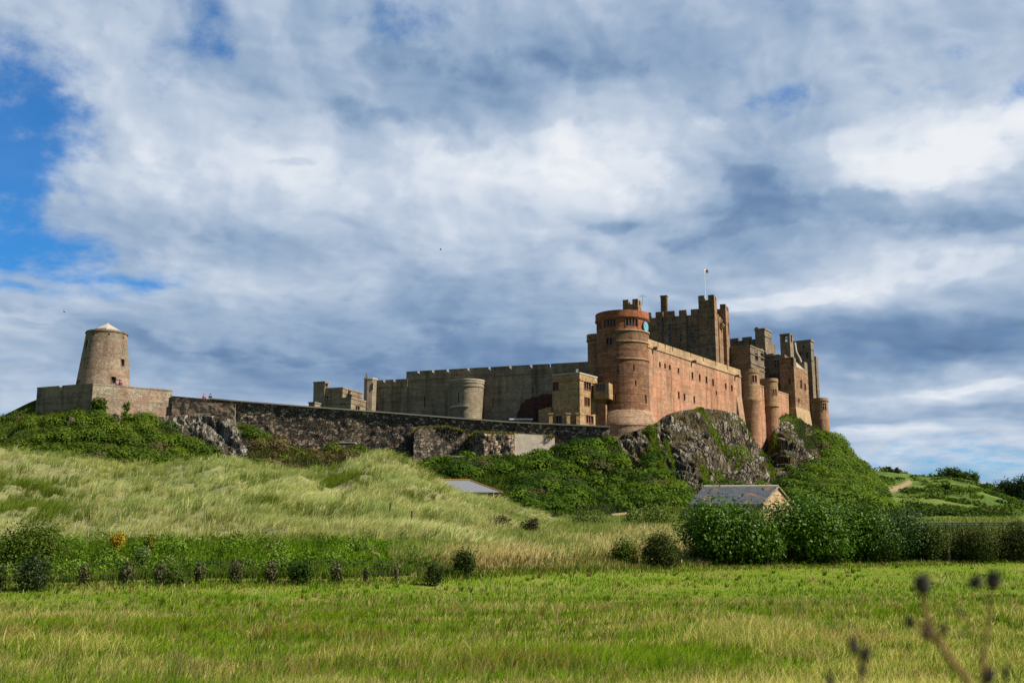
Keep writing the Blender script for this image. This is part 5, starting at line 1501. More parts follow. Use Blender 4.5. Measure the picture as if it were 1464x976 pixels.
# ------------------------------------------------------------------ grass and leaves
def blades(name, pos, h, w, lean, col, mat, kind='stuff', label=None, segs=2, parent=None, tipc=1.15, rootc=0.6):
    """one bent, tapering blade per position; lean = horizontal offset of the tip as a share of the height"""
    N = len(pos)
    a = RNG.uniform(0, 2 * math.pi, N)
    side = np.stack([np.cos(a), np.sin(a) * .6, np.zeros(N)], 1) * (w / 2)[:, None]
    up = np.zeros((N, 3)); up[:, 2] = h
    ln = np.zeros((N, 3)); ln[:, :2] = lean * h[:, None]
    V = np.empty((N, 5, 3)); V[:, 0] = pos - side; V[:, 1] = pos + side
    mid = pos + up * .55 + ln * .3
    V[:, 2] = mid - side * .75; V[:, 3] = mid + side * .75
    V[:, 4] = pos + up * (1 - .25 * np.minimum(1, np.linalg.norm(lean, axis=1)))[:, None] + ln
    b = (np.arange(N) * 5)[:, None]
    F4 = b + np.array([[0, 1, 3, 2]]); F3 = b + np.array([[2, 3, 4]])
    loops = np.concatenate([F4, F3], 1).ravel()
    sizes = np.tile([4, 3], N)
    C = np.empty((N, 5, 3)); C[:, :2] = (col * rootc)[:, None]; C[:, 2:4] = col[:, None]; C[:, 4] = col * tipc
    me = np_mesh(name, V.reshape(-1, 3), loops, sizes, cols=np.clip(C.reshape(-1, 3), 0, 1))
    o = link(name, me, mat, parent)
    return tag(o, label, kind=kind) if parent is None else o
def leaf_mesh(name, pos, nrm_, size, col, mat, parent=None, aspect=.62, jitter=.9):
    N = len(pos)
    n = nrm_ + RNG.normal(0, jitter, (N, 3)); n /= np.linalg.norm(n, axis=1, keepdims=True)
    r = RNG.normal(0, 1, (N, 3)); t = np.cross(n, r); t /= np.linalg.norm(t, axis=1, keepdims=True); b = np.cross(n, t)
    s = size[:, None]
    V = np.empty((N, 4, 3)); V[:, 0] = pos - t * s * .5; V[:, 1] = pos + b * s * aspect * .5 - n * s * .10; V[:, 2] = pos + t * s * .5; V[:, 3] = pos - b * s * aspect * .5 - n * s * .10
    idx = (np.arange(N) * 4)[:, None]
    F = np.concatenate([idx + np.array([[0, 1, 2]]), idx + np.array([[0, 2, 3]])], 1).ravel()
    me = np_mesh(name, V.reshape(-1, 3), F, np.full(2 * N, 3), cols=np.clip(np.repeat(col, 4, 0), 0, 1))
    return link(name, me, mat, parent)
def pick(cols, N, var=.18, w=None):
    cols = np.array(cols); k = RNG.choice(len(cols), N, p=w)
    return cols[k] * (1 + RNG.normal(0, var, (N, 1))).clip(.4, 1.7)
def blend(a, b, f): return np.array(a)[None] * (1 - f[:, None]) + np.array(b)[None] * f[:, None]
M['blade'] = foliage('grass_blade', .46, .02, .7)
M['leaf'] = foliage('bush_leaf', .30, .05, .6)
M['gloss'] = foliage('glossy_leaf', .26, .16, .42)
M['bark'] = flat('bush_stem', (.085, .065, .045), .95)

# meadow -------------------------------------------------------------------------------------------------
def field_edge(px): return np.interp(px, [-200, 0, 480, 620, 760, 900, 1100, 1464, 1700], [850, 847, 841, 835, 826, 816, 808, 800, 796])
def meadow(N):
    # even cover on the picture of a flat field = density falling with the square of distance
    px = RNG.uniform(-320, 1790, N); v = RNG.uniform(0, 1, N) ** .9
    y0 = 15 * 1.0
    Yn, Yf = 11.5, np.interp(px, [0, 480, 760, 1100, 1464, 1790], [50.5, 53, 60.5, 69, 74, 79])
    Y = 1 / ((1 - v) / Yn + v / Yf)
    X = (px - W0 / 2) / 1500 * Y * 1.0
    return px, X, Y
N = 440000
px, X, Y = meadow(N)
q3 = np.stack([X, Y, 0 * X], 1)
n1 = fbm(q3 * np.array([.16, .30, 0]) + 3, 4); n2 = fbm(q3 * np.array([.7, .9, 0]) + 40, 3); n3 = fbm(q3 * np.array([.06, .16, 0]) + 11, 3)
pos = np.stack([X, Y, ground(X, Y) - .02], 1)
dry = np.clip((n1 - .50) * 5.0 + (n2 - .5) * 3.6 + .36 + (n3 - .5) * 1.6, 0, 1)
green = blend((.115, .215, .006), (.235, .305, .018), RNG.uniform(0, 1, N))
straw = blend((.56, .46, .17), (.44, .40, .11), RNG.uniform(0, 1, N))
isdry = RNG.uniform(0, 1, N) < dry * .42
col = np.where(isdry[:, None], straw, green) * (1 + RNG.normal(0, .16, (N, 1)))
rust = (fbm(q3 * np.array([.35, .6, 0]) + 77, 3) > .69) & (RNG.uniform(0, 1, N) < .4)
col[rust] = blend((.26, .13, .05), (.34, .19, .08), RNG.uniform(0, 1, rust.sum()))
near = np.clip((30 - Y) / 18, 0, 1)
tall = np.clip((fbm(q3 * np.array([.22, .35, 0]) + 21, 3) - .45) * 5, 0, 1)
h = RNG.uniform(.08, .20, N) * (1 + .6 * near) * (.7 + .9 * tall) + isdry * RNG.uniform(0, .16, N) * (.3 + tall)
w = np.maximum(.012, Y * .00075) * RNG.uniform(.6, 1.3, N)
lean = RNG.normal(0, .38, (N, 2)) + np.array([.25, 0])
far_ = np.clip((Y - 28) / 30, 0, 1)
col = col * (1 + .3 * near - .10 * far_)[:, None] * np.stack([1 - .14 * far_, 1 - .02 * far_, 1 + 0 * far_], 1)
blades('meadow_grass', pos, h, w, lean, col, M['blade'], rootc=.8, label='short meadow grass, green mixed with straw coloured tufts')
# seed stalks standing above it
N = 12000
px, X, Y = meadow(N)
q3 = np.stack([X, Y, 0 * X], 1)
keep = RNG.uniform(0, 1, N) < np.clip((fbm(q3 * np.array([.2, .3, 0]) + 60, 3) - .42) * 5, .04, 1)
X, Y, px = X[keep], Y[keep], px[keep]; N = len(X)
pos = np.stack([X, Y, ground(X, Y) - .02], 1)
h = RNG.uniform(.25, .55, N); w = np.maximum(.008, Y * .0006) * RNG.uniform(.7, 1.2, N)
col = blend((.42, .33, .16), (.30, .26, .10), RNG.uniform(0, 1, N))
blades('seed_stalks', pos, h, w, RNG.normal(0, .35, (N, 2)) + np.array([.3, 0]), col, M['blade'], label='thin straw coloured seed stalks scattered over the meadow', rootc=.8)

# tussocks: tufts of longer blades that break the even cover
NT_ = 4200
px, X, Y = meadow(NT_)
k_ = 16
a = RNG.uniform(0, 2 * math.pi, (NT_, k_)); r = RNG.uniform(0, .12, (NT_, k_))
X2 = (X[:, None] + r * np.cos(a)).ravel(); Y2 = (Y[:, None] + r * np.sin(a)).ravel(); N = len(X2)
pos = np.stack([X2, Y2, ground(X2, Y2) - .02], 1)
tc = pick([(.10, .19, .008), (.17, .25, .014), (.40, .32, .12), (.28, .27, .07), (.24, .14, .05)], NT_, .15, [.34, .28, .18, .13, .07])
col = np.repeat(tc, k_, 0) * (1 + RNG.normal(0, .15, (N, 1)))
h = np.repeat(RNG.uniform(.16, .42, NT_), k_) * RNG.uniform(.6, 1.1, N)
lean = np.stack([np.cos(a).ravel() * .5 + .25, np.sin(a).ravel() * .5], 1) * RNG.uniform(.3, 1.1, (N, 1))
blades('meadow_tussocks', pos, h, np.maximum(.011, Y2 * .0007), lean, col, M['blade'], label='longer grass tussocks dotted through the meadow')

N = 9000
px = RNG.uniform(-60, 1524, N); Y = field_Y = np.interp(px, [-60, 0, 480, 620, 760, 900, 1100, 1464, 1524], [50.3, 50.6, 52.9, 55.6, 60.5, 65.3, 68.3, 73.2, 74]) + RNG.normal(-.3, .75, N)
X = (px - W0 / 2) / 1500 * Y
pos = np.stack([X, Y, ground(X, Y) - .02], 1)
col = pick([(.09, .16, .010), (.14, .20, .016), (.34, .27, .10), (.24, .14, .05), (.055, .10, .010)], N, .2, [.32, .24, .18, .08, .18])
blades('verge_grass', pos, RNG.uniform(.15, .6, N) * np.where(px < 600, .55, np.where(px > 950, .6, 1)), RNG.uniform(.03, .06, N), RNG.normal(0, .4, (N, 2)), col, M['blade'], label='ragged verge of longer grass where the meadow meets the weeds')

# helper: sample a loft grid evenly in the picture
def sample_grid(G, N, rows=None):
    a, b = G.shape[:2]
    i = RNG.uniform(0, a - 1.001, N); j = RNG.uniform(rows[0] if rows else 0, (rows[1] if rows else b - 1) - .001, N)
    i0, j0 = i.astype(int), j.astype(int); fi, fj = (i - i0)[:, None], (j - j0)[:, None]
    p = G[i0, j0] * (1 - fi) * (1 - fj) + G[i0 + 1, j0] * fi * (1 - fj) + G[i0, j0 + 1] * (1 - fi) * fj + G[i0 + 1, j0 + 1] * fi * fj
    return p, i0, j0

# marram on the dune, in tufts ---------------------------------------------------------------------------------
NTU, KB_ = 11500, 15
tp_, i0, j0 = sample_grid(Gd, NTU, (3, 92))
px, py = project(tp_)
ok = (px > -90) & (px < 1000)
tp_, px, py = tp_[ok], px[ok], py[ok]; NTU = len(tp_)
n1 = fbm(tp_ * np.array([.10, .10, .1]) + 5, 4); n2 = fbm(tp_ * np.array([.45, .30, .3]) + 30, 3)
pale = np.clip((n1 - .40) * 3.0 + (n2 - .5) * 2.6 + .2, .05, 1)
pale = np.maximum(pale, np.clip((py - 745) / 14, 0, 1) * .95)
gf = np.clip(1 - np.hypot((px - 20) / 130, (py - 715) / 42), 0, 1) + np.clip(1 - np.hypot((px - 30) / 120, (py - 755) / 36), 0, 1) + .8 * np.clip(1 - np.hypot((px - 490) / 60, (py - 688) / 18), 0, 1) + .7 * np.clip(1 - np.hypot((px - 600) / 50, (py - 715) / 16), 0, 1) + .5 * np.clip((n2 - .55) * 5, 0, 1)
gf = np.clip(gf * 1.6, 0, 1) * (py < 750)
c_p = blend((.72, .66, .29), (.62, .62, .27), RNG.uniform(0, 1, NTU)); c_b = blend((.42, .49, .18), (.36, .41, .10), RNG.uniform(0, 1, NTU)); c_g = blend((.12, .19, .015), (.22, .27, .035), RNG.uniform(0, 1, NTU))
u = RNG.uniform(0, 1, NTU)
tc = np.where((u < pale * .8)[:, None], c_p, c_b)
tc = np.where((RNG.uniform(0, 1, NTU) < gf)[:, None], c_g, tc) * (1 + RNG.normal(0, .12, (NTU, 1)))
R = RNG.uniform(.10, .45, (NTU, 1)); an = RNG.uniform(0, 2 * math.pi, (NTU, KB_)); rr = RNG.uniform(0, 1, (NTU, KB_)) ** .5
off = np.stack([np.cos(an) * rr * R, np.sin(an) * rr * R, 0 * an], -1)
pos = (tp_[:, None] + off).reshape(-1, 3); N = len(pos)
swirl = (fbm(tp_ * .12 + 80, 2) - .5) * 1.6
lean = np.stack([(.55 + np.cos(an) * rr * .55), swirl[:, None] + np.sin(an) * rr * .55], -1).reshape(-1, 2) + RNG.normal(0, .18, (N, 2))
hh = RNG.uniform(.5, 1.15, NTU) * (.7 + .6 * n2) * np.where(px > 730, .55, 1)
h = np.repeat(hh, KB_) * RNG.uniform(.6, 1.1, N)
col = np.repeat(tc, KB_, 0) * (1 + RNG.normal(0, .12, (N, 1)))
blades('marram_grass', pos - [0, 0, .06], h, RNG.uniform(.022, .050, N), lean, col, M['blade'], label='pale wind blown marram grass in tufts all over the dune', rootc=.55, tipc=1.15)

# dark green strip of tall weeds below the dune, straw band at right ---------------------------------------------
def strip(N, x0, x1, Ya, Yb):
    px = RNG.uniform(x0, x1, N); f = RNG.uniform(0, 1, N)
    Y = Ya(px) * (1 - f) + Yb(px) * f
    return px, (px - W0 / 2) / 1500 * Y, Y, f
N = 62000
px, X, Y, f = strip(N, -80, 690, lambda p: np.interp(p, [0, 480, 690], [51.6, 53.8, 58]), lambda p: np.interp(p, [0, 480, 690], [61.0, 62.5, 64.5]))
pos = np.stack([X, Y, ground(X, Y)], 1)
br = np.clip((px - 330) / 260, 0, 1) * np.clip(f * 2.5 - .2, 0, 1)
n1 = fbm(pos * .35 + 8, 3)
c0 = blend((.060, .125, .006), (.15, .235, .016), np.clip((n1 - .35) * 3, 0, 1)); c1 = blend((.15, .31, .008), (.24, .39, .012), RNG.uniform(0, 1, N))
col = c0 * (1 - br[:, None]) + c1 * br[:, None]
st = RNG.uniform(0, 1, N) < np.clip((1 - f * 3.2), 0, .28) + (px > 600) * .35; col[st] = pick([(.20, .18, .07), (.13, .14, .045)], st.sum())
col *= 1 + RNG.normal(0, .2, (N, 1))
h = RNG.uniform(.45, .95, N) * np.clip(.55 + f * .9, 0, 1.15) * np.clip((690 - px) / 60, .4, 1); w = RNG.uniform(.04, .085, N)
blades('weed_strip', pos, h, w, RNG.normal(0, .25, (N, 2)) + np.array([.12, 0]), col, M['blade'], label='dense strip of tall dark green weeds below the dune, brighter to the right')
NL = 420
px, X, Y, f = strip(NL, -80, 620, lambda p: np.interp(p, [0, 480, 690], [52.0, 54, 58]), lambda p: np.interp(p, [0, 480, 690], [60.5, 62, 64]))
POS, NRM, SIZ, COLR = [], [], [], []
for k in range(NL):
    R = RNG.uniform(.2, .5) if k % 4 else RNG.uniform(.5, .85); n = int(60 + 120 * R * R)
    d = RNG.normal(0, 1, (n, 3)); d[:, 2] = np.abs(d[:, 2]); d /= np.linalg.norm(d, axis=1, keepdims=True)
    c_ = np.array([X[k], Y[k], float(ground(X[k:k + 1], Y[k:k + 1])[0]) + .25 + .35 * f[k]])
    POS.append(c_ + d * R * RNG.uniform(.6, 1.05, (n, 1))); NRM.append(d); SIZ.append(RNG.uniform(.08, .17, n))
    COLR.append(pick([(.06, .12, .008), (.10, .18, .012), (.15, .22, .03), (.18, .20, .06)], 1, .15, [.45, .33, .15, .07])[0][None] * (1 + RNG.normal(0, .15, (n, 1))))
tag(leaf_mesh('weed_leaves', np.concatenate(POS), np.concatenate(NRM), np.concatenate(SIZ), np.concatenate(COLR), M['leaf'], jitter=.6), 'broad leaved weeds and nettles in the dark green strip', kind='stuff')
N = 52000
px, X, Y, f = strip(N, 560, 1010, lambda p: np.interp(p, [560, 760, 900, 1010], [56.5, 60.8, 65.3, 67.5]), lambda p: np.interp(p, [560, 690, 760, 900, 1010], [62, 68, 80, 110, 112]))
pos = np.stack([X, Y, ground(X, Y)], 1)
n1 = fbm(pos * np.array([.2, .2, 0]) + 15, 3)
strawy = np.clip(1.35 - np.abs(f - .16) * 4.0 + (n1 - .5) * 3.5, 0.12, 1) * np.clip((px - 570) / 120, .2, 1) * np.where((f > .42) & (px > 800), .35, 1)
col = np.where((RNG.uniform(0, 1, N) < strawy * .85)[:, None], blend((.70, .56, .30), (.54, .46, .20), RNG.uniform(0, 1, N)), blend((.17, .24, .03), (.32, .36, .10), RNG.uniform(0, 1, N)))
edge = (f < .12) & (RNG.uniform(0, 1, N) < .5); col[edge] = pick([(.27, .15, .05), (.16, .17, .03), (.30, .21, .09)], edge.sum())
col *= 1 + RNG.normal(0, .16, (N, 1))
h = RNG.uniform(.5, 1.15, N) * np.clip(.35 + f * 4, 0, 1); w = RNG.uniform(.035, .07, N) * (.8 + Y / 160)
blades('straw_grass', pos, h, w, RNG.normal(0, .28, (N, 2)) + np.array([.2, 0]), col, M['blade'], label='tall straw coloured grass between the dune and the bushes')
# green verge under the hedge at right and rough ground behind it
N = 26000
px, X, Y, f = strip(N, 985, 1540, lambda p: np.interp(p, [985, 1100, 1300, 1540], [68.2, 69.3, 72.2, 74.5]), lambda p: np.interp(p, [985, 1330, 1540], [72, 74.0, 75.5]))
pos = np.stack([X, Y, ground(X, Y)], 1)
col = pick([(.035, .065, .008), (.06, .10, .012), (.11, .13, .03), (.22, .16, .06)], N, .2, [.45, .3, .17, .08])
blades('hedge_bottom_weeds', pos, RNG.uniform(.3, .9, N) * np.clip(.4 + f * 2, 0, 1), RNG.uniform(.035, .08, N), RNG.normal(0, .3, (N, 2)), col, M['blade'], label='dark weeds and nettles along the foot of the hedge')
N = 30000
px, X, Y, f = strip(N, 800, 1560, lambda p: 75 + 0 * p, lambda p: 118 + 0 * p)
pos = np.stack([X, Y, ground(X, Y)], 1)
col = pick([(.13, .20, .02), (.21, .28, .04), (.27, .31, .09), (.36, .33, .14)], N, .2)
blades('rough_grass', pos, RNG.uniform(.4, 1.0, N), RNG.uniform(.06, .13, N), RNG.normal(0, .3, (N, 2)) + np.array([.2, 0]), col, M['blade'], label='rough green grass behind the hedge around the cottage')

# growth along the ledges of the outer wall
N = 5200
px = np.concatenate([RNG.uniform(590, 664, N // 2), RNG.uniform(668, 792, N - N // 2)])
top_ = np.where(px < 666, np.interp(px, [592, 600, 640, 664], [618, 612, 611, 617]), np.interp(px, [671, 680, 700, 736, 793], [624, 619, 619.5, 621, 624]))
dY_ = np.where(px < 666, -3.0, -4.0) * RNG.uniform(.05, .95, N) * np.where(px > 740, .5, 1)
pos = np.array([P(a, b + .6, float(wall_Y(a)) + c) for a, b, c in zip(px, top_, dY_)])
zt_ = np.array([P(a, b, float(wall_Y(a)) - 2.4)[2] for a, b in zip(px, top_)]); pos[:, 2] = zt_ - .12
col = pick([(.11, .15, .015), (.18, .19, .03), (.26, .21, .08), (.15, .10, .04)], N, .2)
blades('ledge_grass', pos, RNG.uniform(.25, .65, N), RNG.uniform(.08, .16, N), RNG.normal(0, .45, (N, 2)), col, M['blade'], label='yellow green grass growing on the ledges of the outer wall')
# scrub on the castle mount -------------------------------------------------------------------------------------
N = 3300
p, i0, j0 = sample_grid(Gm, N, (16, KW - 2))
px, py = project(p); rk = rock[i0, j0]
grassy = (px > 20) & (px < 130) & (py < 600) | (px < 40) & (py < 640)
brown = (px > 340) & (px < 500) & (py > 640) & (py < 682)
yel = (px > 985) & (px < 1110) & (py > 660)
keep = (rk < .2) & (px > -120) & (px < 1330) & (RNG.uniform(0, 1, N) < np.where(grassy, .10, np.where(brown, .25, .95)))
keep &= ~((px > 628) & (px < 738) & (py > 682) & (py < 740))
keep &= ~((px > 1085) & (px < 1150) & (py < 698) & (RNG.uniform(0, 1, N) < .7))
keep &= ~((px > 1092) & (px < 1172) & (py < 664) & (RNG.uniform(0, 1, N) < .86))
keep &= ~((px > 1055) & (px < 1112) & (py < 652))
keep &= ~((px > 932) & (px < 1120) & (py < 702) & (RNG.uniform(0, 1, N) < .93))
p, px, py, i0, j0 = p[keep], px[keep], py[keep], i0[keep], j0[keep]
nn_ = nrm[i0, j0]
POS, NRM, SIZ, COLR = [], [], [], []
for k in range(len(p)):
    R = (.7 + 1.7 * RNG.uniform() ** 1.6) * (1.0 if px[k] < 1000 else 1.25) * (.75 if py[k] < 625 else 1)
    n = int(46 * R * R) + 16
    d = RNG.normal(0, 1, (n, 3)); d /= np.linalg.norm(d, axis=1, keepdims=True)
    d = d + nn_[k] * .5 + np.array([0, 0, .35]); d /= np.linalg.norm(d, axis=1, keepdims=True)
    pp = p[k] + d * (R * RNG.uniform(.72, 1.05, (n, 1))) * np.array([1.15, 1.0, .8])
    POS.append(pp); NRM.append(d); SIZ.append(RNG.uniform(.26, .52, n) * (1 + .25 * (px[k] > 1050)))
    v = RNG.uniform(0, 1)
    if px[k] > 1110: base = blend((.045, .090, .007), (.130, .190, .013), np.array([v]))[0]
    elif px[k] > 600: base = blend((.026, .062, .006), (.105, .165, .011), np.array([v ** 1.7]))[0]
    else: base = blend((.042, .080, .008), (.110, .155, .013), np.array([v ** 1.2]))[0]
    if 338 < px[k] < 505 and py[k] > 636 and v < .75: base = np.array([.115, .085, .035]) * (.7 + v)
    if RNG.uniform() < .05: base = np.array([.095, .080, .035])
    COLR.append(base[None] * (1 + RNG.normal(0, .11, (n, 1))))
tag(leaf_mesh('hillside_scrub', np.concatenate(POS), np.concatenate(NRM), np.concatenate(SIZ), np.concatenate(COLR), M['leaf'], jitter=.28), 'green bramble and elder scrub clothing the castle slope', kind='stuff')
N = 90000
pos, i0, j0 = sample_grid(Gm, N, (8, KW))
px, py = project(pos)
rk = rock[i0, j0]
keep = (rk < RNG.uniform(.03, .40, N)) & (px > -120) & (px < 1330)
pos, px, py = pos[keep], px[keep], py[keep]; N = len(pos)
n1 = fbm(pos * .2 + 8, 3)
lit = ((px > 930) & (px < 1115)) | ((px > 20) & (px < 130) & (py < 605))  # gullies and top lawn carry brighter yellow-green grass
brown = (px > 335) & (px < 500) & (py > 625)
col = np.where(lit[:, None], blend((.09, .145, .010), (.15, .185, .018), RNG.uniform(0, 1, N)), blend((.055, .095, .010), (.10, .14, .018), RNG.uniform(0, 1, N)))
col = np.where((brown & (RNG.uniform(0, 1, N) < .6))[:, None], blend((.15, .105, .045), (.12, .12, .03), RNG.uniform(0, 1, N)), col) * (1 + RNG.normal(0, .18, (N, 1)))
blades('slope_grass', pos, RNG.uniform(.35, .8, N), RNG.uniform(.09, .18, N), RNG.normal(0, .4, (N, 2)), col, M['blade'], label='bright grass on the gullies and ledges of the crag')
# low thicket on the far dune hill
N = 2600
p, i0, j0 = sample_grid(Gh, N, (16, 88))
px, py = project(p)
dens = fbm(p * .045 + 31, 4)
keep = (dpath[i0, j0] > 6) & (px > 1120) & (px < 1560) & (RNG.uniform(0, 1, N) < np.clip((dens - .44) * 5, .08, 1))
p, px, py, dens = p[keep], px[keep], py[keep], dens[keep]
POS, NRM, SIZ, COLR = [], [], [], []
for k in range(len(p)):
    sc_ = p[k, 1] / 250
    R = RNG.uniform(.7, 1.8) * (.5 + .6 * sc_); n = int(26 * R) + 14
    d = RNG.normal(0, 1, (n, 3)); d[:, 2] = np.abs(d[:, 2]); d /= np.linalg.norm(d, axis=1, keepdims=True)
    POS.append(p[k] + d * R * RNG.uniform(.7, 1.05, (n, 1)) * np.array([1.3, 1.2, .6])); NRM.append(d); SIZ.append(RNG.uniform(.4, .75, n) * (.5 + .5 * sc_))
    base = blend((.085, .135, .010), (.032, .060, .009), np.array([np.clip((dens[k] - .46) * 7 + RNG.normal(0, .25), 0, 1)]))[0]
    COLR.append(base[None] * (1 + RNG.normal(0, .18, (n, 1))))
tag(leaf_mesh('dune_thicket', np.concatenate(POS), np.concatenate(NRM), np.concatenate(SIZ), np.concatenate(COLR), M['leaf'], jitter=.7), 'low bracken and bramble thicket on the far dune hill', kind='stuff')
# ------------------------------------------------------------------ bushes
def bush(name, label, px, py0, py1, wpx, Y, cols, mat='leaf', leaf=.16, nlump=16, group=None, cat='bush', depth=None, dens=1.0, seed=None, stems=5, bottom=.18, wts=None):
    """a bush filling (px, py0..py1, width) as seen at distance Y: leafy lumps round a fan of stems"""
    sc = Y / 1525.0
    foot = P(px, py1, Y); gz = float(ground(np.array([foot[0]]), np.array([Y]))[0])
    h = (py1 - py0) * sc * 1.0; w = wpx * sc; d = depth or w * .75
    b = np.array([foot[0], Y, foot[2]])
    t = thing(name, tuple(b), label, cat, group)
    POS, NRM, SIZ, COLR, CEN = [], [], [], [], []
    for k in range(nlump):
        a = RNG.uniform(0, 2 * math.pi); rr = RNG.uniform(0, 1) ** .5
        ux, uy = rr * math.cos(a), rr * math.sin(a)
        top = math.sqrt(max(0, 1 - rr ** 3 * .8)) * RNG.uniform(.70, 1.08)
        uz = RNG.uniform(bottom, max(bottom + .05, top * .84)) if k > nlump * .35 else top * .80
        R = min(w, h * 1.5) * (RNG.uniform(.20, .30) if k % 3 else RNG.uniform(.11, .17))
        if k % 4 == 1: ux, uy = ux * 1.14, uy * 1.14
        if uz < .5: ux, uy = ux * .72, uy * .72
        cpos = b + np.array([ux * (w / 2 - R * .8), uy * (d / 2 - R * .8), max(R * .6, uz * h + R * .1)])
        cpos[2] = min(cpos[2], b[2] + h * (1.04 if k % 3 == 0 else .99) - R * .85)
        CEN.append(cpos)
        n = int(dens * 9.0 * R * R / (leaf * leaf)) + 20
        dd = RNG.normal(0, 1, (n, 3)); dd /= np.linalg.norm(dd, axis=1, keepdims=True)
        rad_ = R * RNG.uniform(.55, 1.0, (n, 1)) ** .5 * (1 + .24 * RNG.normal(0, 1, (n, 1)))
        POS.append(cpos + dd * rad_); NRM.append(dd + [0, 0, .4]); SIZ.append(leaf * RNG.uniform(.6, 1.35, n))
        c0 = pick(cols, 1, .12, wts)[0]
        COLR.append(.55 * c0[None] + .45 * pick(cols, n, .2, wts))
    for k in range(int(nlump * 1.6)):
        c_ = CEN[RNG.integers(len(CEN))]; ln = min(w, h) * RNG.uniform(.10, .20)
        dv = RNG.normal(0, .55, 3) + np.array([.1, 0, 1.0]); dv /= np.linalg.norm(dv)
        n = 14; tt = RNG.uniform(.3, 1.0, (n, 1))
        POS.append(c_ + dv * ln * (.45 + tt) + RNG.normal(0, leaf * .6, (n, 3))); NRM.append(np.repeat(dv[None], n, 0) + RNG.normal(0, .8, (n, 3))); SIZ.append(leaf * RNG.uniform(.6, 1.2, n)); COLR.append(pick(cols, n, .2, wts) * 1.1)
    fol = leaf_mesh('foliage', np.concatenate(POS), np.concatenate(NRM), np.concatenate(SIZ), np.concatenate(COLR), M[mat], t, jitter=.6)
    if stems:
        mb = MB()
        for k in range(stems):
            c_ = CEN[RNG.integers(len(CEN))]
            r0 = b + np.array([RNG.normal(0, w * .06), RNG.normal(0, d * .05), -.3])
            m_ = r0 * .5 + c_ * .5 + np.array([0, 0, -.1 * h])
            mb.tube([r0, m_, c_], [.012 * h + .015, .008 * h + .01, .01], 5)
        mb.build('stems', M['bark'], t)
    return t
GL = [(.060, .130, .005), (.040, .094, .004), (.095, .175, .008)]
DK = [(.020, .038, .008), (.034, .056, .011), (.050, .070, .014)]
MIX = [(.040, .066, .010), (.062, .082, .014), (.085, .095, .022)]
YG = [(.075, .115, .012), (.105, .140, .016), (.055, .090, .010)]
HG = 'bushes of the hedge at right'
bush('glossy_bush', 'largest glossy green bush in front of the slate roofed cottage', 1041, 711, 812, 150, 69.5, GL, 'gloss', .20, 26, HG, seed=1, bottom=.36, stems=12)
bush('glossy_bush', 'second large glossy bush, right of the cottage gable', 1152, 711, 810, 136, 71, GL, 'gloss', .20, 22, HG, bottom=.34, stems=10)
bush('glossy_bush', 'rounded glossy bush sloping down right of the two largest ones', 1226, 720, 808, 126, 72, GL, 'gloss', .19, 20, HG, bottom=.34, stems=10)
bush('glossy_bush', 'last and smaller glossy bush at the right end of the glossy row', 1292, 733, 806, 106, 73, [(.036, .080, .012), (.030, .060, .011), (.055, .10, .016)], 'gloss', .15, 22, HG, bottom=.34, stems=10)
bush('glossy_bush', 'low glossy bush filling the dip between the two largest ones', 1097, 744, 812, 64, 69.0, GL, 'gloss', .16, 18, HG, bottom=.34, stems=10)
bush('glossy_bush', 'low glossy bush at the front between the second and third tall bushes', 1190, 742, 811, 70, 70.3, GL, 'gloss', .16, 18, HG, bottom=.34, stems=10)
bush('glossy_bush', 'low dark bush at the front where the glossy row starts to fall', 1258, 748, 809, 70, 71.3, [(.036, .080, .007), (.055, .105, .010)], 'gloss', .15, 18, HG, bottom=.34, stems=10)
bush('hedge_bush', 'narrow dark bush beside the pale fence post', 1336, 750, 804, 64, 72.4, MIX, 'leaf', .14, 14, HG)
bush('hedge_bush', 'dark hedge bush with reddish leaves just right of the pale fence post', 1392, 750, 805, 96, 72.9, [(.030, .052, .010), (.055, .075, .013), (.14, .06, .02)], 'leaf', .14, 20, HG, wts=[.5, .4, .1])
bush('hedge_bush', 'dark hedge bush at the right edge under the green railing', 1455, 748, 804, 100, 73.4, [(.030, .052, .010), (.050, .070, .013), (.12, .05, .025)], 'leaf', .14, 20, HG, wts=[.5, .43, .07])
bush('hedge_bush', 'dark hedge bush beyond the right edge', 1530, 747, 802, 84, 76, MIX, 'leaf', .15, 14, HG)
bush('dark_bush', 'compact dark olive bush left of the big glossy bushes', 944, 759, 815, 70, 66.5, [(.026, .038, .009), (.044, .058, .012), (.075, .092, .018)], 'leaf', .13, 24)
bush('willow_bush', 'loose light green bush beside the compact dark olive bush', 890, 764, 815, 50, 67, YG, 'leaf', .13, 14)
bush('willow_bush', 'rounded grey green willow bush at the dune foot right of the dark brown scrub', 850, 731, 766, 74, 88, [(.12, .165, .035), (.17, .21, .06), (.085, .125, .022)], 'leaf', .17, 16)
bush('willow_bush', 'wide pale green willow thicket between the tan shed roof and the cottage', 930, 724, 772, 116, 90, [(.14, .19, .035), (.20, .235, .065), (.10, .15, .022)], 'leaf', .18, 26)
bush('willow_bush', 'small green bush in the tall straw grass right of its middle', 856, 762, 794, 70, 76, YG, 'leaf', .14, 12)
bush('willow_bush', 'pale feathery bush at the left end of the cottage', 985, 715, 760, 46, 100, [(.14, .19, .035), (.20, .235, .065)], 'leaf', .18, 14)
bush('brown_bush', 'dark brown withered bush at the right foot of the dune', 712, 736, 760, 46, 73, [(.055, .035, .022), (.085, .048, .028), (.05, .055, .02)], 'leaf', .14, 14)
bush('brown_bush', 'smaller dark brown bush just right of the withered one', 758, 740, 760, 40, 74, [(.05, .035, .024), (.07, .05, .03), (.06, .065, .025)], 'leaf', .14, 12)
bush('dark_shrub', 'dark leafy shrub at the right end of the bright green strip', 661, 782, 824, 44, 56.5, DK, 'leaf', .11, 16)
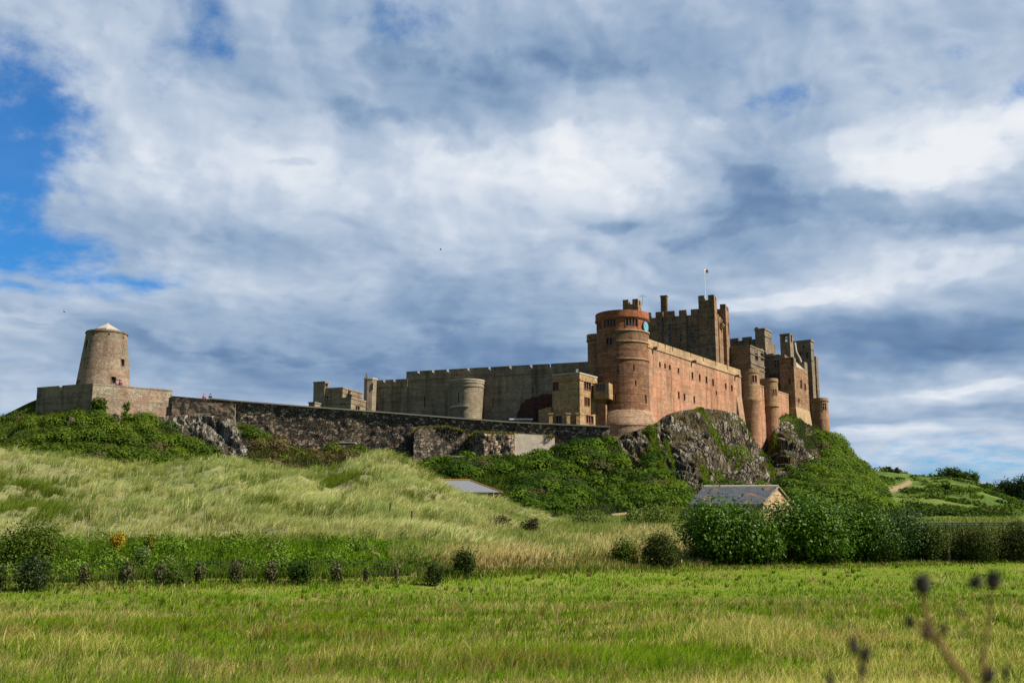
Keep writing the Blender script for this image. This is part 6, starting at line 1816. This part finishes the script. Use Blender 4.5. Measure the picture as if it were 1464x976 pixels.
bush('dark_shrub', 'low dark shrub at the field edge left of the leafy one', 622, 804, 836, 36, 53.5, DK, 'leaf', .11, 12)
bush('dark_shrub', 'single small dark shrub alone in the middle of the dune', 347, 699, 712, 18, 84, [(.05, .05, .02), (.08, .075, .03)], 'leaf', .13, 7, stems=2)
bush('gorse_bush', 'broad yellow green bush at the left edge below the dune', 42, 752, 842, 118, 55, YG, 'leaf', .14, 34)
bush('dark_shrub', 'dark leafy shrub in front of the yellow green bush at left', 44, 796, 852, 58, 49.5, DK, 'gloss', .11, 20)
bush('dark_shrub', 'dark shrub cut by the left edge', -2, 812, 852, 30, 49, DK, 'leaf', .11, 12)
bush('ragwort_plant', 'bright orange yellow ragwort in flower at the top of the dark weed strip', 167, 758, 792, 28, 57, [(.50, .29, .02), (.36, .24, .02), (.16, .16, .02)], 'leaf', .10, 12, cat='flower', stems=4)
bush('ragwort_plant', 'yellow green plant right of the orange ragwort', 212, 762, 792, 26, 57.5, [(.20, .20, .02), (.13, .16, .02)], 'leaf', .10, 12, cat='flower', stems=4)
bush('ragwort_plant', 'tiny orange flower clump high on the dune face', 143, 713, 719, 9, 74, [(.55, .30, .03), (.40, .26, .05)], 'leaf', .10, 5, cat='flower', stems=2)
bush('umbel_plant', 'pale flowering umbel plant below the yellow green plant', 206, 782, 808, 30, 54, [(.16, .20, .08), (.10, .15, .03)], 'leaf', .09, 12, cat='flower', stems=4)
# far bushes on and behind the dune hill
FB = [(1273, 667.5, 680, 36, 322, 'flat topped dark bush alone on the skyline of the far hill, nearest to the crag', DK), (1336, 677, 690, 44, 318, 'low green thicket left of the tallest skyline bushes', YG), (1360, 669, 688, 56, 312, 'largest dome of dark bushes on the far hill skyline', MIX),
      (1386, 674, 694, 34, 306, 'bright bush at the right end of the far hill skyline', YG), (1372, 673, 690, 14, 309, 'small upright bush in the notch of the skyline thicket', MIX), (1235, 668, 684, 10, 262, 'thin scraggy bush just right of the crag foot', MIX), (1412, 692, 702, 20, 300, 'dark bush beside the bare gap at the right of the hill', DK),
      (1440, 688, 722, 60, 350, 'dark tree covered slope at the right edge, its upper left part', DK), (1476, 676, 730, 70, 345, 'tall dark trees cut by the right edge', DK), (1448, 712, 730, 40, 300, 'low dark bush under the trees at the right edge', DK),
      (1340, 722, 737, 46, 150, 'olive mound of bracken in the middle of the hill face', MIX), (1300, 703, 712, 12, 215, 'small dark round bush right of the sandy path', DK), (1352, 694, 700, 16, 250, 'dark bush high on the hill face below the skyline dome', DK), (1420, 728, 744, 60, 135, 'brownish bracken mound at the lower right of the hill', [(.06, .06, .015), (.085, .065, .02)]), (1252, 716, 738, 40, 150, 'green bush where the sandy path starts', YG)]
for px, a, b, w, Y, lab, cl in FB:
    bush('hill_bush', lab, px, a, b, w, Y, cl, 'leaf', .0021 * Y, 18, 'bushes on the far hill', stems=2, bottom=.05, dens=1.4)

bush('wall_ivy', 'ivy clump climbing the near corner of the windmill platform', 143, 566, 594, 30, 162.8, [(.045, .085, .008), (.085, .13, .012)], 'leaf', .30, 14, cat='ivy', depth=1.6, stems=2, bottom=.02)
bush('wall_ivy', 'small ivy plume on the sunlit platform wall under the windmill door', 180, 572, 594, 12, 164.6, [(.055, .10, .008), (.095, .14, .012)], 'leaf', .28, 9, cat='ivy', depth=1.2, stems=2, bottom=.02)
# ------------------------------------------------------------------ ivy posts and wire fence at left
def fence_Y(px): return float(np.interp(px, [0, 480, 620], [50.6, 52.6, 55.0]))
wires = thing('wire_fence', tuple(P(280, 838, 51.5)), 'thin wire strung between the ivy covered posts at left', 'fence')
for hh in (1.02, .72, .42):
    mb = MB(); pts = []
    for px in np.linspace(-60, 640, 40):
        Y = fence_Y(px) - .02; X = (px - W0 / 2) / 1500 * Y * 1.0
        z = float(ground(np.array([X]), np.array([Y]))[0])
        pts.append((X, Y, z + hh + .02 * math.sin(px * .13)))
    mb.tube(pts, .006, 4); mb.build('wire', M['iron'], wires)
POSTS = [(118, 806, 840, 17, 'slim ivy covered post, first from the left'), (180, 802, 840, 24, 'wide ivy topped post left of the tangled one'), (228, 806, 843, 20, 'ivy covered post merging with a tangle of green bramble'), (284, 804, 828, 18, 'short ivy knob on a post in the middle of the fence'),
         (337, 800, 835, 24, 'ivy covered post with pale dry grass at its foot'), (387, 803, 836, 24, 'broad dark ivy post left of the fence bush'), (482, 803, 833, 19, 'ivy post just right of the fence bush'), (524, 811, 826, 9, 'small thin leaning post near the right end of the wire fence'), (567, 812, 826, 5, 'last bare stump of the wire fence')]
for px, a, b, w, lab in POSTS:
    Y = fence_Y(px); sc = Y / 1525; q = P(px, b, Y); gz = float(ground(np.array([q[0]]), np.array([Y]))[0])
    hh = P(px, a, Y)[2] - gz; hw = w * sc / 2
    t = thing('ivy_post', (q[0], Y, gz), lab, 'fence post', 'ivy covered fence posts')
    mb = MB(); mb.tube([(q[0], Y, gz - .3), (q[0] + .03, Y, gz + hh * .95)], [.08, .07], 8); mb.build('post', M['bark'], t)
    POS, NRM, SIZ, COLR = [], [], [], []
    nl = 7
    for k in range(nl):
        fz = k / (nl - 1); R = hw * (.80 + .22 * fz) * RNG.uniform(.85, 1.1); n = int(170 * max(.3, R / .4))
        d = RNG.normal(0, 1, (n, 3)); d /= np.linalg.norm(d, axis=1, keepdims=True)
        cz = gz + .12 + (hh - .12 - R * .8) * fz
        POS.append(np.array([q[0] + RNG.normal(0, .04), Y, cz]) + d * R * RNG.uniform(.7, 1.05, (n, 1))); NRM.append(d + [0, 0, .3]); SIZ.append(RNG.uniform(.06, .12, n))
        COLR.append(pick([(.030, .040, .010), (.050, .058, .016), (.19, .175, .09)], n, .2, [.55 - .25 * fz, .37 - .07 * fz, .08 + .32 * fz]))
    leaf_mesh('ivy', np.concatenate(POS), np.concatenate(NRM), np.concatenate(SIZ), np.concatenate(COLR), M['leaf'], t, jitter=.6)
bush('fence_bush', 'dark green bush grown over the wire fence between ivy posts', 428, 796, 840, 44, 52, [(.030, .062, .010), (.045, .085, .013)], 'leaf', .11, 16)
bush('fence_bush', 'green bramble tangle beside the third ivy post', 252, 806, 842, 40, 51, [(.050, .085, .013), (.075, .105, .020)], 'leaf', .10, 14)
for px, py0, py1, Y, lab in ((557, 719, 746, 73, 'taller of the two dark stakes on the dune'), (588, 730, 752, 71, 'shorter dark stake on the dune, right of the taller one'), (668, 757, 768, 67, 'tiny stake at the right foot of the dune')):
    b_ = P(px, py1, Y); tp = P(px, py0, Y); t = thing('wooden_stake', tuple(b_), lab, 'stake', 'stakes on the dune')
    mb = MB(); mb.tube([(b_[0], Y, b_[2] - .6), (b_[0] + .04, Y, tp[2])], [.085, .07], 8); mb.build('post', M['bark'], t)

# green railing at right
M['rail'] = flat('green_railing', (.018, .045, .030), .6)
Yr = 84.0
a_, b_ = P(1300, 748, Yr), P(1560, 745.5, Yr)
t = thing('green_railing', tuple(P(1400, 765, Yr)), 'dark green mesh railing above the hedge at the right edge', 'fence')
for dz_ in (0, -.16):
    mb = MB(); mb.tube([a_ + [0, 0, dz_], b_ + [0, 0, dz_]], .035, 6); mb.build('rail', M['rail'], t)
for px in range(1300, 1561, 52):
    q = a_ + (b_ - a_) * ((px - 1300) / 260)
    mb = MB(); mb.box((q[0] - .05, q[1] - .05, q[2] - 2.3), (.1, 0, 0), (0, .1, 0), (0, 0, 2.35)); mb.build('post', M['rail'], t)
mb = MB()
for k in range(140):
    q = a_ + (b_ - a_) * (k / 139); mb.box((q[0] - .009, q[1], q[2] - 1.9), (.018, 0, 0), (0, .018, 0), (0, 0, 1.9))
mb.build('mesh_panel', M['rail'], t)
q = P(1353.5, 797, 73.0); tp = P(1353.5, 763, 73.0)
t = thing('concrete_post', tuple(q), 'pale concrete post standing between the dark hedge bushes', 'post')
mb = MB(); mb.box((q[0] - .08, q[1] - .5, q[2] - .3), (.16, 0, 0), (0, .16, 0), (0, 0, tp[2] - q[2] + .3)); mb.build('post', M['pale_grey'], t)

# ------------------------------------------------------------------ cottage
m, T, bs = new_mat('slate_roof')
uv = T.n('ShaderNodeUVMap').outputs[0]; pos = T.n('ShaderNodeNewGeometry').outputs['Position']
br = T.n('ShaderNodeTexBrick'); T.put(br.inputs['Vector'], uv); br.inputs['Scale'].default_value = 1
for k, v in (('Color1', (.055, .060, .072, 1)), ('Color2', (.080, .085, .098, 1)), ('Mortar', (.03, .032, .038, 1))): br.inputs[k].default_value = v
br.inputs['Brick Width'].default_value = .32; br.inputs['Row Height'].default_value = .24; br.inputs['Mortar Size'].default_value = .012
lich = T.smooth(T.noise(pos, .9, 6, .65)[0], .55, .66)
T.put(bs.inputs['Base Color'], T.mix(T.math('MULTIPLY', lich, .8), br.outputs[0], (.24, .105, .045))); bs.inputs['Roughness'].default_value = .6; bs.inputs['Specular IOR Level'].default_value = .35
bp = T.n('ShaderNodeBump'); bp.inputs['Distance'].default_value = .03; T.put(bp.inputs['Height'], br.outputs[1]); bp.invert = True; T.put(bs.inputs['Normal'], bp.outputs[0])
M['slate'] = m
cY = 92.0
e0, e1 = P(985, 722.5, cY + .6), P(1091, 722.5, cY)            # near eave
g = P(1113, 696.8, cY + 2.6); g0 = P(1006, 698, cY + 3.2)        # ridge
e1[2] = e0[2] = (e0[2] + e1[2]) / 2; g[2] = g0[2] = (g[2] + g0[2]) / 2
f1 = np.array([2 * g[0] - e1[0], 2 * g[1] - e1[1], e1[2]]); f0 = np.array([2 * g0[0] - e0[0], 2 * g0[1] - e0[1], e0[2]])
zb = float(ground(np.array([e1[0]]), np.array([cY]))[0]) - .3
t = thing('stone_cottage', (e1[0], e1[1], zb), 'small stone cottage with a dark slate roof spotted with orange lichen, behind the bushes', 'cottage')
dvec = (e1 - e0) / np.linalg.norm(e1 - e0); dg = (f1 - e1) / np.linalg.norm(f1 - e1)
mb = MB()
i0_, i1_, j1_, j0_ = e0 + dvec * .25 + dg * .25, e1 - dvec * .12 + dg * .25, f1 - dvec * .12 - dg * .25, f0 + dvec * .25 - dg * .25
for a, b in ((i0_, i1_), (i1_, j1_), (j1_, j0_), (j0_, i0_)):
    mb.poly([(a[0], a[1], zb), (b[0], b[1], zb), (b[0], b[1], e1[2]), (a[0], a[1], e1[2])])
mb.poly([(i1_[0], i1_[1], e1[2]), (j1_[0], j1_[1], e1[2]), g - dvec * .12 - np.array([0, 0, .12])])
mb.poly([(i0_[0], i0_[1], e1[2]), (j0_[0], j0_[1], e1[2]), g0 + dvec * .25 - np.array([0, 0, .12])])
mb.build('wall', M['buff'], t)
mb = MB(); th = np.array([0, 0, .14])
for q in ([e0, e1, g, g0], [f1, f0, g0, g]):
    mb.poly([np.array(k) + th for k in q]); mb.poly([np.array(k) for k in q][::-1])
    for i in range(4): mb.poly([q[i], q[(i + 1) % 4], q[(i + 1) % 4] + th, q[i] + th])
rf = mb.build('roof', M['slate'], t)
mb = MB(); mb.tube([g0 + th, g + th], .13, 6); mb.build('ridge_tiles', M['coping'], rf)
mb = MB(); mb.tube([e1 + th * .6, g + th * .8], .09, 5); mb.tube([f1 + th * .6, g + th * .8], .09, 5); mb.build('verge', M['pale_grey'], rf)

# grey hipped roof behind the dune
hY = 127.0
t = thing('grey_roofed_house', tuple(P(670, 735, hY)), 'low house with a grey hipped roof half hidden behind the dune crest', 'house')
rg0, rg1 = P(610, 686, hY + 4), P(672, 686.3, hY + 4); rg0[2] = rg1[2]
ea, eb = P(600, 703.5, hY), P(718, 703.5, hY); ea[2] = eb[2]
ec = np.array([eb[0] + .6, hY + 8, eb[2]]); ed = np.array([ea[0], hY + 8, eb[2]])
mb = MB(); mb.poly([ea, eb, rg1, rg0]); mb.poly([eb, ec, rg1]); mb.poly([ec, ed, rg0, rg1]); mb.poly([ed, ea, rg0]); mb.poly([ea, ed, ec, eb])
M['grey_roof'] = flat('grey_roofing', (.17, .175, .185), .9, var=.12, scale=2)
rf = mb.build('roof', M['grey_roof'], t)
M['tile_orange'] = flat('orange_ridge_tiles', (.34, .17, .06), .9)
mb = MB(); mb.tube([rg0, rg1], .14, 6); mb.tube([rg1, eb], .12, 6); mb.build('ridge_tiles', M['tile_orange'], rf)
mb = MB(); zb = 2.5
pp = [ea + [.3, .3, 0], eb + [-.3, .3, 0], ec + [-.3, -.3, 0], ed + [.3, -.3, 0]]
for i in range(4):
    a, b = pp[i], pp[(i + 1) % 4]; mb.poly([(a[0], a[1], zb), (b[0], b[1], zb), (b[0], b[1], eb[2] - .02), (a[0], a[1], eb[2] - .02)])
mb.build('wall', M['range'], t)
mb = MB(); mb.tube([ea + [0, -.08, -.05], eb + [0, -.08, -.05]], .07, 6); mb.build('gutter', M['iron'], rf)

# tan shed roof in the willows
sY = 108.0
q = P(888, 748, sY); t = thing('tan_shed', tuple(q), 'low shed with a thin tan roof sunk among pale willow bushes', 'shed')
r0, r1 = P(877, 738.5, sY), P(899, 735, sY + .8); zb = q[2] - 1
mb = MB(); mb.box((r0[0] + .1, r0[1] + .1, zb), (r1[0] - r0[0] - .2, 0, 0), (0, 2, 0), (0, 0, r0[2] - zb)); mb.build('wall', M['range'], t)
mb = MB(); a, b = r0, np.array([r1[0], r0[1], r1[2] - .1]); c2, d2 = b + [0, 2.4, .25], a + [0, 2.4, .25]
mb.poly([a, b, c2, d2]); th = np.array([0, 0, .12])
mb.poly([a + th, b + th, c2 + th, d2 + th])
for i, j in ((a, b), (b, c2), (c2, d2), (d2, a)): mb.poly([i, j, j + th, i + th])
mb.build('roof', M['buff'], t)

# ------------------------------------------------------------------ parked car, mostly behind the dune
M['car'] = flat('pale_car_paint', (.62, .70, .76), .25, spec=.5, var=.03)
M['tyre'] = flat('rubber', (.02, .02, .02), .9)
cp_ = P(814, 728.6, 122.0); zr_ = cp_[2]
def car(x, y, zroof, yaw, label):
    t = thing('parked_car', (x, y, zroof - 1.48), label, 'car')
    ca, sa = math.cos(yaw), math.sin(yaw)
    def w_(lx, ly, lz): return np.array([x + lx * ca - ly * sa, y + lx * sa + ly * ca, zroof - 1.48 + lz])
    def shell(prof, half, inset=0.0):
        mb = MB(); n = len(prof)
        L = [w_(px_, -half + (inset if pz > .95 else 0), pz) for px_, pz in prof]; R = [w_(px_, half - (inset if pz > .95 else 0), pz) for px_, pz in prof]
        mb.poly(L); mb.poly(R[::-1])
        for i in range(n): mb.poly([L[i], R[i], R[(i + 1) % n], L[(i + 1) % n]])
        return mb
    body = shell([(-2.05, .28), (2.05, .28), (2.1, .62), (1.95, .82), (.95, .95), (.35, 1.42), (-.2, 1.48), (-1.2, 1.46), (-1.9, 1.0), (-2.08, .8)], .84, .10)
    bo = body.build('body', M['car'], t)
    for s in (-1, 1):
        mb = MB(); q = [w_(px_, s * (.765 if pz > 1.0 else .85), pz) for px_, pz in ((.86, .99), (.36, 1.34), (-1.15, 1.36), (-1.65, 1.02))]
        mb.poly(q); mb.build('side_window', M['glass'], t)
        for wx in (-1.3, 1.3):
            mb = MB(); mb.tube([w_(wx, s * .68, .31), w_(wx, s * .88, .31)], .31, 16); wl = mb.build('wheel', M['tyre'], t)
            mb = MB(); mb.tube([w_(wx, s * .87, .31), w_(wx, s * .895, .31)], .19, 12); mb.build('rim', M['lead'], wl)
    mb = MB(); mb.poly([w_(.93, -.72, .985), w_(.93, .72, .985), w_(.38, .66, 1.41), w_(.38, -.66, 1.41)]); mb.build('windscreen', M['glass_blue'], t)
    mb = MB(); mb.poly([w_(-1.88, -.7, 1.04), w_(-1.88, .7, 1.04), w_(-1.24, .66, 1.45), w_(-1.24, -.66, 1.45)]); mb.build('rear_window', M['glass_blue'], t)
    for s in (-1, 1):
        mb = MB(); o_ = w_(2.02, s * .6 - .14, .6); mb.box(o_, w_(2.12, s * .6 - .14, .6) - o_, w_(2.02, s * .6 + .14, .6) - o_, (0, 0, .16)); mb.build('headlight', M['white'], t)
    return t
car(cp_[0], 122.0, zr_, .5, 'pale blue white parked car of which only the roof shows over the grass')

# ------------------------------------------------------------------ people
M['skin'] = flat('skin', (.50, .32, .24), .6)
def person(px, py_foot, Y, label, coat, legs, hair=(.05, .03, .02), yaw=0.0, z=None, arm=.25):
    b = P(px, py_foot, Y); 
    if z is not None: b[2] = z
    t = thing('person', tuple(b), label, 'person')
    V = [(0, 0, .95), (0, 0, 1.18), (0, 0, 1.42), (0, 0, 1.50), (0, .01, 1.58), (0, .015, 1.70), (.19, 0, 1.42), (.24, 0, 1.14), (.23, arm, .95), (-.19, 0, 1.42), (-.24, 0, 1.14), (-.22, arm * .6, .92),
         (.10, 0, .90), (.11, .03, .50), (.11, 0, .08), (.12, .14, .03), (-.10, 0, .90), (-.11, .10, .50), (-.11, -.05, .08), (-.12, .09, .03), (.23, arm + .06, .87), (-.22, arm * .6 + .05, .84)]
    E = [(0, 1), (1, 2), (2, 3), (3, 4), (4, 5), (2, 6), (6, 7), (7, 8), (8, 20), (2, 9), (9, 10), (10, 11), (11, 21), (0, 12), (12, 13), (13, 14), (14, 15), (0, 16), (16, 17), (17, 18), (18, 19)]
    R = [.13, .125, .12, .055, .085, .08, .06, .045, .035, .06, .045, .035, .085, .06, .042, .035, .085, .06, .042, .035, .035, .035]
    ca, sa = math.cos(yaw), math.sin(yaw)
    def sk(name, keep, grow, mat, parent):
        vs = [i for i in range(len(V)) if i in keep]; mp = {v: k for k, v in enumerate(vs)}
        co = [(b[0] + V[i][0] * ca - V[i][1] * sa, b[1] + V[i][0] * sa + V[i][1] * ca, b[2] + V[i][2]) for i in vs]
        ed = [(mp[i], mp[j]) for i, j in E if i in mp and j in mp]
        me = bpy.data.meshes.new(name); me.from_pydata(co, ed, [])
        o = link(name, me, mat, parent)
        md = o.modifiers.new('Skin', 'SKIN')
        for k, i in enumerate(vs):
            me.skin_vertices[0].data[k].radius = (R[i] * grow, R[i] * grow)
        me.skin_vertices[0].data[0].use_root = True
        s2 = o.modifiers.new('Sub', 'SUBSURF'); s2.levels = 1; s2.render_levels = 1
        return o
    body = sk('body', set(range(len(V))), 1.0, M['skin'], t)
    sk('jacket', {0, 1, 2, 6, 7, 8, 9, 10, 11}, 1.25, flat('coat', coat, .9), t)
    sk('trousers', {0, 12, 13, 14, 16, 17, 18}, 1.22, flat('trousers', legs, .9), t)
    mb = MB(); hc = np.array([b[0] - .02 * sa * -1, b[1] + .0, b[2] + 1.645])
    mb.lathe(hc, [(.118, hc[2] - .02), (.122, hc[2] + .05), (.10, hc[2] + .115), (.05, hc[2] + .15), (0, hc[2] + .16)], 12); mb.build('hair', flat('hair', hair, .8), t)
    return t
zdk = zp - 1.08
q0 = P(168, 548, 166.0)
person(167.2, 548, 166.2, 'person in a pink top nearest to the windmill door', (.62, .22, .26), (.08, .08, .10), z=zdk + .35)
person(170.3, 548, 166.4, 'person in a pale pink top between the other two at the windmill', (.70, .50, .50), (.12, .12, .16), z=zdk + .35)
person(172.6, 548, 166.3, 'person in dark purple clothing, right of the two in pink at the windmill', (.12, .06, .16), (.06, .06, .08), z=zdk + .30)
zw = zat(291, 563.2, 171.5) - 1.74
person(291, 580, 171.3, 'person in a red jacket looking over the dark wall', (.55, .09, .05), (.05, .05, .07), hair=(.30, .06, .04), z=zw)
zw2 = zat(300, 563.0, 171.3) - 1.74
person(300, 580, 171.1, 'person in dark clothing beside the one in red behind the wall', (.03, .03, .04), (.05, .05, .07), z=zw2)
for px, py, Y, lab, c1 in ((1254.3, 706, 268, 'walker in white, left of the two on the sandy path', (.8, .8, .8)), (1259.3, 707, 264, 'walker in pale pink, right of the two on the sandy path', (.78, .62, .62))):
    b = P(px, py, Y); i_ = np.argmin((Gh[..., 0] - b[0]) ** 2 + (Gh[..., 1] - b[1]) ** 2)
    zt_ = Gh.reshape(-1, 3)[i_, 2]
    person(px, py, Y, lab, c1, (.30, .30, .34), z=zt_)

# ------------------------------------------------------------------ gull in the sky
for px, py, Y, lab in ((630, 357, 150, 'tiny dark gull gliding high over the curtain wall'), (92, 446, 160, 'tiny gull near the windmill cap at left')):
    b = P(px, py, Y); t = thing('gull', tuple(b), lab, 'bird')
    mb = MB(); mb.tube([b + [-.18, 0, 0], b + [-.07, 0, .02], b + [.06, 0, .02], b + [.15, 0, 0], b + [.21, 0, -.01]], [.01, .045, .05, .035, .01], 8); mb.build('body', M['iron'], t)
    for s in (-1, 1):
        mb = MB(); p_ = [b + [.08, 0, .03], b + [-.08, 0, .03], b + [-.06, s * .28, .12], b + [.05, s * .28, .14]]; mb.poly(p_)
        mb.poly([p_[3], p_[2], b + [-.10, s * .62, .05]]); mb.build('wing', M['iron'], t)

# ------------------------------------------------------------------ withered knapweed close to the lens
M['dead'] = flat('withered_stem', (.19, .11, .038), .9, var=.3, scale=60)
M['dead_head'] = flat('withered_seed_head', (.045, .035, .032), .95, var=.5, scale=180)
M['dead_pale'] = flat('withered_down', (.24, .19, .16), .95, var=.3, scale=150)
def seed_head(t, px, py, Y, wpx, hpx, tilt=0.0, pale=True):
    c_ = P(px, py, Y); s = Y / 1525; rw, rh = wpx * s / 2, hpx * s / 2
    mb = MB()
    prof = [(.001, -rh), (rw * .55, -rh * .85), (rw * .95, -rh * .35), (rw, .05 * rh), (rw * .8, rh * .5), (rw * .62, rh * .8)]
    mb.lathe((0, 0, 0), prof, 14)
    ca, sa = math.cos(tilt), math.sin(tilt)
    mb.v = [np.array([c_[0] + v[0] * ca + v[2] * sa, c_[1] + v[1], c_[2] - v[0] * sa + v[2] * ca]) for v in mb.v]
    for k in range(60):      # ragged bracts and old florets
        a = RNG.uniform(0, 2 * math.pi); r = rw * RNG.uniform(.5, .9); z0_, z1_ = rh * RNG.uniform(-.5, .7), rh * RNG.uniform(.5, 1.5)
        lo = np.array([r * math.cos(a), r * math.sin(a), z0_]); q_ = RNG.uniform(1.2, 1.9); hi = np.array([q_ * r * math.cos(a), q_ * r * math.sin(a), z1_]); sd = np.array([-math.sin(a), math.cos(a), 0]) * rw * .16
        q = [lo - sd, lo + sd, hi]; mb.poly([np.array([c_[0] + v[0] * ca + v[2] * sa, c_[1] + v[1], c_[2] - v[0] * sa + v[2] * ca]) for v in q])
    hd = mb.build('seed_head', M['dead_head'], t)
    if pale:
        mb = MB()
        for k in range(22):
            a = RNG.uniform(0, 2 * math.pi); r = rw * RNG.uniform(0, .55)
            lo = np.array([r * math.cos(a), r * math.sin(a), rh * .5]); hi = lo * np.array([1.3, 1.3, 0]) + np.array([0, 0, rh * 1.25]); sd = np.array([-math.sin(a), math.cos(a), 0]) * rw * .12
            q = [lo - sd, lo + sd, hi]; mb.poly([np.array([c_[0] + v[0] * ca + v[2] * sa, c_[1] + v[1], c_[2] - v[0] * sa + v[2] * ca]) for v in q])
        mb.build('seed_down', M['dead_pale'], hd)
    return c_
def stalk(t, pts, r0, r1, Y, name='stem'):
    P_ = [P(px, py, Y + dy) for px, py, dy in pts]
    # smooth the bends
    P_ = list(cr(np.array(P_), 5 * (len(pts) - 1) + 1)) if len(pts) > 2 else P_
    mb = MB(); mb.tube(P_, list(np.linspace(r0, r1, len(P_))), 8); return mb.build(name, M['dead'], t)
kY = 1.25
foot = P(1420, 1600, kY)
t = thing('withered_knapweed', (foot[0], kY, .0), 'blurred withered knapweed with dark round seed heads, very near at the lower right', 'dried plant')
stalk(t, [(1500, 2300, .05), (1440, 1300, .02), (1395, 1010, 0), (1360, 945, 0), (1335, 905, 0), (1322, 870, 0), (1319, 845, 0)], .0054, .0026, kY)
stalk(t, [(1335, 908, 0), (1318, 893, .01), (1304, 890, .01)], .0018, .0014, kY, 'branch')
stalk(t, [(1340, 915, 0), (1349, 903, -.01), (1351, 895, -.01)], .0018, .0014, kY, 'branch')
stalk(t, [(1340, 920, 0), (1328, 905, -.01), (1322, 896, -.01)], .002, .0016, kY, 'branch')
seed_head(t, 1318.5, 836, kY, 24, 28); seed_head(t, 1300.5, 889, kY + .01, 12, 19, -.2, False); seed_head(t, 1326, 905, kY, 17, 20, .2); seed_head(t, 1349, 899, kY, 11, 16, .1, False)
foot = P(1470, 1600, kY + .1)
t = thing('withered_knapweed', (foot[0], kY + .1, .0), 'second blurred knapweed stalk whose forked dark heads stand highest at the right', 'dried plant')
stalk(t, [(1440, 2300, .05), (1412, 1300, .02), (1405, 1000, 0), (1408, 930, 0), (1414, 880, 0), (1417, 845, 0)], .0038, .0017, kY + .1)
stalk(t, [(1416, 858, 0), (1402, 842, 0), (1396, 836, 0)], .0012, .001, kY + .1, 'branch')
stalk(t, [(1406, 960, 0), (1390, 900, 0), (1376, 880, 0), (1370, 870, 0)], .0012, .0009, kY + .1, 'branch')
seed_head(t, 1420, 830, kY + .1, 20, 26, .25); seed_head(t, 1396, 832, kY + .1, 22, 13, -.9, False); seed_head(t, 1373, 876, kY + .1, 7, 14, -.4, False)
stalk(t, [(1405, 990, 0), (1410, 972, 0), (1413, 962, 0)], .0014, .001, kY + .1, 'branch'); seed_head(t, 1414, 966, kY + .1, 15, 22, .2, False)
stalk(t, [(1410, 1000, 0), (1432, 975, 0), (1438, 962, 0)], .0014, .001, kY + .1, 'branch'); seed_head(t, 1438, 962, kY + .1, 9, 16, .2, False)
foot = P(1240, 1600, kY)
t = thing('withered_knapweed', (foot[0], kY - .05, .0), 'smaller blurred knapweed at the bottom edge, left of the other two', 'dried plant')
stalk(t, [(1216, 2300, .03), (1224, 1300, .01), (1230, 1000, 0), (1233, 955, 0), (1229, 930, 0)], .0032, .0016, kY - .05)
stalk(t, [(1232, 962, 0), (1238, 940, 0), (1240, 930, 0)], .0014, .0011, kY - .05, 'branch')
seed_head(t, 1221, 924, kY - .05, 13, 24, -.25, False); seed_head(t, 1238, 934, kY - .05, 13, 22, .25, False); seed_head(t, 1233, 958, kY - .05, 11, 17, 0, False)
stalk(t, [(1226, 1200, 0), (1190, 1000, 0), (1187, 975, 0)], .0018, .0012, kY - .05, 'branch'); seed_head(t, 1187, 974, kY - .05, 11, 18, 0, False)
